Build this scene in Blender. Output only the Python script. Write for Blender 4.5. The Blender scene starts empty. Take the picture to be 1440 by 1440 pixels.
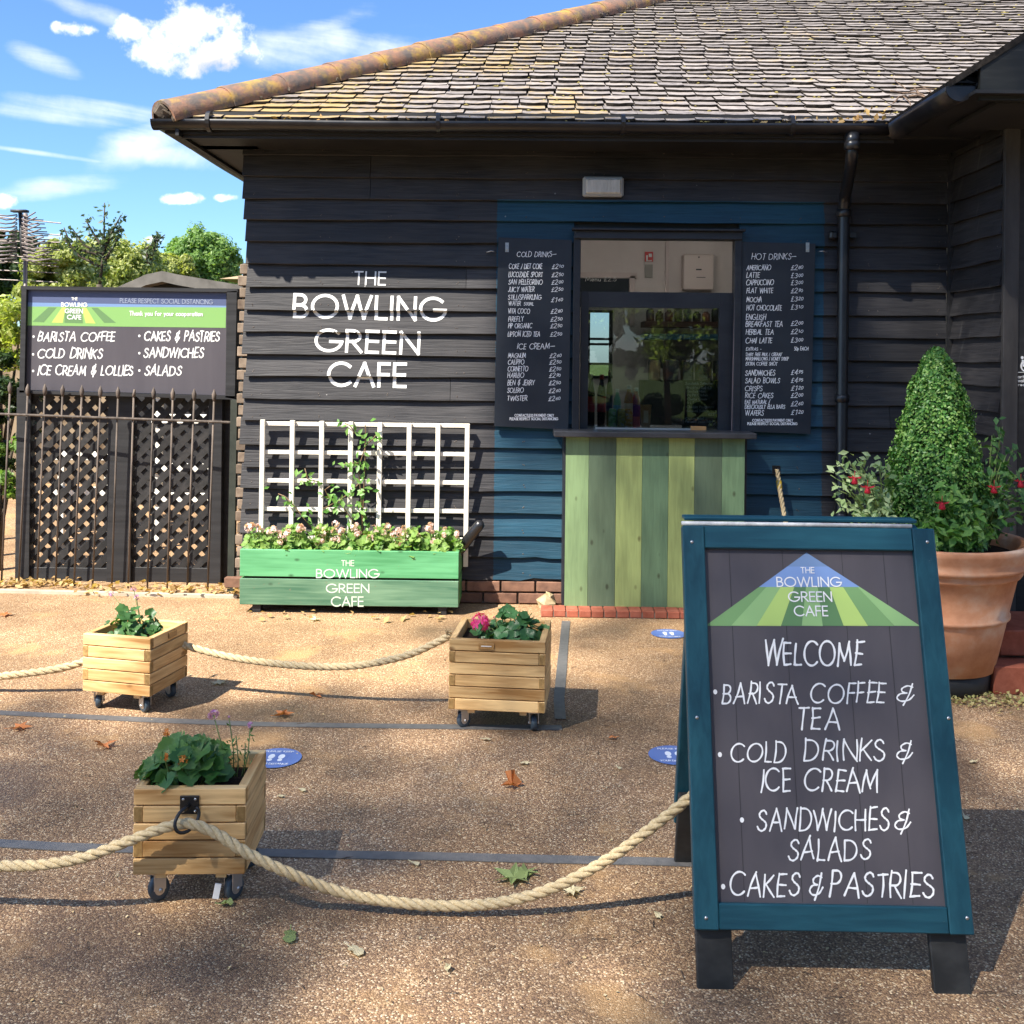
import bpy, math, random
import numpy as np
from mathutils import Vector, Matrix, Euler
random.seed(7); rng = np.random.default_rng(7)
PI = math.pi
S = bpy.context.scene
COL = S.collection
# ------------------------------------------------------------------ camera, sky, sun, exposure
F, PX0, PY0, CAMZ = 1440.0, 720.0, 503.0, 1.587
YAW, ROLL = math.radians(0.9), math.radians(0.6)
cd = bpy.data.cameras.new('camera'); cam = bpy.data.objects.new('camera', cd); COL.objects.link(cam)
RC = (Euler((0, 0, YAW)).to_matrix() @ Euler((PI/2, 0, 0)).to_matrix() @ Euler((0, 0, ROLL)).to_matrix())
cam.matrix_world = Matrix.Translation((0, 0, CAMZ)) @ RC.to_4x4()
cd.sensor_width = 36; cd.lens = 36*F/1440; cd.shift_y = -(720-PY0)/1440; cd.clip_start = .05; cd.clip_end = 1200
S.camera = cam
SUN = Vector((1, 1, -1.65)).normalized()
SUN_EL = math.asin(-SUN.z); SUN_AZ = math.radians(225)
W_ = bpy.data.worlds.new('World'); S.world = W_; W_.use_nodes = True
def build_world():
    nt = W_.node_tree; n = nt.nodes; l = nt.links; n.clear()
    out = n.new('ShaderNodeOutputWorld'); bg = n.new('ShaderNodeBackground'); bg.inputs[1].default_value = 0.075
    sky = n.new('ShaderNodeTexSky'); sky.sky_type = 'NISHITA'; sky.sun_disc = False
    sky.sun_elevation = SUN_EL; sky.sun_rotation = SUN_AZ; sky.air_density = 1.0; sky.dust_density = .4; sky.ozone_density = 2.0
    geo = n.new('ShaderNodeTexCoord')
    sep = n.new('ShaderNodeSeparateXYZ'); l.new(geo.outputs['Generated'], sep.inputs[0])
    def m(op, a, b=None, c=None):
        x = n.new('ShaderNodeMath'); x.operation = op
        for i, v in enumerate((a, b, c)):
            if v is None: continue
            if isinstance(v, (int, float)): x.inputs[i].default_value = v
            else: l.new(v, x.inputs[i])
        return x.outputs[0]
    dy = m('MAXIMUM', sep.outputs[1], .05)
    u = m('DIVIDE', sep.outputs[0], dy); v = m('DIVIDE', sep.outputs[2], dy)
    # noise in a sky-plane mapping, so that clouds carry on all round
    up = m('ADD', m('MAXIMUM', sep.outputs[2], 0.0), .22)
    cmb = n.new('ShaderNodeCombineXYZ'); l.new(m('DIVIDE', sep.outputs[0], up), cmb.inputs[0]); l.new(m('DIVIDE', sep.outputs[1], up), cmb.inputs[1])
    def noise(vec, scale, det, rough, dist=0):
        x = n.new('ShaderNodeTexNoise'); x.inputs['Scale'].default_value = scale; x.inputs['Detail'].default_value = det
        x.inputs['Roughness'].default_value = rough; x.inputs['Distortion'].default_value = dist; l.new(vec, x.inputs['Vector']); return x.outputs[0]
    dirn = noise(geo.outputs['Generated'], 9, 8, .62); dirn2 = noise(geo.outputs['Generated'], 55, 5, .6)
    mp = n.new('ShaderNodeMapping'); mp.inputs['Scale'].default_value = (.7, 1.0, 3.2); mp.inputs['Rotation'].default_value = (0, .25, 0); l.new(geo.outputs['Generated'], mp.inputs[0])
    wn = noise(mp.outputs[0], 5.5, 7, .55, .6)
    def blob(px, py, rx, ry, rot=0.0):
        cu, cv, ru, rv = (px-720)/1440+(-.0157), (503-py)/1440, rx/1440, ry/1440
        du = m('SUBTRACT', u, cu); dv = m('SUBTRACT', v, cv)
        c, s = math.cos(rot), math.sin(rot)
        a = m('DIVIDE', m('ADD', m('MULTIPLY', du, c), m('MULTIPLY', dv, s)), ru)
        b = m('DIVIDE', m('SUBTRACT', m('MULTIPLY', dv, c), m('MULTIPLY', du, s)), rv)
        q = m('ADD', m('MULTIPLY', a, a), m('MULTIPLY', b, b))
        return m('SUBTRACT', 1.0, q)
    def union(bl):
        r = bl[0]
        for b in bl[1:]: r = m('MAXIMUM', r, b)
        return m('MAXIMUM', r, -1.5)
    def smooth(x, a, b):
        mr = n.new('ShaderNodeMapRange'); mr.interpolation_type = 'SMOOTHSTEP'; l.new(x, mr.inputs[0])
        mr.inputs[1].default_value = a; mr.inputs[2].default_value = b; return mr.outputs[0]
    cum = union([blob(268, 42, 62, 46), blob(232, 62, 60, 38), blob(180, 42, 36, 22), blob(310, 68, 60, 36), blob(275, 88, 75, 24), blob(92, 44, 34, 13), blob(70, 40, 12, 10),
                 blob(250, 284, 32, 9), blob(315, 281, 20, 7), blob(-5, 288, 26, 12), blob(90, 350, 60, 20), blob(215, 342, 20, 8)])
    cmask = smooth(m('ADD', cum, m('ADD', m('MULTIPLY', m('SUBTRACT', dirn, .5), 3.6), m('MULTIPLY', m('SUBTRACT', dirn2, .5), 3.0))), -.15, 1.05)
    wis = union([blob(205, 200, 120, 34, .35), blob(250, 222, 110, 24, -.1), blob(80, 160, 170, 20, -.1), blob(430, 65, 130, 42, .05), blob(520, 120, 110, 40, .1), blob(470, 30, 120, 20, .3), blob(560, 90, 150, 70, .1),
                 blob(60, 222, 130, 5, -.13), blob(40, 80, 70, 20, -.4), blob(120, 20, 130, 22, -.3), blob(350, 230, 80, 16), blob(60, 270, 120, 20, .1)])
    wmask = m('MULTIPLY', smooth(m('ADD', wis, m('ADD', m('MULTIPLY', m('SUBTRACT', wn, .5), 4.4), m('MULTIPLY', m('SUBTRACT', dirn, .5), 2.2))), .1, 2.0), .8)
    base = smooth(noise(cmb.outputs[0], .9, 7, .55, .4), .44, .72)
    behind = smooth(sep.outputs[1], .25, .05)
    gen = m('MULTIPLY', base, m('MULTIPLY', behind, .75))
    mask = m('MAXIMUM', m('MAXIMUM', cmask, wmask), gen)
    # cloud colour: white tops, lavender grey bases
    shade = smooth(m('ADD', m('MULTIPLY', m('SUBTRACT', blob(300, 98, 75, 30), -.2), 1.0), m('MULTIPLY', m('SUBTRACT', dirn, .5), 1.5)), .1, 1.3)
    mix = n.new('ShaderNodeMix'); mix.data_type = 'RGBA'; l.new(shade, mix.inputs[0])
    mix.inputs[6].default_value = (6.2, 6.2, 6.4, 1); mix.inputs[7].default_value = (3.7, 3.6, 4.3, 1)
    tint = n.new('ShaderNodeMix'); tint.data_type = 'RGBA'; tint.blend_type = 'MULTIPLY'; tint.inputs[0].default_value = 1
    l.new(sky.outputs[0], tint.inputs[6])
    tint.inputs[7].default_value = (.52, .71, .93, 1)
    mx = n.new('ShaderNodeMix'); mx.data_type = 'RGBA'; l.new(mask, mx.inputs[0]); l.new(tint.outputs[2], mx.inputs[6]); l.new(mix.outputs[2], mx.inputs[7])
    l.new(mx.outputs[2], bg.inputs[0]); l.new(bg.outputs[0], out.inputs[0])
build_world()
sl = bpy.data.lights.new('sun', 'SUN'); sl.energy = 3.8; sl.angle = math.radians(.55); sl.color = (1, .93, .82)
so = bpy.data.objects.new('sun', sl); COL.objects.link(so); so.rotation_euler = SUN.to_track_quat('-Z', 'Y').to_euler(); so.location = (-8, -8, 14)
S.view_settings.view_transform = 'Standard'; S.view_settings.look = 'None'; S.view_settings.gamma = 1; S.view_settings.use_curve_mapping = False
S.view_settings.exposure = 1.78
S.cycles.max_bounces = 8; S.cycles.transparent_max_bounces = 12; S.cycles.use_denoising = True
# ------------------------------------------------------------------ pixel -> world helpers (photo pixels, on real planes)
def ray(px, py): return RC @ Vector(((px-PX0)/F, (PY0-py)/F, -1))
def at(px, py, Y):
    d = ray(px, py); t = Y/d.y; return Vector((d.x*t, Y, CAMZ+d.z*t))
def gr(px, py, z=0.0):
    d = ray(px, py); t = (z-CAMZ)/d.z; return Vector((d.x*t, d.y*t, z))
def onplane(px, py, p0, nrm):
    d = ray(px, py); o = Vector((0, 0, CAMZ)); t = (Vector(p0)-o).dot(nrm)/d.dot(nrm); return o+d*t
# ------------------------------------------------------------------ materials
MC = {}
def nodes_of(m): return m.node_tree.nodes, m.node_tree.links
def principled(name, col=(.5, .5, .5), rough=.6, spec=.5, metal=0):
    m = bpy.data.materials.new(name); m.use_nodes = True; b = m.node_tree.nodes['Principled BSDF']
    b.inputs['Base Color'].default_value = (*col, 1); b.inputs['Roughness'].default_value = rough
    b.inputs['Specular IOR Level'].default_value = spec; b.inputs['Metallic'].default_value = metal
    return m
def rnd_mat(name, cols, rough=.6, spec=.4, scale=(6, 6, 6), det=5, bump=.0, bscale=None, obj_rand=.25, metal=0, island=0.0, contrast=(.3, .7), space='Object', rrough=0, nrough=.6):
    """two or three colours mixed by noise, value jitter per object / island, bump."""
    m = principled(name, cols[0], rough, spec, metal); n, l = nodes_of(m); b = n['Principled BSDF']
    tc = n.new('ShaderNodeTexCoord'); mp = n.new('ShaderNodeMapping'); mp.inputs['Scale'].default_value = scale
    if space == 'World':
        g = n.new('ShaderNodeNewGeometry'); l.new(g.outputs['Position'], mp.inputs[0])
    else: l.new(tc.outputs['Object'], mp.inputs[0])
    oi = n.new('ShaderNodeObjectInfo')
    vm = n.new('ShaderNodeVectorMath'); vm.operation = 'SCALE'; cmb = n.new('ShaderNodeCombineXYZ'); cmb.inputs[0].default_value = 13; cmb.inputs[1].default_value = 29; cmb.inputs[2].default_value = 41
    l.new(cmb.outputs[0], vm.inputs[0]); l.new(oi.outputs['Random'], vm.inputs['Scale'])
    va = n.new('ShaderNodeVectorMath'); va.operation = 'ADD'; l.new(mp.outputs[0], va.inputs[0]); l.new(vm.outputs[0], va.inputs[1])
    vec = va.outputs[0] if space != 'World' else mp.outputs[0]
    ns = n.new('ShaderNodeTexNoise'); ns.inputs['Scale'].default_value = 1; ns.inputs['Detail'].default_value = det; ns.inputs['Roughness'].default_value = nrough; l.new(vec, ns.inputs['Vector'])
    cr = n.new('ShaderNodeValToRGB'); l.new(ns.outputs[0], cr.inputs[0]); e = cr.color_ramp.elements
    e[0].position = contrast[0]; e[0].color = (*cols[0], 1); e[1].position = contrast[1]; e[1].color = (*cols[-1], 1)
    if len(cols) == 3:
        x = e.new((contrast[0]+contrast[1])/2); x.color = (*cols[1], 1)
    hsv = n.new('ShaderNodeHueSaturation'); l.new(cr.outputs[0], hsv.inputs['Color'])
    mr = n.new('ShaderNodeMapRange'); mr.inputs[3].default_value = 1-obj_rand; mr.inputs[4].default_value = 1+obj_rand
    l.new(oi.outputs['Random'], mr.inputs[0]); val = mr.outputs[0]
    if island:
        g2 = n.new('ShaderNodeNewGeometry'); m2 = n.new('ShaderNodeMapRange'); m2.inputs[3].default_value = 1-island; m2.inputs[4].default_value = 1+island
        l.new(g2.outputs['Random Per Island'], m2.inputs[0]); mu = n.new('ShaderNodeMath'); mu.operation = 'MULTIPLY'
        l.new(val, mu.inputs[0]); l.new(m2.outputs[0], mu.inputs[1]); val = mu.outputs[0]
    l.new(val, hsv.inputs['Value']); l.new(hsv.outputs[0], b.inputs['Base Color'])
    if bump:
        if bscale:
            n2 = n.new('ShaderNodeTexNoise'); n2.inputs['Scale'].default_value = bscale; n2.inputs['Detail'].default_value = 4; l.new(vec, n2.inputs['Vector']); h = n2.outputs[0]
        else: h = ns.outputs[0]
        bp = n.new('ShaderNodeBump'); bp.inputs['Strength'].default_value = bump; bp.inputs['Distance'].default_value = .01; l.new(h, bp.inputs['Height']); l.new(bp.outputs[0], b.inputs['Normal'])
    if rrough:
        m3 = n.new('ShaderNodeMapRange'); l.new(ns.outputs[0], m3.inputs[0]); m3.inputs[3].default_value = rough-rrough; m3.inputs[4].default_value = rough+rrough; l.new(m3.outputs[0], b.inputs['Roughness'])
    return m
def leafmat(name, c1, c2, trans=.35, rough=.45, hue=.03, spec=.4):
    m = bpy.data.materials.new(name); m.use_nodes = True; n, l = nodes_of(m); b = n['Principled BSDF']; out = n['Material Output']
    g = n.new('ShaderNodeNewGeometry'); mx = n.new('ShaderNodeMix'); mx.data_type = 'RGBA'; mx.inputs[6].default_value = (*c1, 1); mx.inputs[7].default_value = (*c2, 1)
    l.new(g.outputs['Random Per Island'], mx.inputs[0]); l.new(mx.outputs[2], b.inputs['Base Color']); b.inputs['Roughness'].default_value = rough; b.inputs['Specular IOR Level'].default_value = spec
    tr = n.new('ShaderNodeBsdfTranslucent'); gm = n.new('ShaderNodeMix'); gm.data_type = 'RGBA'; gm.blend_type = 'MULTIPLY'; gm.inputs[0].default_value = 1; gm.inputs[7].default_value = (1.5, 1.6, .6, 1)
    l.new(mx.outputs[2], gm.inputs[6]); l.new(gm.outputs[2], tr.inputs[0])
    ms = n.new('ShaderNodeMixShader'); ms.inputs[0].default_value = trans; l.new(b.outputs[0], ms.inputs[1]); l.new(tr.outputs[0], ms.inputs[2]); l.new(ms.outputs[0], out.inputs[0])
    return m
# ------------------------------------------------------------------ mesh builder
class M:
    def __init__(s): s.v = []; s.f = []; s.mi = []; s.sm = []; s.cur = 0; s.smooth = False
    def add(s, vs, fs):
        o = len(s.v); s.v += [tuple(v) for v in vs]; s.f += [tuple(i+o for i in f) for f in fs]; s.mi += [s.cur]*len(fs); s.sm += [s.smooth]*len(fs); return s
    def box(s, c, d, rot=None, bev=0, taper=None):
        x, y, z = (a/2 for a in d); c = Vector(c)
        b = bev
        if b:
            P = []
            for sx in (-1, 1):
                for sy in (-1, 1):
                    for sz in (-1, 1):
                        P += [(sx*(x-b), sy*(y-b), sz*z), (sx*(x-b), sy*y, sz*(z-b)), (sx*x, sy*(y-b), sz*(z-b))]
            idx = {}
            k = 0
            for sx in (-1, 1):
                for sy in (-1, 1):
                    for sz in (-1, 1):
                        for a in 'zyx': idx[(sx, sy, sz, a)] = k; k += 1
            fs = []
            for a, sg in (('z', 2), ('y', 1), ('x', 0)):
                for s1 in (-1, 1):
                    q = []
                    for (p, r) in ((-1, -1), (1, -1), (1, 1), (-1, 1)):
                        t = [p, r]; t.insert(sg, s1); q.append(idx[(*t, a)])
                    if (s1 == 1) == (a == 'y'): q.reverse()
                    fs.append(q)
            for s1 in (-1, 1):
                for s2 in (-1, 1):
                    fs.append([idx[(-1, s1, s2, 'z')], idx[(1, s1, s2, 'z')], idx[(1, s1, s2, 'y')], idx[(-1, s1, s2, 'y')]])
                    fs.append([idx[(s1, -1, s2, 'z')], idx[(s1, 1, s2, 'z')], idx[(s1, 1, s2, 'x')], idx[(s1, -1, s2, 'x')]])
                    fs.append([idx[(s1, s2, -1, 'y')], idx[(s1, s2, 1, 'y')], idx[(s1, s2, 1, 'x')], idx[(s1, s2, -1, 'x')]])
            for sx in (-1, 1):
                for sy in (-1, 1):
                    for sz in (-1, 1): fs.append([idx[(sx, sy, sz, a)] for a in 'zyx'])
            # orient outward
            ff = []
            for q in fs:
                n = (Vector(P[q[1]])-Vector(P[q[0]])).cross(Vector(P[q[2]])-Vector(P[q[0]])); ctr = sum((Vector(P[i]) for i in q), Vector())
                ff.append(q if n.dot(ctr) > 0 else q[::-1])
            V = [Vector(p) for p in P]; fs = ff
        else:
            V = [Vector((i, j, k)) for i in (-x, x) for j in (-y, y) for k in (-z, z)]
            fs = [(0, 1, 3, 2), (4, 6, 7, 5), (0, 4, 5, 1), (2, 3, 7, 6), (0, 2, 6, 4), (1, 5, 7, 3)]
        if rot is not None: V = [rot @ v for v in V]
        return s.add([v+c for v in V], fs)
    def hexa(s, P):   # 8 points: bottom 4 ccw, top 4 ccw
        return s.add(P, [(3, 2, 1, 0), (4, 5, 6, 7), (0, 1, 5, 4), (1, 2, 6, 5), (2, 3, 7, 6), (3, 0, 4, 7)])
    def tube(s, pts, r, n=8, caps=True, up=None):
        pts = [Vector(p) for p in pts]; R = r if isinstance(r, (list, tuple)) else [r]*len(pts)
        vs = []; prev = None
        for i, p in enumerate(pts):
            t = (pts[min(i+1, len(pts)-1)]-pts[max(i-1, 0)]).normalized()
            if prev is None:
                a = Vector((0, 0, 1)) if abs(t.z) < .9 else Vector((1, 0, 0)); x = t.cross(a).normalized()
            else: x = (prev - t*prev.dot(t)).normalized()
            prev = x; y = t.cross(x)
            for k in range(n):
                an = 2*PI*k/n; vs.append(p+(x*math.cos(an)+y*math.sin(an))*R[i])
        fs = [(i*n+k, i*n+(k+1) % n, (i+1)*n+(k+1) % n, (i+1)*n+k) for i in range(len(pts)-1) for k in range(n)]
        if caps: fs += [tuple(range(n))[::-1], tuple((len(pts)-1)*n+k for k in range(n))]
        return s.add(vs, fs)
    def lathe(s, prof, c, n=32, rot=None):
        vs = []; c = Vector(c)
        for (r, z) in prof:
            for k in range(n):
                a = 2*PI*k/n; v = Vector((r*math.cos(a), r*math.sin(a), z)); vs.append((rot @ v if rot is not None else v)+c)
        fs = [(i*n+k, i*n+(k+1) % n, (i+1)*n+(k+1) % n, (i+1)*n+k) for i in range(len(prof)-1) for k in range(n)]
        return s.add(vs, fs)
    def disc(s, c, r, n=24, rot=None):
        c = Vector(c); V = [Vector((r*math.cos(2*PI*k/n), r*math.sin(2*PI*k/n), 0)) for k in range(n)]
        if rot is not None: V = [rot @ v for v in V]
        return s.add([v+c for v in V], [tuple(range(n))])
    def build(s, name, mats, parent=None, world=True, loc=None, rot=None, link=True):
        me = bpy.data.meshes.new(name)
        V = s.v
        if parent is not None and world:
            inv = pmat(parent).inverted(); V = [tuple(inv @ Vector(v)) for v in V]
        me.from_pydata(V, [], s.f)
        mats = mats if isinstance(mats, (list, tuple)) else [mats]
        for m in mats: me.materials.append(m)
        me.polygons.foreach_set('material_index', s.mi); me.polygons.foreach_set('use_smooth', s.sm)
        o = bpy.data.objects.new(name, me)
        if link: COL.objects.link(o)
        if parent is not None: o.parent = parent
        if loc is not None: o.location = loc
        if rot is not None: o.rotation_euler = rot
        return o
def pmat(o):
    m = Matrix.Identity(4)
    while o is not None:
        m = Matrix.LocRotScale(o.location, o.rotation_euler, o.scale) @ m; o = o.parent
    return m
def thing(name, label, cat, loc=(0, 0, 0), rz=0, group=None):
    o = bpy.data.objects.new(name, None); COL.objects.link(o); o.location = loc; o.rotation_euler = (0, 0, rz); o.empty_display_size = .1
    return tag(o, label, cat, group)
def tag(o, label=None, cat=None, group=None, kind=None):
    if label: o['label'] = label
    if cat: o['category'] = cat
    if group: o['group'] = group
    if kind: o['kind'] = kind
    return o
def leafcloud(name, P, N, size, mats, parent=None, aspect=.55, fold=.25, jit=.35):
    """many leaf-sized folded quads: P centres (n,3), N normals (n,3)"""
    P = np.asarray(P, float); N = np.asarray(N, float); n = len(P)
    N = N/np.maximum(np.linalg.norm(N, axis=1, keepdims=True), 1e-6)
    r = rng.normal(size=(n, 3)); T = np.cross(N, r); T /= np.maximum(np.linalg.norm(T, axis=1, keepdims=True), 1e-6); B = np.cross(N, T)
    sz = np.broadcast_to(np.asarray(size, float), (n,)) * (1+jit*rng.uniform(-1, 1, n)); sz = sz[:, None]
    a = P-T*sz*.5; c = P+T*sz*.5; b = P+B*sz*aspect*.5+N*sz*fold*.4; d = P-B*sz*aspect*.5+N*sz*fold*.4
    V = np.stack([a, b, c, d], 1).reshape(-1, 3)
    if parent is not None:
        im = np.array(pmat(parent).inverted()); V = V @ im[:3, :3].T + im[:3, 3]
    me = bpy.data.meshes.new(name); me.vertices.add(4*n); me.vertices.foreach_set('co', V.ravel())
    me.loops.add(6*n); me.polygons.add(2*n)
    idx = (np.arange(n)[:, None]*4 + np.array([0, 1, 2, 0, 2, 3])).ravel().astype(np.int32)
    me.loops.foreach_set('vertex_index', idx); me.polygons.foreach_set('loop_start', (np.arange(2*n)*3).astype(np.int32)); me.polygons.foreach_set('loop_total', np.full(2*n, 3, np.int32))
    me.update(calc_edges=True); me.validate()
    for m in (mats if isinstance(mats, (list, tuple)) else [mats]): me.materials.append(m)
    o = bpy.data.objects.new(name, me); COL.objects.link(o)
    if parent is not None: o.parent = parent
    return o
# ------------------------------------------------------------------ stroke lettering
def arc(cx, cy, rx, ry, a0, a1, n=None):
    n = n or max(3, int(abs(a1-a0)/14)); return [(cx+rx*math.cos(math.radians(a0+(a1-a0)*i/n)), cy+ry*math.sin(math.radians(a0+(a1-a0)*i/n))) for i in range(n+1)]
def cr(pts, k=5):
    o = []; p = [pts[0]]+list(pts)+[pts[-1]]
    for i in range(1, len(p)-2):
        for j in range(k):
            t = j/k; q = []
            for c in (0, 1):
                a, b, cc, d = (p[i+q_][c] for q_ in (-1, 0, 1, 2))
                q.append(.5*((2*b)+(-a+cc)*t+(2*a-5*b+4*cc-d)*t*t+(-a+3*b-3*cc+d)*t**3))
            o.append(tuple(q))
    return o+[pts[-1]]
Sc = cr([(.5, .83), (.42, .95), (.27, 1), (.1, .9), (.07, .74), (.2, .6), (.37, .5), (.53, .36), (.52, .14), (.32, 0), (.12, .05), (.0, .2)])
G = {
'A': (.74, [[(0, 0), (.37, 1)], [(.37, 1), (.74, 0)], [(.15, .36), (.59, .36)]]),
'B': (.52, [[(0, 0), (0, 1)], [(0, 1), (.22, 1)]+arc(.22, .765, .235, .235, 90, -90)+[(0, .53)], [(.22, .53)]+arc(.25, .265, .27, .265, 90, -90)+[(0, 0)]]),
'C': (.86, [arc(.5, .5, .5, .5, 45, 315)]),
'D': (.72, [[(0, 0), (0, 1)], [(0, 1), (.2, 1)]+arc(.22, .5, .5, .5, 90, -90)+[(0, 0)]]),
'E': (.44, [[(0, 0), (0, 1)], [(0, 1), (.44, 1)], [(0, .52), (.42, .52)], [(0, 0), (.44, 0)]]),
'F': (.42, [[(0, 0), (0, 1)], [(0, 1), (.42, 1)], [(0, .52), (.4, .52)]]),
'G': (.98, [arc(.5, .5, .5, .5, 45, 352), [(.56, .45), (1, .45)]]),
'H': (.62, [[(0, 0), (0, 1)], [(.62, 0), (.62, 1)], [(0, .52), (.62, .52)]]),
'I': (.02, [[(0, 0), (0, 1)]]),
'J': (.34, [[(.34, 1), (.34, .2)]+arc(.17, .18, .17, .19, 0, -160)]),
'K': (.56, [[(0, 0), (0, 1)], [(.52, 1), (.03, .5)], [(.12, .58), (.58, 0)]]),
'L': (.4, [[(0, 1), (0, 0)], [(0, 0), (.4, 0)]]),
'M': (.86, [[(0, 0), (.12, 1)], [(.12, 1), (.43, .22)], [(.43, .22), (.74, 1)], [(.74, 1), (.86, 0)]]),
'N': (.68, [[(0, 0), (0, 1)], [(0, 1), (.68, 0)], [(.68, 0), (.68, 1)]]),
'O': (1.0, [arc(.5, .5, .5, .5, 90, 450)]),
'P': (.5, [[(0, 0), (0, 1)], [(0, 1), (.22, 1)]+arc(.22, .74, .27, .26, 90, -90)+[(0, .48)]]),
'R': (.54, [[(0, 0), (0, 1)], [(0, 1), (.22, 1)]+arc(.22, .74, .27, .26, 90, -90)+[(0, .48)], [(.2, .48), (.56, 0)]]),
'S': (.54, [Sc]),
'T': (.5, [[(0, 1), (.5, 1)], [(.25, 1), (.25, 0)]]),
'U': (.6, [[(0, 1), (0, .3)]+arc(.3, .3, .3, .3, 180, 360)+[(.6, 1)]]),
'V': (.7, [[(0, 1), (.35, 0)], [(.35, 0), (.7, 1)]]),
'W': (1.12, [[(0, 1), (.28, 0)], [(.28, 0), (.56, 1)], [(.56, 1), (.84, 0)], [(.84, 0), (1.12, 1)]]),
'X': (.6, [[(0, 0), (.6, 1)], [(0, 1), (.6, 0)]]),
'Y': (.6, [[(0, 1), (.3, .48)], [(.6, 1), (.3, .48)], [(.3, .48), (.3, 0)]]),
'Z': (.56, [[(0, 1), (.56, 1)], [(.56, 1), (0, 0)], [(0, 0), (.56, 0)]]),
'0': (.56, [arc(.28, .5, .28, .5, 90, 450)]),
'1': (.2, [[(0, .82), (.18, 1)], [(.18, 1), (.18, 0)]]),
'2': (.52, [cr([(.02, .8), (.12, .96), (.28, 1), (.45, .9), (.46, .7), (.3, .42), (0, 0)]), [(0, 0), (.54, 0)]]),
'3': (.5, [cr([(.04, .92), (.22, 1), (.42, .9), (.42, .68), (.2, .55)]), cr([(.2, .55), (.44, .44), (.48, .2), (.3, .01), (.1, .02), (0, .14)])]),
'4': (.54, [[(.42, 0), (.42, 1)], [(.42, 1), (0, .3)], [(0, .3), (.56, .3)]]),
'5': (.5, [[(.44, 1), (.08, 1)], cr([(.08, 1), (.04, .58), (.25, .62), (.46, .5), (.48, .24), (.3, .01), (.1, .01), (0, .12)])]),
'6': (.54, [cr([(.42, 1), (.15, .62), (.02, .3), (.12, .03), (.36, .0), (.52, .2), (.46, .46), (.28, .54), (.08, .42)])]),
'8': (.5, [arc(.25, .76, .2, .23, 90, 450), arc(.25, .27, .25, .27, 90, 450)]),
'9': (.54, [cr([(.12, 0), (.38, .36), (.52, .7), (.42, .96), (.2, 1), (.03, .82), (.08, .56), (.28, .48), (.46, .58)])]),
'£': (.48, [cr([(.46, .84), (.32, 1), (.16, .86), (.2, .5), (.14, .15), (0, 0)]), [(0, 0), (.48, .02)], [(.02, .5), (.36, .5)]]),
'/': (.34, [[(0, -.08), (.34, 1.05)]]),
'-': (.3, [[(0, .42), (.3, .42)]]),
'_': (.8, [[(0, .45), (.8, .47)]]),
'.': (.06, [[(0, 0), (.03, .03)]]),
'*': (.12, [arc(.06, .45, .05, .05, 0, 340, 6)]),
'&': (.62, [cr([(.5, .9), (.3, .98), (.12, .82), (.16, .62), (.34, .54)]), cr([(.34, .54), (.1, .48), (.02, .24), (.2, .04), (.48, .12), (.62, .42)]), [(.46, 1.12), (.32, -.2)]]),
"a": (.44, [arc(.21, .29, .21, .29, 0, 360), [(.42, .56), (.42, 0)]]),
"b": (.44, [[(0, 1.02), (0, 0)], arc(.21, .29, .21, .29, 180, 540)]),
"c": (.36, [arc(.22, .29, .22, .29, 50, 310)]),
"d": (.44, [[(.42, 1.02), (.42, 0)], arc(.21, .29, .21, .29, 0, 360)]),
"e": (.42, [[(.02, .3), (.42, .3)]+arc(.22, .29, .21, .29, 10, 310)]),
"f": (.28, [[(.3, 1)]+arc(.22, .85, .12, .15, 90, 180)+[(.1, 0)], [(0, .55), (.26, .55)]]),
"g": (.44, [arc(.21, .29, .21, .29, 0, 360), [(.42, .56), (.42, -.12)]+arc(.22, -.12, .2, .16, 0, -150)]),
"h": (.38, [[(0, 1.02), (0, 0)], [(0, .3)]+arc(.18, .36, .18, .2, 180, 0)+[(.36, 0)]]),
"i": (.02, [[(0, .58), (0, 0)], [(0, .78), (0, .84)]]),
"k": (.34, [[(0, 1.02), (0, 0)], [(.32, .58), (.02, .28)], [(.08, .34), (.36, 0)]]),
"l": (.02, [[(0, 1.02), (0, 0)]]),
"m": (.6, [[(0, .58), (0, 0)], [(0, .36)]+arc(.14, .4, .14, .17, 180, 0)+[(.28, 0)], [(.28, .36)]+arc(.43, .4, .15, .17, 180, 0)+[(.58, 0)]]),
"n": (.38, [[(0, .58), (0, 0)], [(0, .3)]+arc(.18, .36, .18, .2, 180, 0)+[(.36, 0)]]),
"o": (.46, [arc(.23, .29, .23, .29, 90, 450)]),
"p": (.44, [[(0, .56), (0, -.3)], arc(.21, .29, .21, .29, 180, 540)]),
"r": (.24, [[(0, .58), (0, 0)], [(0, .34)]+arc(.16, .36, .16, .2, 170, 60)]),
"s": (.3, [cr([(.28, .5), (.16, .58), (.03, .48), (.08, .34), (.24, .24), (.26, .06), (.12, 0), (0, .08)])]),
"t": (.24, [[(.1, .9), (.1, .02)], [(0, .58), (.24, .58)]]),
"u": (.4, [[(0, .58), (0, .2)]+arc(.19, .2, .19, .2, 180, 360)+[(.38, .58)], [(.38, .2), (.38, 0)]]),
"v": (.38, [[(0, .58), (.19, 0)], [(.19, 0), (.38, .58)]]),
"w": (.6, [[(0, .58), (.15, 0)], [(.15, 0), (.3, .58)], [(.3, .58), (.45, 0)], [(.45, 0), (.6, .58)]]),
"x": (.36, [[(0, 0), (.36, .58)], [(0, .58), (.36, 0)]]),
"y": (.38, [[(0, .58), (.19, .02)], [(.38, .58), (.08, -.3)]]),
}
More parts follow.
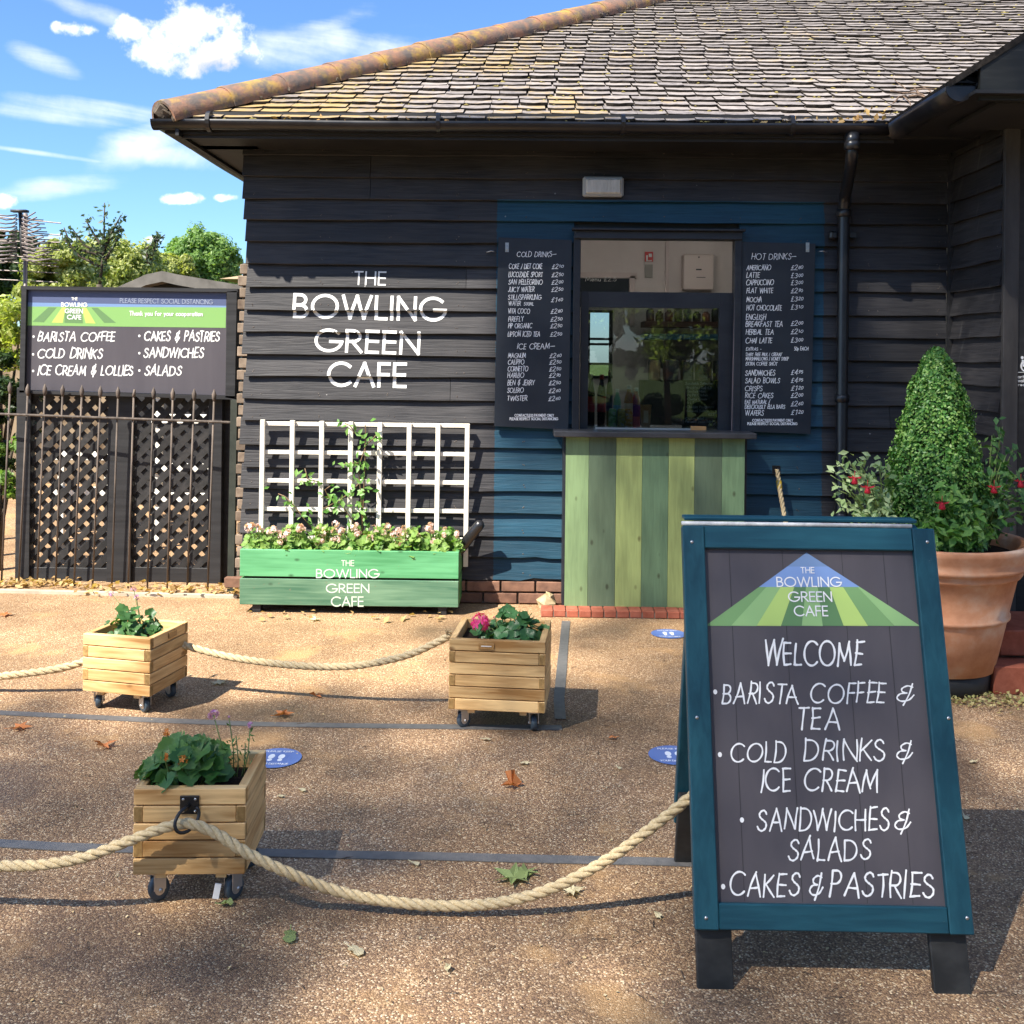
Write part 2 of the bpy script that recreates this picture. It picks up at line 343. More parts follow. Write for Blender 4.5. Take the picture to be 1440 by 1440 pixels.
def layout(txt, hand=False, track=.2, space=.42, seed=1):
    """-> strokes in cap-height units and total width"""
    R = random.Random(seed+hash_(txt)); x = 0; out = []
    for ch in txt:
        if ch == ' ': x += space; continue
        w, st = G[ch]
        if hand:
            cx = .66; rot = R.uniform(-.05, .05); sy = R.uniform(.94, 1.1); dy = R.uniform(-.05, .04); sh = .12+R.uniform(-.04, .05); w2 = max(w*cx, .06)
            for s in st:
                q = []
                ext = R.uniform(-.03, .07)
                for i, (a, b) in enumerate(s):
                    if len(s) == 2 and i == 1:
                        dx, dyy = s[1][0]-s[0][0], s[1][1]-s[0][1]; a += dx*ext*1.5; b += dyy*ext+R.uniform(-.03, .05)
                    if len(s) == 2 and i == 0: b += R.uniform(-.03, .04); a -= (s[1][0]-s[0][0])*max(ext, 0)
                    X = a*cx+b*sh; Y = b*sy+dy; c_, s_ = math.cos(rot), math.sin(rot); q.append((x+X*c_-Y*s_, X*s_+Y*c_))
                if len(q) == 2:  # slight bow like a pen stroke
                    (ax, ay), (bx, by) = q; k = R.uniform(-.035, .035); q = [(ax, ay), ((ax+bx)/2-(by-ay)*k, (ay+by)/2+(bx-ax)*k), (bx, by)]; q = cr(q, 3)
                out.append(q)
            x += w2+track*R.uniform(.7, 1.15)
        else:
            for s in st: out.append([(x+a, b) for a, b in s])
            x += w+track*(1 if ch not in 'I' else 1.1)
    return out, x-track
def hash_(t):
    h = 0
    for c in t: h = (h*31+ord(c)) & 0xffff
    return h
def ribbon(m, pts, hw, mapf, lift, maxseg=None, roundcap=False):
    P = [pts[0]]
    for p in pts[1:]:
        if math.dist(p, P[-1]) > 1e-5: P.append(p)
    if len(P) < 2: return
    closed = math.dist(P[0], P[-1]) < 1e-4 and len(P) > 4
    if not closed:
        for e, k in ((0, 1), (-1, -2)):
            dx, dy = P[e][0]-P[k][0], P[e][1]-P[k][1]; L = math.hypot(dx, dy)
            if not roundcap: P[e] = (P[e][0]+dx/L*hw*.9, P[e][1]+dy/L*hw*.9)
    if maxseg:
        Q = [P[0]]
        for p in P[1:]:
            a = Q[-1]; k = max(1, int(math.ceil(math.dist(a, p)/maxseg)))
            for i in range(1, k+1): Q.append((a[0]+(p[0]-a[0])*i/k, a[1]+(p[1]-a[1])*i/k))
        P = Q
    n = len(P); L = []; Rr = []
    for i in range(n):
        a = P[i-1] if i > 0 else (P[-2] if closed else P[0]); b = P[i+1] if i < n-1 else (P[1] if closed else P[-1])
        d1 = (P[i][0]-a[0], P[i][1]-a[1]); d2 = (b[0]-P[i][0], b[1]-P[i][1])
        l1 = math.hypot(*d1); l2 = math.hypot(*d2)
        if l1 < 1e-9: d1, l1 = d2, l2
        if l2 < 1e-9: d2, l2 = d1, l1
        t = (d1[0]/l1+d2[0]/l2, d1[1]/l1+d2[1]/l2); lt = math.hypot(*t)
        if lt < 1e-6: t = (d1[0]/l1, d1[1]/l1); lt = 1
        nx, ny = -t[1]/lt, t[0]/lt; co = max(.55, (-d1[1]*nx+d1[0]*ny)/l1); h = hw/co
        if roundcap:
            h *= .92+.16*math.sin(i*1.3+P[0][0]*20)
        L.append((P[i][0]+nx*h, P[i][1]+ny*h)); Rr.append((P[i][0]-nx*h, P[i][1]-ny*h))
    across = 1
    if maxseg: across = max(1, int(math.ceil(2*hw/maxseg)))
    vs = []
    for i in range(n):
        for k in range(across+1):
            t = k/across; vs.append(mapf(L[i][0]*(1-t)+Rr[i][0]*t, L[i][1]*(1-t)+Rr[i][1]*t, lift))
    w = across+1
    m.add(vs, [(i*w+k, i*w+k+1, (i+1)*w+k+1, (i+1)*w+k) for i in range(n-1) for k in range(across)])
    if roundcap and not closed:
        for e, k in ((0, 1), (-1, -2)):
            dx, dy = P[e][0]-P[k][0], P[e][1]-P[k][1]; L_ = math.hypot(dx, dy) or 1; a0 = math.atan2(dy, dx)
            c = [mapf(P[e][0]+hw*.95*math.cos(a0+a), P[e][1]+hw*.95*math.sin(a0+a), lift) for a in (-PI/2, -PI/4, 0, PI/4, PI/2)]
            m.add(c, [(0, 1, 2, 3, 4)])
LC = [0]
def text(m, txt, p0, p1, cap, plane, hand=False, weight=.13, sp=None, track=None, maxseg=None, dl=.00012, lift0=.001, space=.42, seed=1):
    """p0,p1: 2-D plane coords of the baseline's ends; cap: height in plane units; plane(u,v,lift)->3-D"""
    st, w = layout(txt, hand, track if track is not None else (.16 if hand else .2), space, seed)
    dx, dy = p1[0]-p0[0], p1[1]-p0[1]; L = math.hypot(dx, dy); ux, uy = dx/L, dy/L; sx = L/w
    for i, s in enumerate(st):
        q = [(p0[0]+ux*x*sx-uy*y*cap, p0[1]+uy*x*sx+ux*y*cap) for x, y in s]
        ribbon(m, q, cap*weight/2, plane, lift0+(i % 9)*dl, maxseg, roundcap=hand)
def letter_lines(name, mat, parent, plane, L, org, sc, **kw):
    for t in L:
        m = M(); lines(m, plane, [t], org, sc, **kw); m.build(name, mat, parent)
class Plane:
    """a flat face: origin, u axis, v axis; .to2(px,py) gives plane coords of a photo pixel"""
    def __init__(s, o, u, v):
        s.o = Vector(o); s.u = Vector(u).normalized(); s.v = Vector(v).normalized(); s.n = s.u.cross(s.v).normalized()
    def __call__(s, a, b, lift=0): return s.o+s.u*a+s.v*b+s.n*lift
    def to2(s, px, py):
        p = onplane(px, py, s.o, s.n)-s.o; return (p.dot(s.u), p.dot(s.v))
def lines(m, plane, L, org, sc, **kw):
    """L: (text, x0, x1, base, cap[, base1]) in zoomed pixels with origin org and scale sc"""
    for i, t in enumerate(L):
        txt, x0, x1, b, cap = t[:5]; b1 = t[5] if len(t) > 5 else b
        p0 = plane.to2(org[0]+x0/sc, org[1]+b/sc); p1 = plane.to2(org[0]+x1/sc, org[1]+b1/sc)
        pc = plane.to2(org[0]+x0/sc, org[1]+(b-cap)/sc); text(m, txt, p0, p1, pc[1]-p0[1], plane, seed=i*3+1, **kw)
# ------------------------------------------------------------------ material set
white = principled('white_paint', (.78, .78, .76), .6)
blackm = rnd_mat('black_painted_timber', [(.012, .012, .013), (.028, .028, .030)], .55, .35, (2, 2, 30), bump=.15, obj_rand=.15)
black_plastic = rnd_mat('black_pipe', [(.010, .010, .012), (.02, .02, .022)], .32, .5, (9, 9, 9), obj_rand=0, rrough=.1)
steel = principled('zinc_steel', (.5, .5, .5), .35, .5, .9)
pine = None
def wood_axis(name, cols, axis=0, knots=True, obj_rand=.12, rough=.6, stretch=14, gscale=1.0, spec=.35):
    m = principled(name, cols[0], rough, spec); n, l = nodes_of(m); b = n['Principled BSDF']
    tc = n.new('ShaderNodeTexCoord'); mp = n.new('ShaderNodeMapping'); sc = [60*gscale]*3; sc[axis] = 60*gscale/stretch; mp.inputs['Scale'].default_value = sc
    oi = n.new('ShaderNodeObjectInfo'); vm = n.new('ShaderNodeVectorMath'); vm.operation = 'SCALE'; cm = n.new('ShaderNodeCombineXYZ')
    for i, v in enumerate((17, 31, 47)): cm.inputs[i].default_value = v
    l.new(cm.outputs[0], vm.inputs[0]); l.new(oi.outputs['Random'], vm.inputs['Scale'])
    va = n.new('ShaderNodeVectorMath'); l.new(tc.outputs['Object'], mp.inputs[0]); l.new(mp.outputs[0], va.inputs[0]); l.new(vm.outputs[0], va.inputs[1])
    ns = n.new('ShaderNodeTexNoise'); ns.inputs['Scale'].default_value = 1; ns.inputs['Detail'].default_value = 4; ns.inputs['Distortion'].default_value = .8; l.new(va.outputs[0], ns.inputs[0])
    mp2 = n.new('ShaderNodeMapping'); s2 = [9*gscale]*3; s2[axis] = 2.2*gscale; mp2.inputs['Scale'].default_value = s2; l.new(tc.outputs['Object'], mp2.inputs[0])
    va2 = n.new('ShaderNodeVectorMath'); l.new(mp2.outputs[0], va2.inputs[0]); l.new(vm.outputs[0], va2.inputs[1])
    n2 = n.new('ShaderNodeTexNoise'); n2.inputs['Scale'].default_value = 1; n2.inputs['Detail'].default_value = 3; l.new(va2.outputs[0], n2.inputs[0])
    ad = n.new('ShaderNodeMath'); ad.operation = 'MULTIPLY_ADD'; l.new(n2.outputs[0], ad.inputs[0]); ad.inputs[1].default_value = .8; 
    hf = n.new('ShaderNodeMath'); hf.operation = 'MULTIPLY'; l.new(ns.outputs[0], hf.inputs[0]); hf.inputs[1].default_value = .55; l.new(hf.outputs[0], ad.inputs[2])
    rp = n.new('ShaderNodeValToRGB'); l.new(ad.outputs[0], rp.inputs[0]); e = rp.color_ramp.elements; e[0].position = .50; e[1].position = .82; e[0].color = (*cols[0], 1); e[1].color = (*cols[1], 1)
    col = rp.outputs[0]
    if knots:
        vo = n.new('ShaderNodeTexVoronoi'); vo.inputs['Scale'].default_value = 1; mp3 = n.new('ShaderNodeMapping'); s3 = [9.]*3; s3[axis] = 5.; mp3.inputs['Scale'].default_value = s3
        l.new(tc.outputs['Object'], mp3.inputs[0]); va3 = n.new('ShaderNodeVectorMath'); l.new(mp3.outputs[0], va3.inputs[0]); l.new(vm.outputs[0], va3.inputs[1]); l.new(va3.outputs[0], vo.inputs['Vector'])
        k = n.new('ShaderNodeMapRange'); l.new(vo.outputs['Distance'], k.inputs[0]); k.inputs[1].default_value = .05; k.inputs[2].default_value = .12; k.inputs[3].default_value = .75; k.inputs[4].default_value = 0
        mk = n.new('ShaderNodeMix'); mk.data_type = 'RGBA'; l.new(k.outputs[0], mk.inputs[0]); l.new(col, mk.inputs[6]); mk.inputs[7].default_value = (cols[0][0]*.35, cols[0][1]*.25, cols[0][2]*.2, 1); col = mk.outputs[2]
    hs = n.new('ShaderNodeHueSaturation'); l.new(col, hs.inputs['Color']); mr = n.new('ShaderNodeMapRange'); mr.inputs[3].default_value = 1-obj_rand; mr.inputs[4].default_value = 1+obj_rand; l.new(oi.outputs['Random'], mr.inputs[0]); l.new(mr.outputs[0], hs.inputs['Value'])
    l.new(hs.outputs[0], b.inputs['Base Color'])
    bp = n.new('ShaderNodeBump'); bp.inputs['Strength'].default_value = .25; bp.inputs['Distance'].default_value = .002; l.new(ns.outputs[0], bp.inputs['Height']); l.new(bp.outputs[0], b.inputs['Normal'])
    return m
pineX = wood_axis('planed_pine', [(.36, .18, .055), (.78, .52, .235)], 0)
def wear(m, col=(.30, .33, .33), thr=.70):
    n, l = nodes_of(m); b = n['Principled BSDF']; src = b.inputs['Base Color'].links[0].from_socket; g = n.new('ShaderNodeNewGeometry')
    a = n.new('ShaderNodeTexNoise'); a.inputs['Scale'].default_value = 38; a.inputs['Detail'].default_value = 6; a.inputs['Roughness'].default_value = .75; l.new(g.outputs['Position'], a.inputs[0])
    mr = n.new('ShaderNodeMapRange'); l.new(a.outputs[0], mr.inputs[0]); mr.inputs[1].default_value = thr; mr.inputs[2].default_value = thr+.05; mr.inputs[4].default_value = .8
    x = n.new('ShaderNodeMix'); x.data_type = 'RGBA'; l.new(mr.outputs[0], x.inputs[0]); l.new(src, x.inputs[6]); x.inputs[7].default_value = (*col, 1); l.new(x.outputs[2], b.inputs['Base Color'])
teal = wood_axis('teal_painted_frame', [(.005, .046, .072), (.013, .080, .112)], 0, False, .1, .45, 10)
teal2 = wood_axis('teal_painted_frame_upright', [(.005, .046, .072), (.013, .080, .112)], 2, False, .1, .45, 10)

wear(teal); wear(teal2); wear(blackm, (.10, .09, .08), .68); wear(pineX, (.16, .09, .04), .69)
# ================================================================== GROUND
def ground_material():
    m = principled('resin_gravel', (.2, .15, .1), .75, .35); n, l = nodes_of(m); b = n['Principled BSDF']
    g = n.new('ShaderNodeNewGeometry')
    def vor(sc):
        v = n.new('ShaderNodeTexVoronoi'); v.voronoi_dimensions = '2D'; v.inputs['Scale'].default_value = sc; l.new(g.outputs['Position'], v.inputs['Vector']); return v
    def noi(sc, det=4, r=.6):
        v = n.new('ShaderNodeTexNoise'); v.noise_dimensions = '2D'; v.inputs['Scale'].default_value = sc; v.inputs['Detail'].default_value = det; v.inputs['Roughness'].default_value = r; l.new(g.outputs['Position'], v.inputs['Vector']); return v.outputs[0]
    v1 = vor(200); sp = n.new('ShaderNodeSeparateColor'); l.new(v1.outputs['Color'], sp.inputs[0])
    rp = n.new('ShaderNodeValToRGB'); l.new(sp.outputs[0], rp.inputs[0]); e = rp.color_ramp.elements; rp.color_ramp.interpolation = 'CONSTANT'
    e[0].position = 0; e[0].color = (.205, .122, .068, 1); e[1].position = .30; e[1].color = (.30, .182, .10, 1)
    for p, c in ((.55, (.39, .245, .13)), (.75, (.24, .15, .095)), (.82, (.52, .36, .21)), (.94, (.70, .54, .35))): x = e.new(p); x.color = (*c, 1)
    # edge darkening between stones
    ed = n.new('ShaderNodeMapRange'); l.new(v1.outputs['Distance'], ed.inputs[0]); ed.inputs[1].default_value = .35; ed.inputs[2].default_value = .75; ed.inputs[3].default_value = 1; ed.inputs[4].default_value = .5
    mu = n.new('ShaderNodeMix'); mu.data_type = 'RGBA'; mu.blend_type = 'MULTIPLY'; mu.inputs[0].default_value = 1; l.new(rp.outputs[0], mu.inputs[6]); l.new(ed.outputs[0], mu.inputs[7])
    # large patches: sandy dust, damp dark stains
    def ramp(x, a, b_, lo, hi):
        r = n.new('ShaderNodeMapRange'); r.interpolation_type = 'SMOOTHSTEP'; l.new(x, r.inputs[0]); r.inputs[1].default_value = a; r.inputs[2].default_value = b_; r.inputs[3].default_value = lo; r.inputs[4].default_value = hi; return r.outputs[0]
    tone = ramp(noi(1.1, 6, .62), .32, .68, .72, 1.3)
    m2 = n.new('ShaderNodeMix'); m2.data_type = 'RGBA'; m2.blend_type = 'MULTIPLY'; m2.inputs[0].default_value = 1; l.new(mu.outputs[2], m2.inputs[6]); l.new(tone, m2.inputs[7])
    sy = n.new('ShaderNodeSeparateXYZ'); l.new(g.outputs['Position'], sy.inputs[0])
    far = ramp(sy.outputs[1], 4.1, 5.4, 0, .16)
    du = n.new('ShaderNodeMath'); du.operation = 'ADD'; l.new(ramp(noi(2.3, 5, .6), .56, .74, 0, .5), du.inputs[0]); l.new(far, du.inputs[1])
    m3 = n.new('ShaderNodeMix'); m3.data_type = 'RGBA'; l.new(du.outputs[0], m3.inputs[0]); l.new(m2.outputs[2], m3.inputs[6]); m3.inputs[7].default_value = (.54, .32, .135, 1)
    # damp stains with places of their own
    def spot(x, y, rx, ry):
        a = n.new('ShaderNodeMath'); a.operation = 'SUBTRACT'; l.new(sy.outputs[0], a.inputs[0]); a.inputs[1].default_value = x
        a2 = n.new('ShaderNodeMath'); a2.operation = 'DIVIDE'; l.new(a.outputs[0], a2.inputs[0]); a2.inputs[1].default_value = rx
        c = n.new('ShaderNodeMath'); c.operation = 'SUBTRACT'; l.new(sy.outputs[1], c.inputs[0]); c.inputs[1].default_value = y
        c2 = n.new('ShaderNodeMath'); c2.operation = 'DIVIDE'; l.new(c.outputs[0], c2.inputs[0]); c2.inputs[1].default_value = ry
        p = n.new('ShaderNodeMath'); p.operation = 'MULTIPLY'; l.new(a2.outputs[0], p.inputs[0]); l.new(a2.outputs[0], p.inputs[1])
        q = n.new('ShaderNodeMath'); q.operation = 'MULTIPLY_ADD'; l.new(c2.outputs[0], q.inputs[0]); l.new(c2.outputs[0], q.inputs[1]); l.new(p.outputs[0], q.inputs[2])
        nn = n.new('ShaderNodeMath'); nn.operation = 'MULTIPLY_ADD'; l.new(noi(3.0, 5), nn.inputs[0]); nn.inputs[1].default_value = 1.6; l.new(q.outputs[0], nn.inputs[2])
        return ramp(nn.outputs[0], .75, 1.9, .52, 0)
    tot = None
    for s in STAINS:
        x = spot(*s)
        if tot is None: tot = x
        else:
            mm = n.new('ShaderNodeMath'); mm.operation = 'MAXIMUM'; l.new(tot, mm.inputs[0]); l.new(x, mm.inputs[1]); tot = mm.outputs[0]
    m4 = n.new('ShaderNodeMix'); m4.data_type = 'RGBA'; l.new(tot, m4.inputs[0]); l.new(m3.outputs[2], m4.inputs[6]); m4.inputs[7].default_value = (.035, .026, .024, 1)
    l.new(m4.outputs[2], b.inputs['Base Color'])
    rr = n.new('ShaderNodeMapRange'); l.new(tot, rr.inputs[0]); rr.inputs[2].default_value = .5; rr.inputs[3].default_value = .8; rr.inputs[4].default_value = .5; l.new(rr.outputs[0], b.inputs['Roughness'])
    bp = n.new('ShaderNodeBump'); bp.inputs['Strength'].default_value = .7; bp.inputs['Distance'].default_value = .003; bp.invert = True; l.new(v1.outputs['Distance'], bp.inputs['Height']); l.new(bp.outputs[0], b.inputs['Normal'])
    return m
STAINS = [(-1.15, 2.75, .35, .22), (-1.35, 2.25, .5, .22), (-.85, 2.62, .35, .18), (-.6, 2.95, .3, .15), (-1.2, 4.45, .7, .28), (.0, 4.45, .45, .2), (1.55, 4.2, .35, .6), (-1.9, 3.7, .3, .3), (-.35, 5.9, .35, .3)]
gm = ground_material()
m = M(); m.add([(-12, -14, 0), (12, -14, 0), (12, 9.2, 0), (-12, 9.2, 0)], [(0, 1, 2, 3)])
tag(m.build('ground', gm), kind='structure')
m = M(); m.add([(-12, 9.2, 0), (-1.9, 9.2, 0), (-1.9, 17, 0), (-12, 17, 0)], [(0, 1, 2, 3)]); tag(m.build('yard', gm), kind='structure')
lawn = rnd_mat('park_grass', [(.05, .09, .02), (.10, .13, .035)], .9, .1, (2, 2, 2), space='World', obj_rand=0)
m = M(); m.add([(-400, -400, -.03), (400, -400, -.03), (400, 400, -.03), (-400, 400, -.03)], [(0, 1, 2, 3)])
tag(m.build('lawn', lawn), kind='structure')
# pale concrete edging in front of the railings
edgem = rnd_mat('pale_concrete', [(.32, .27, .2), (.5, .44, .34)], .85, .2, (8, 8, 8), space='World', obj_rand=0)
m = M(); a = gr(-160, 829); b_ = gr(334, 841)
m.hexa([a+Vector((0, -.02, 0)), b_+Vector((0, -.02, 0)), b_+Vector((0, .03, 0)), a+Vector((0, .03, 0)), a+Vector((0, -.02, .018)), b_+Vector((0, -.02, .018)), b_+Vector((0, .03, .018)), a+Vector((0, .03, .018))])
tag(m.build('kerb', edgem), kind='structure')
# floor tape
tapem = rnd_mat('worn_grey_tape', [(.10, .10, .10), (.15, .145, .14)], .5, .4, (30, 30, 30), space='World', obj_rand=.05, bump=.1)
def tape(pts, label, w=.05):
    m = M(); P = []
    for i, (x, y) in enumerate(pts): P.append(gr(x, y))
    for i in range(len(P)-1):
        pass
    L, R = [], []
    for i, p in enumerate(P):
        t = (P[min(i+1, len(P)-1)]-P[max(i-1, 0)]).normalized(); n = Vector((-t.y, t.x, 0)); ww = w/2+random.uniform(-.001, .001)
        L.append(p+n*ww+Vector((0, 0, .004))); R.append(p-n*ww+Vector((0, 0, .004)))
    k = len(P); vs = L+R+[v-Vector((0, 0, .003)) for v in L+R]
    m.add(vs, [(i, k+i, k+i+1, i+1) for i in range(k-1)]+[(k+i, 3*k+i, 3*k+i+1, k+i+1) for i in range(k-1)]+[(i+1, 2*k+i+1, 2*k+i, i) for i in range(k-1)])
    return tag(m.build('floor_tape', tapem), label, 'tape', 'grey tape lines on the ground')
tape([(-90, 1183), (0, 1187), (90, 1192), (187, 1195), (360, 1200), (480, 1203), (600, 1205), (760, 1209), (900, 1212), (975, 1214)], 'grey tape line crossing the ground under the near rope')
tape([(-80, 1000), (0, 1003), (100, 1008), (230, 1014), (360, 1019), (480, 1021), (660, 1023), (790, 1024)], 'grey tape line running between the two rear planter boxes')
tape([(788, 1012), (786, 985), (790, 940), (793, 905), (796, 874)], 'short grey tape strip running towards the counter beside a planter')
# ================================================================== CAFE BUILDING
WY = 6.62
XL = at(346, 500, WY).x; XR = at(1329, 500, WY).x
ZB = [at(690, y, WY).z for y in (813, 784, 753, 720, 690, 660, 629, 595, 564, 532, 502, 470, 439, 407, 375, 343, 312, 283, 252, 221, 190, 159)]
XB0, XB1 = at(697, 500, WY).x, at(1156, 500, WY).x; ZBT = at(900, 283, WY).z
cafe = thing('cafe_building', 'black weatherboarded cafe with slate hipped roof and serving hatch', 'building', (XL+2, WY, 0))
def wav(i, x):
    amp = .0025+.0035*max(0, (6-i)/6)
    return amp*(math.sin(x*2.1+i*1.7)+.6*math.sin(x*5.3+i*3.1)+.35*math.sin(x*11.7+i*.7))
def board_front(x, z, i=None):
    """y of the board face at x,z"""
    if i is None:
        i = 0
        while i < len(ZB)-2 and z > ZB[i+1]+wav(i+1, x): i += 1
    t = (z-ZB[i]-wav(i, x))/(ZB[i+1]-ZB[i]); return WY-.030*(1-t)-.004+wav(i+7, x*1.3)*.8, i
def board_material():
    m = principled('painted_weatherboard', (.03, .03, .03), .6, .35); n, l = nodes_of(m); b = n['Principled BSDF']
    g = n.new('ShaderNodeNewGeometry'); sp = n.new('ShaderNodeSeparateXYZ'); l.new(g.outputs['Position'], sp.inputs[0])
    mp = n.new('ShaderNodeMapping'); mp.inputs['Scale'].default_value = (3, 3, 55); l.new(g.outputs['Position'], mp.inputs[0])
    ns = n.new('ShaderNodeTexNoise'); ns.inputs['Scale'].default_value = 1; ns.inputs['Detail'].default_value = 6; ns.inputs['Distortion'].default_value = 1.2; l.new(mp.outputs[0], ns.inputs[0])
    n2 = n.new('ShaderNodeTexNoise'); n2.inputs['Scale'].default_value = 2.2; n2.inputs['Detail'].default_value = 5; l.new(g.outputs['Position'], n2.inputs[0])
    oi = n.new('ShaderNodeObjectInfo')
    def mth(op, a, b_=None, c=None):
        x = n.new('ShaderNodeMath'); x.operation = op
        for i, v in enumerate((a, b_, c)):
            if v is None: continue
            if isinstance(v, (int, float)): x.inputs[i].default_value = v
            else: l.new(v, x.inputs[i])
        return x.outputs[0]
    wob = mth('MULTIPLY_ADD', ns.outputs[0], .02, -.01)
    x = mth('ADD', sp.outputs[0], wob)
    inb = mth('MULTIPLY', mth('MULTIPLY', mth('GREATER_THAN', x, XB0), mth('LESS_THAN', x, XB1)), mth('LESS_THAN', sp.outputs[2], ZBT))
    inb = mth('MULTIPLY', inb, mth('GREATER_THAN', sp.outputs[1], 6.4))
    fac = mth('ADD', mth('MULTIPLY', ns.outputs[0], .6), mth('MULTIPLY', n2.outputs[0], .5))
    def ramp(c0, c1):
        r = n.new('ShaderNodeValToRGB'); l.new(fac, r.inputs[0]); r.color_ramp.elements[0].position = .38; r.color_ramp.elements[1].position = .75; r.color_ramp.elements[0].color = (*c0, 1); r.color_ramp.elements[1].color = (*c1, 1); return r.outputs[0]
    mx = n.new('ShaderNodeMix'); mx.data_type = 'RGBA'; l.new(inb, mx.inputs[0]); l.new(ramp((.013, .013, .015), (.050, .047, .048)), mx.inputs[6]); l.new(ramp((.006, .036, .062), (.013, .064, .105)), mx.inputs[7])
    hs = n.new('ShaderNodeHueSaturation'); l.new(mx.outputs[2], hs.inputs['Color']); l.new(mth('MULTIPLY_ADD', oi.outputs['Random'], .5, .75), hs.inputs['Value'])
    # white specks: nail heads, drips
    vo = n.new('ShaderNodeTexVoronoi'); vo.inputs['Scale'].default_value = 5.5; l.new(g.outputs['Position'], vo.inputs['Vector'])
    wp = mth('MULTIPLY', mth('LESS_THAN', vo.outputs['Distance'], .028), .7)
    m2 = n.new('ShaderNodeMix'); m2.data_type = 'RGBA'; l.new(wp, m2.inputs[0]); l.new(hs.outputs[0], m2.inputs[6]); m2.inputs[7].default_value = (.3, .29, .28, 1)
    # pale upright streaks on the wing wall
    mp2 = n.new('ShaderNodeMapping'); mp2.inputs['Scale'].default_value = (10, 14, 1.6); l.new(g.outputs['Position'], mp2.inputs[0])
    n3 = n.new('ShaderNodeTexNoise'); n3.inputs['Scale'].default_value = 1; n3.inputs['Detail'].default_value = 3; l.new(mp2.outputs[0], n3.inputs[0])
    run = n.new('ShaderNodeMapRange'); l.new(n3.outputs[0], run.inputs[0]); run.inputs[1].default_value = .62; run.inputs[2].default_value = .8; run.inputs[4].default_value = .5
    rn = mth('MULTIPLY', run.outputs[0], mth('GREATER_THAN', sp.outputs[0], 2.62))
    m3 = n.new('ShaderNodeMix'); m3.data_type = 'RGBA'; l.new(rn, m3.inputs[0]); l.new(m2.outputs[2], m3.inputs[6]); m3.inputs[7].default_value = (.2, .19, .17, 1)
    l.new(m3.outputs[2], b.inputs['Base Color'])
    l.new(mth('MULTIPLY_ADD', n2.outputs[0], .3, .40), b.inputs['Roughness'])
    bp = n.new('ShaderNodeBump'); bp.inputs['Strength'].default_value = .5; bp.inputs['Distance'].default_value = .006; l.new(ns.outputs[0], bp.inputs['Height']); l.new(bp.outputs[0], b.inputs['Normal'])
    return m
boardm = board_material()
def weatherboard(i, x0, x1):
    m = M(); n = max(2, int((x1-x0)/.09)); sec = []
    th = .015
    for k in range(n+1):
        x = x0+(x1-x0)*k/n; zb = ZB[i]+wav(i, x); zt = ZB[i+1]+.022
        if i < 2: zb += .004*math.sin(x*23+i)+.003*math.sin(x*41)
        yb = board_front(x, zb, i)[0]; yt = board_front(x, zt, i)[0]
        yb2, yt2 = yb+th, max(yt+.008, WY+.012)
        sec += [(x, yb, zb+.003), (x, yb+.003, zb), (x, yb2, zb), (x, yt2, zt), (x, yt, zt)]
    q = 5
    fs = [(k*q+j, (k+1)*q+j, (k+1)*q+(j+1) % q, k*q+(j+1) % q)[::-1] for k in range(n) for j in range(q)]
    fs += [tuple(range(q)), tuple(n*q+j for j in range(q))[::-1]]
    m.add(sec, fs); return m.build('weatherboard', boardm, cafe)
HX0, HX1 = at(806, 450, WY).x, at(1038, 450, WY).x      # hatch opening in the wall
HZ0, HZ1 = 1.09, at(900, 334, WY).z
R = random.Random(3)
for i in range(len(ZB)-1):
    xs = XL+R.uniform(-.03, .012); cuts = []
    jx = R.choice([None, R.uniform(-.9, -.4), at(521, 300, WY).x, R.uniform(1.75, 2.4), None])
    if i in (17, 18): jx = at(521, 300, WY).x
    segs = [(xs, XR)]
    if ZB[i+1] > HZ0 and ZB[i] < HZ1-.02: segs = [(xs, HX0), (HX1, XR)]
    if jx is not None:
        segs = [t for (a, b) in segs for t in ([(a, jx-.0015), (jx+.0015, b)] if a+.2 < jx < b-.2 else [(a, b)])]
    for a, b in segs: weatherboard(i, a, b)
nm = M(); nm.smooth = True
for i in range(len(ZB)-2):
    x = XL+.05
    while x < XR-.05:
        if not (HX0-.3 < x < HX1+.3 and ZB[i] > 1.0 and ZB[i] < HZ1):
            for q in range(2):
                xx = x+R.uniform(-.01, .01)+q*.05*(R.random() < .3); z = ZB[i]+.03+R.uniform(-.008, .012); y = board_front(xx, z, i)[0]
                nm.lathe([(0, .003), (.0035, .002), (.0045, -.001)], (xx, y, z), 7, Euler((PI/2, 0, 0)).to_matrix())
        x += .44
tag(nm.build('nail_heads', rnd_mat('rusty_nail', [(.03, .022, .018), (.16, .13, .11)], .6, .4, (9, 9, 9), space='World', obj_rand=0, metal=.3), cafe), kind='stuff')
# framing behind the boards, brick plinth
m = M(); m.box(((XL+HX0)/2+.01, WY+.07, 1.6), (HX0-XL-.02, .1, 3.0)); m.box(((HX1+XR)/2, WY+.07, 1.6), (XR-HX1, .1, 3.0))
m.box(((HX0+HX1)/2, WY+.07, (HZ1+3.1)/2+.0), (HX1-HX0, .1, 3.1-HZ1)); m.box(((HX0+HX1)/2, WY+.07, .6), (HX1-HX0, .1, 1.0))
m.build('wall_core', blackm, cafe)
brickm = rnd_mat('old_red_brick', [(.10, .055, .04), (.22, .12, .08)], .85, .2, (14, 14, 14), space='World', obj_rand=.3, bump=.3)
mortar = rnd_mat('dirty_mortar', [(.10, .085, .07), (.2, .17, .14)], .95, .1, (20, 20, 20), space='World', obj_rand=0)
m = M(); m.box(((XL+XR)/2, WY+.055, .08), (XR-XL-.04, .11, .16)); m.build('plinth', mortar, cafe)
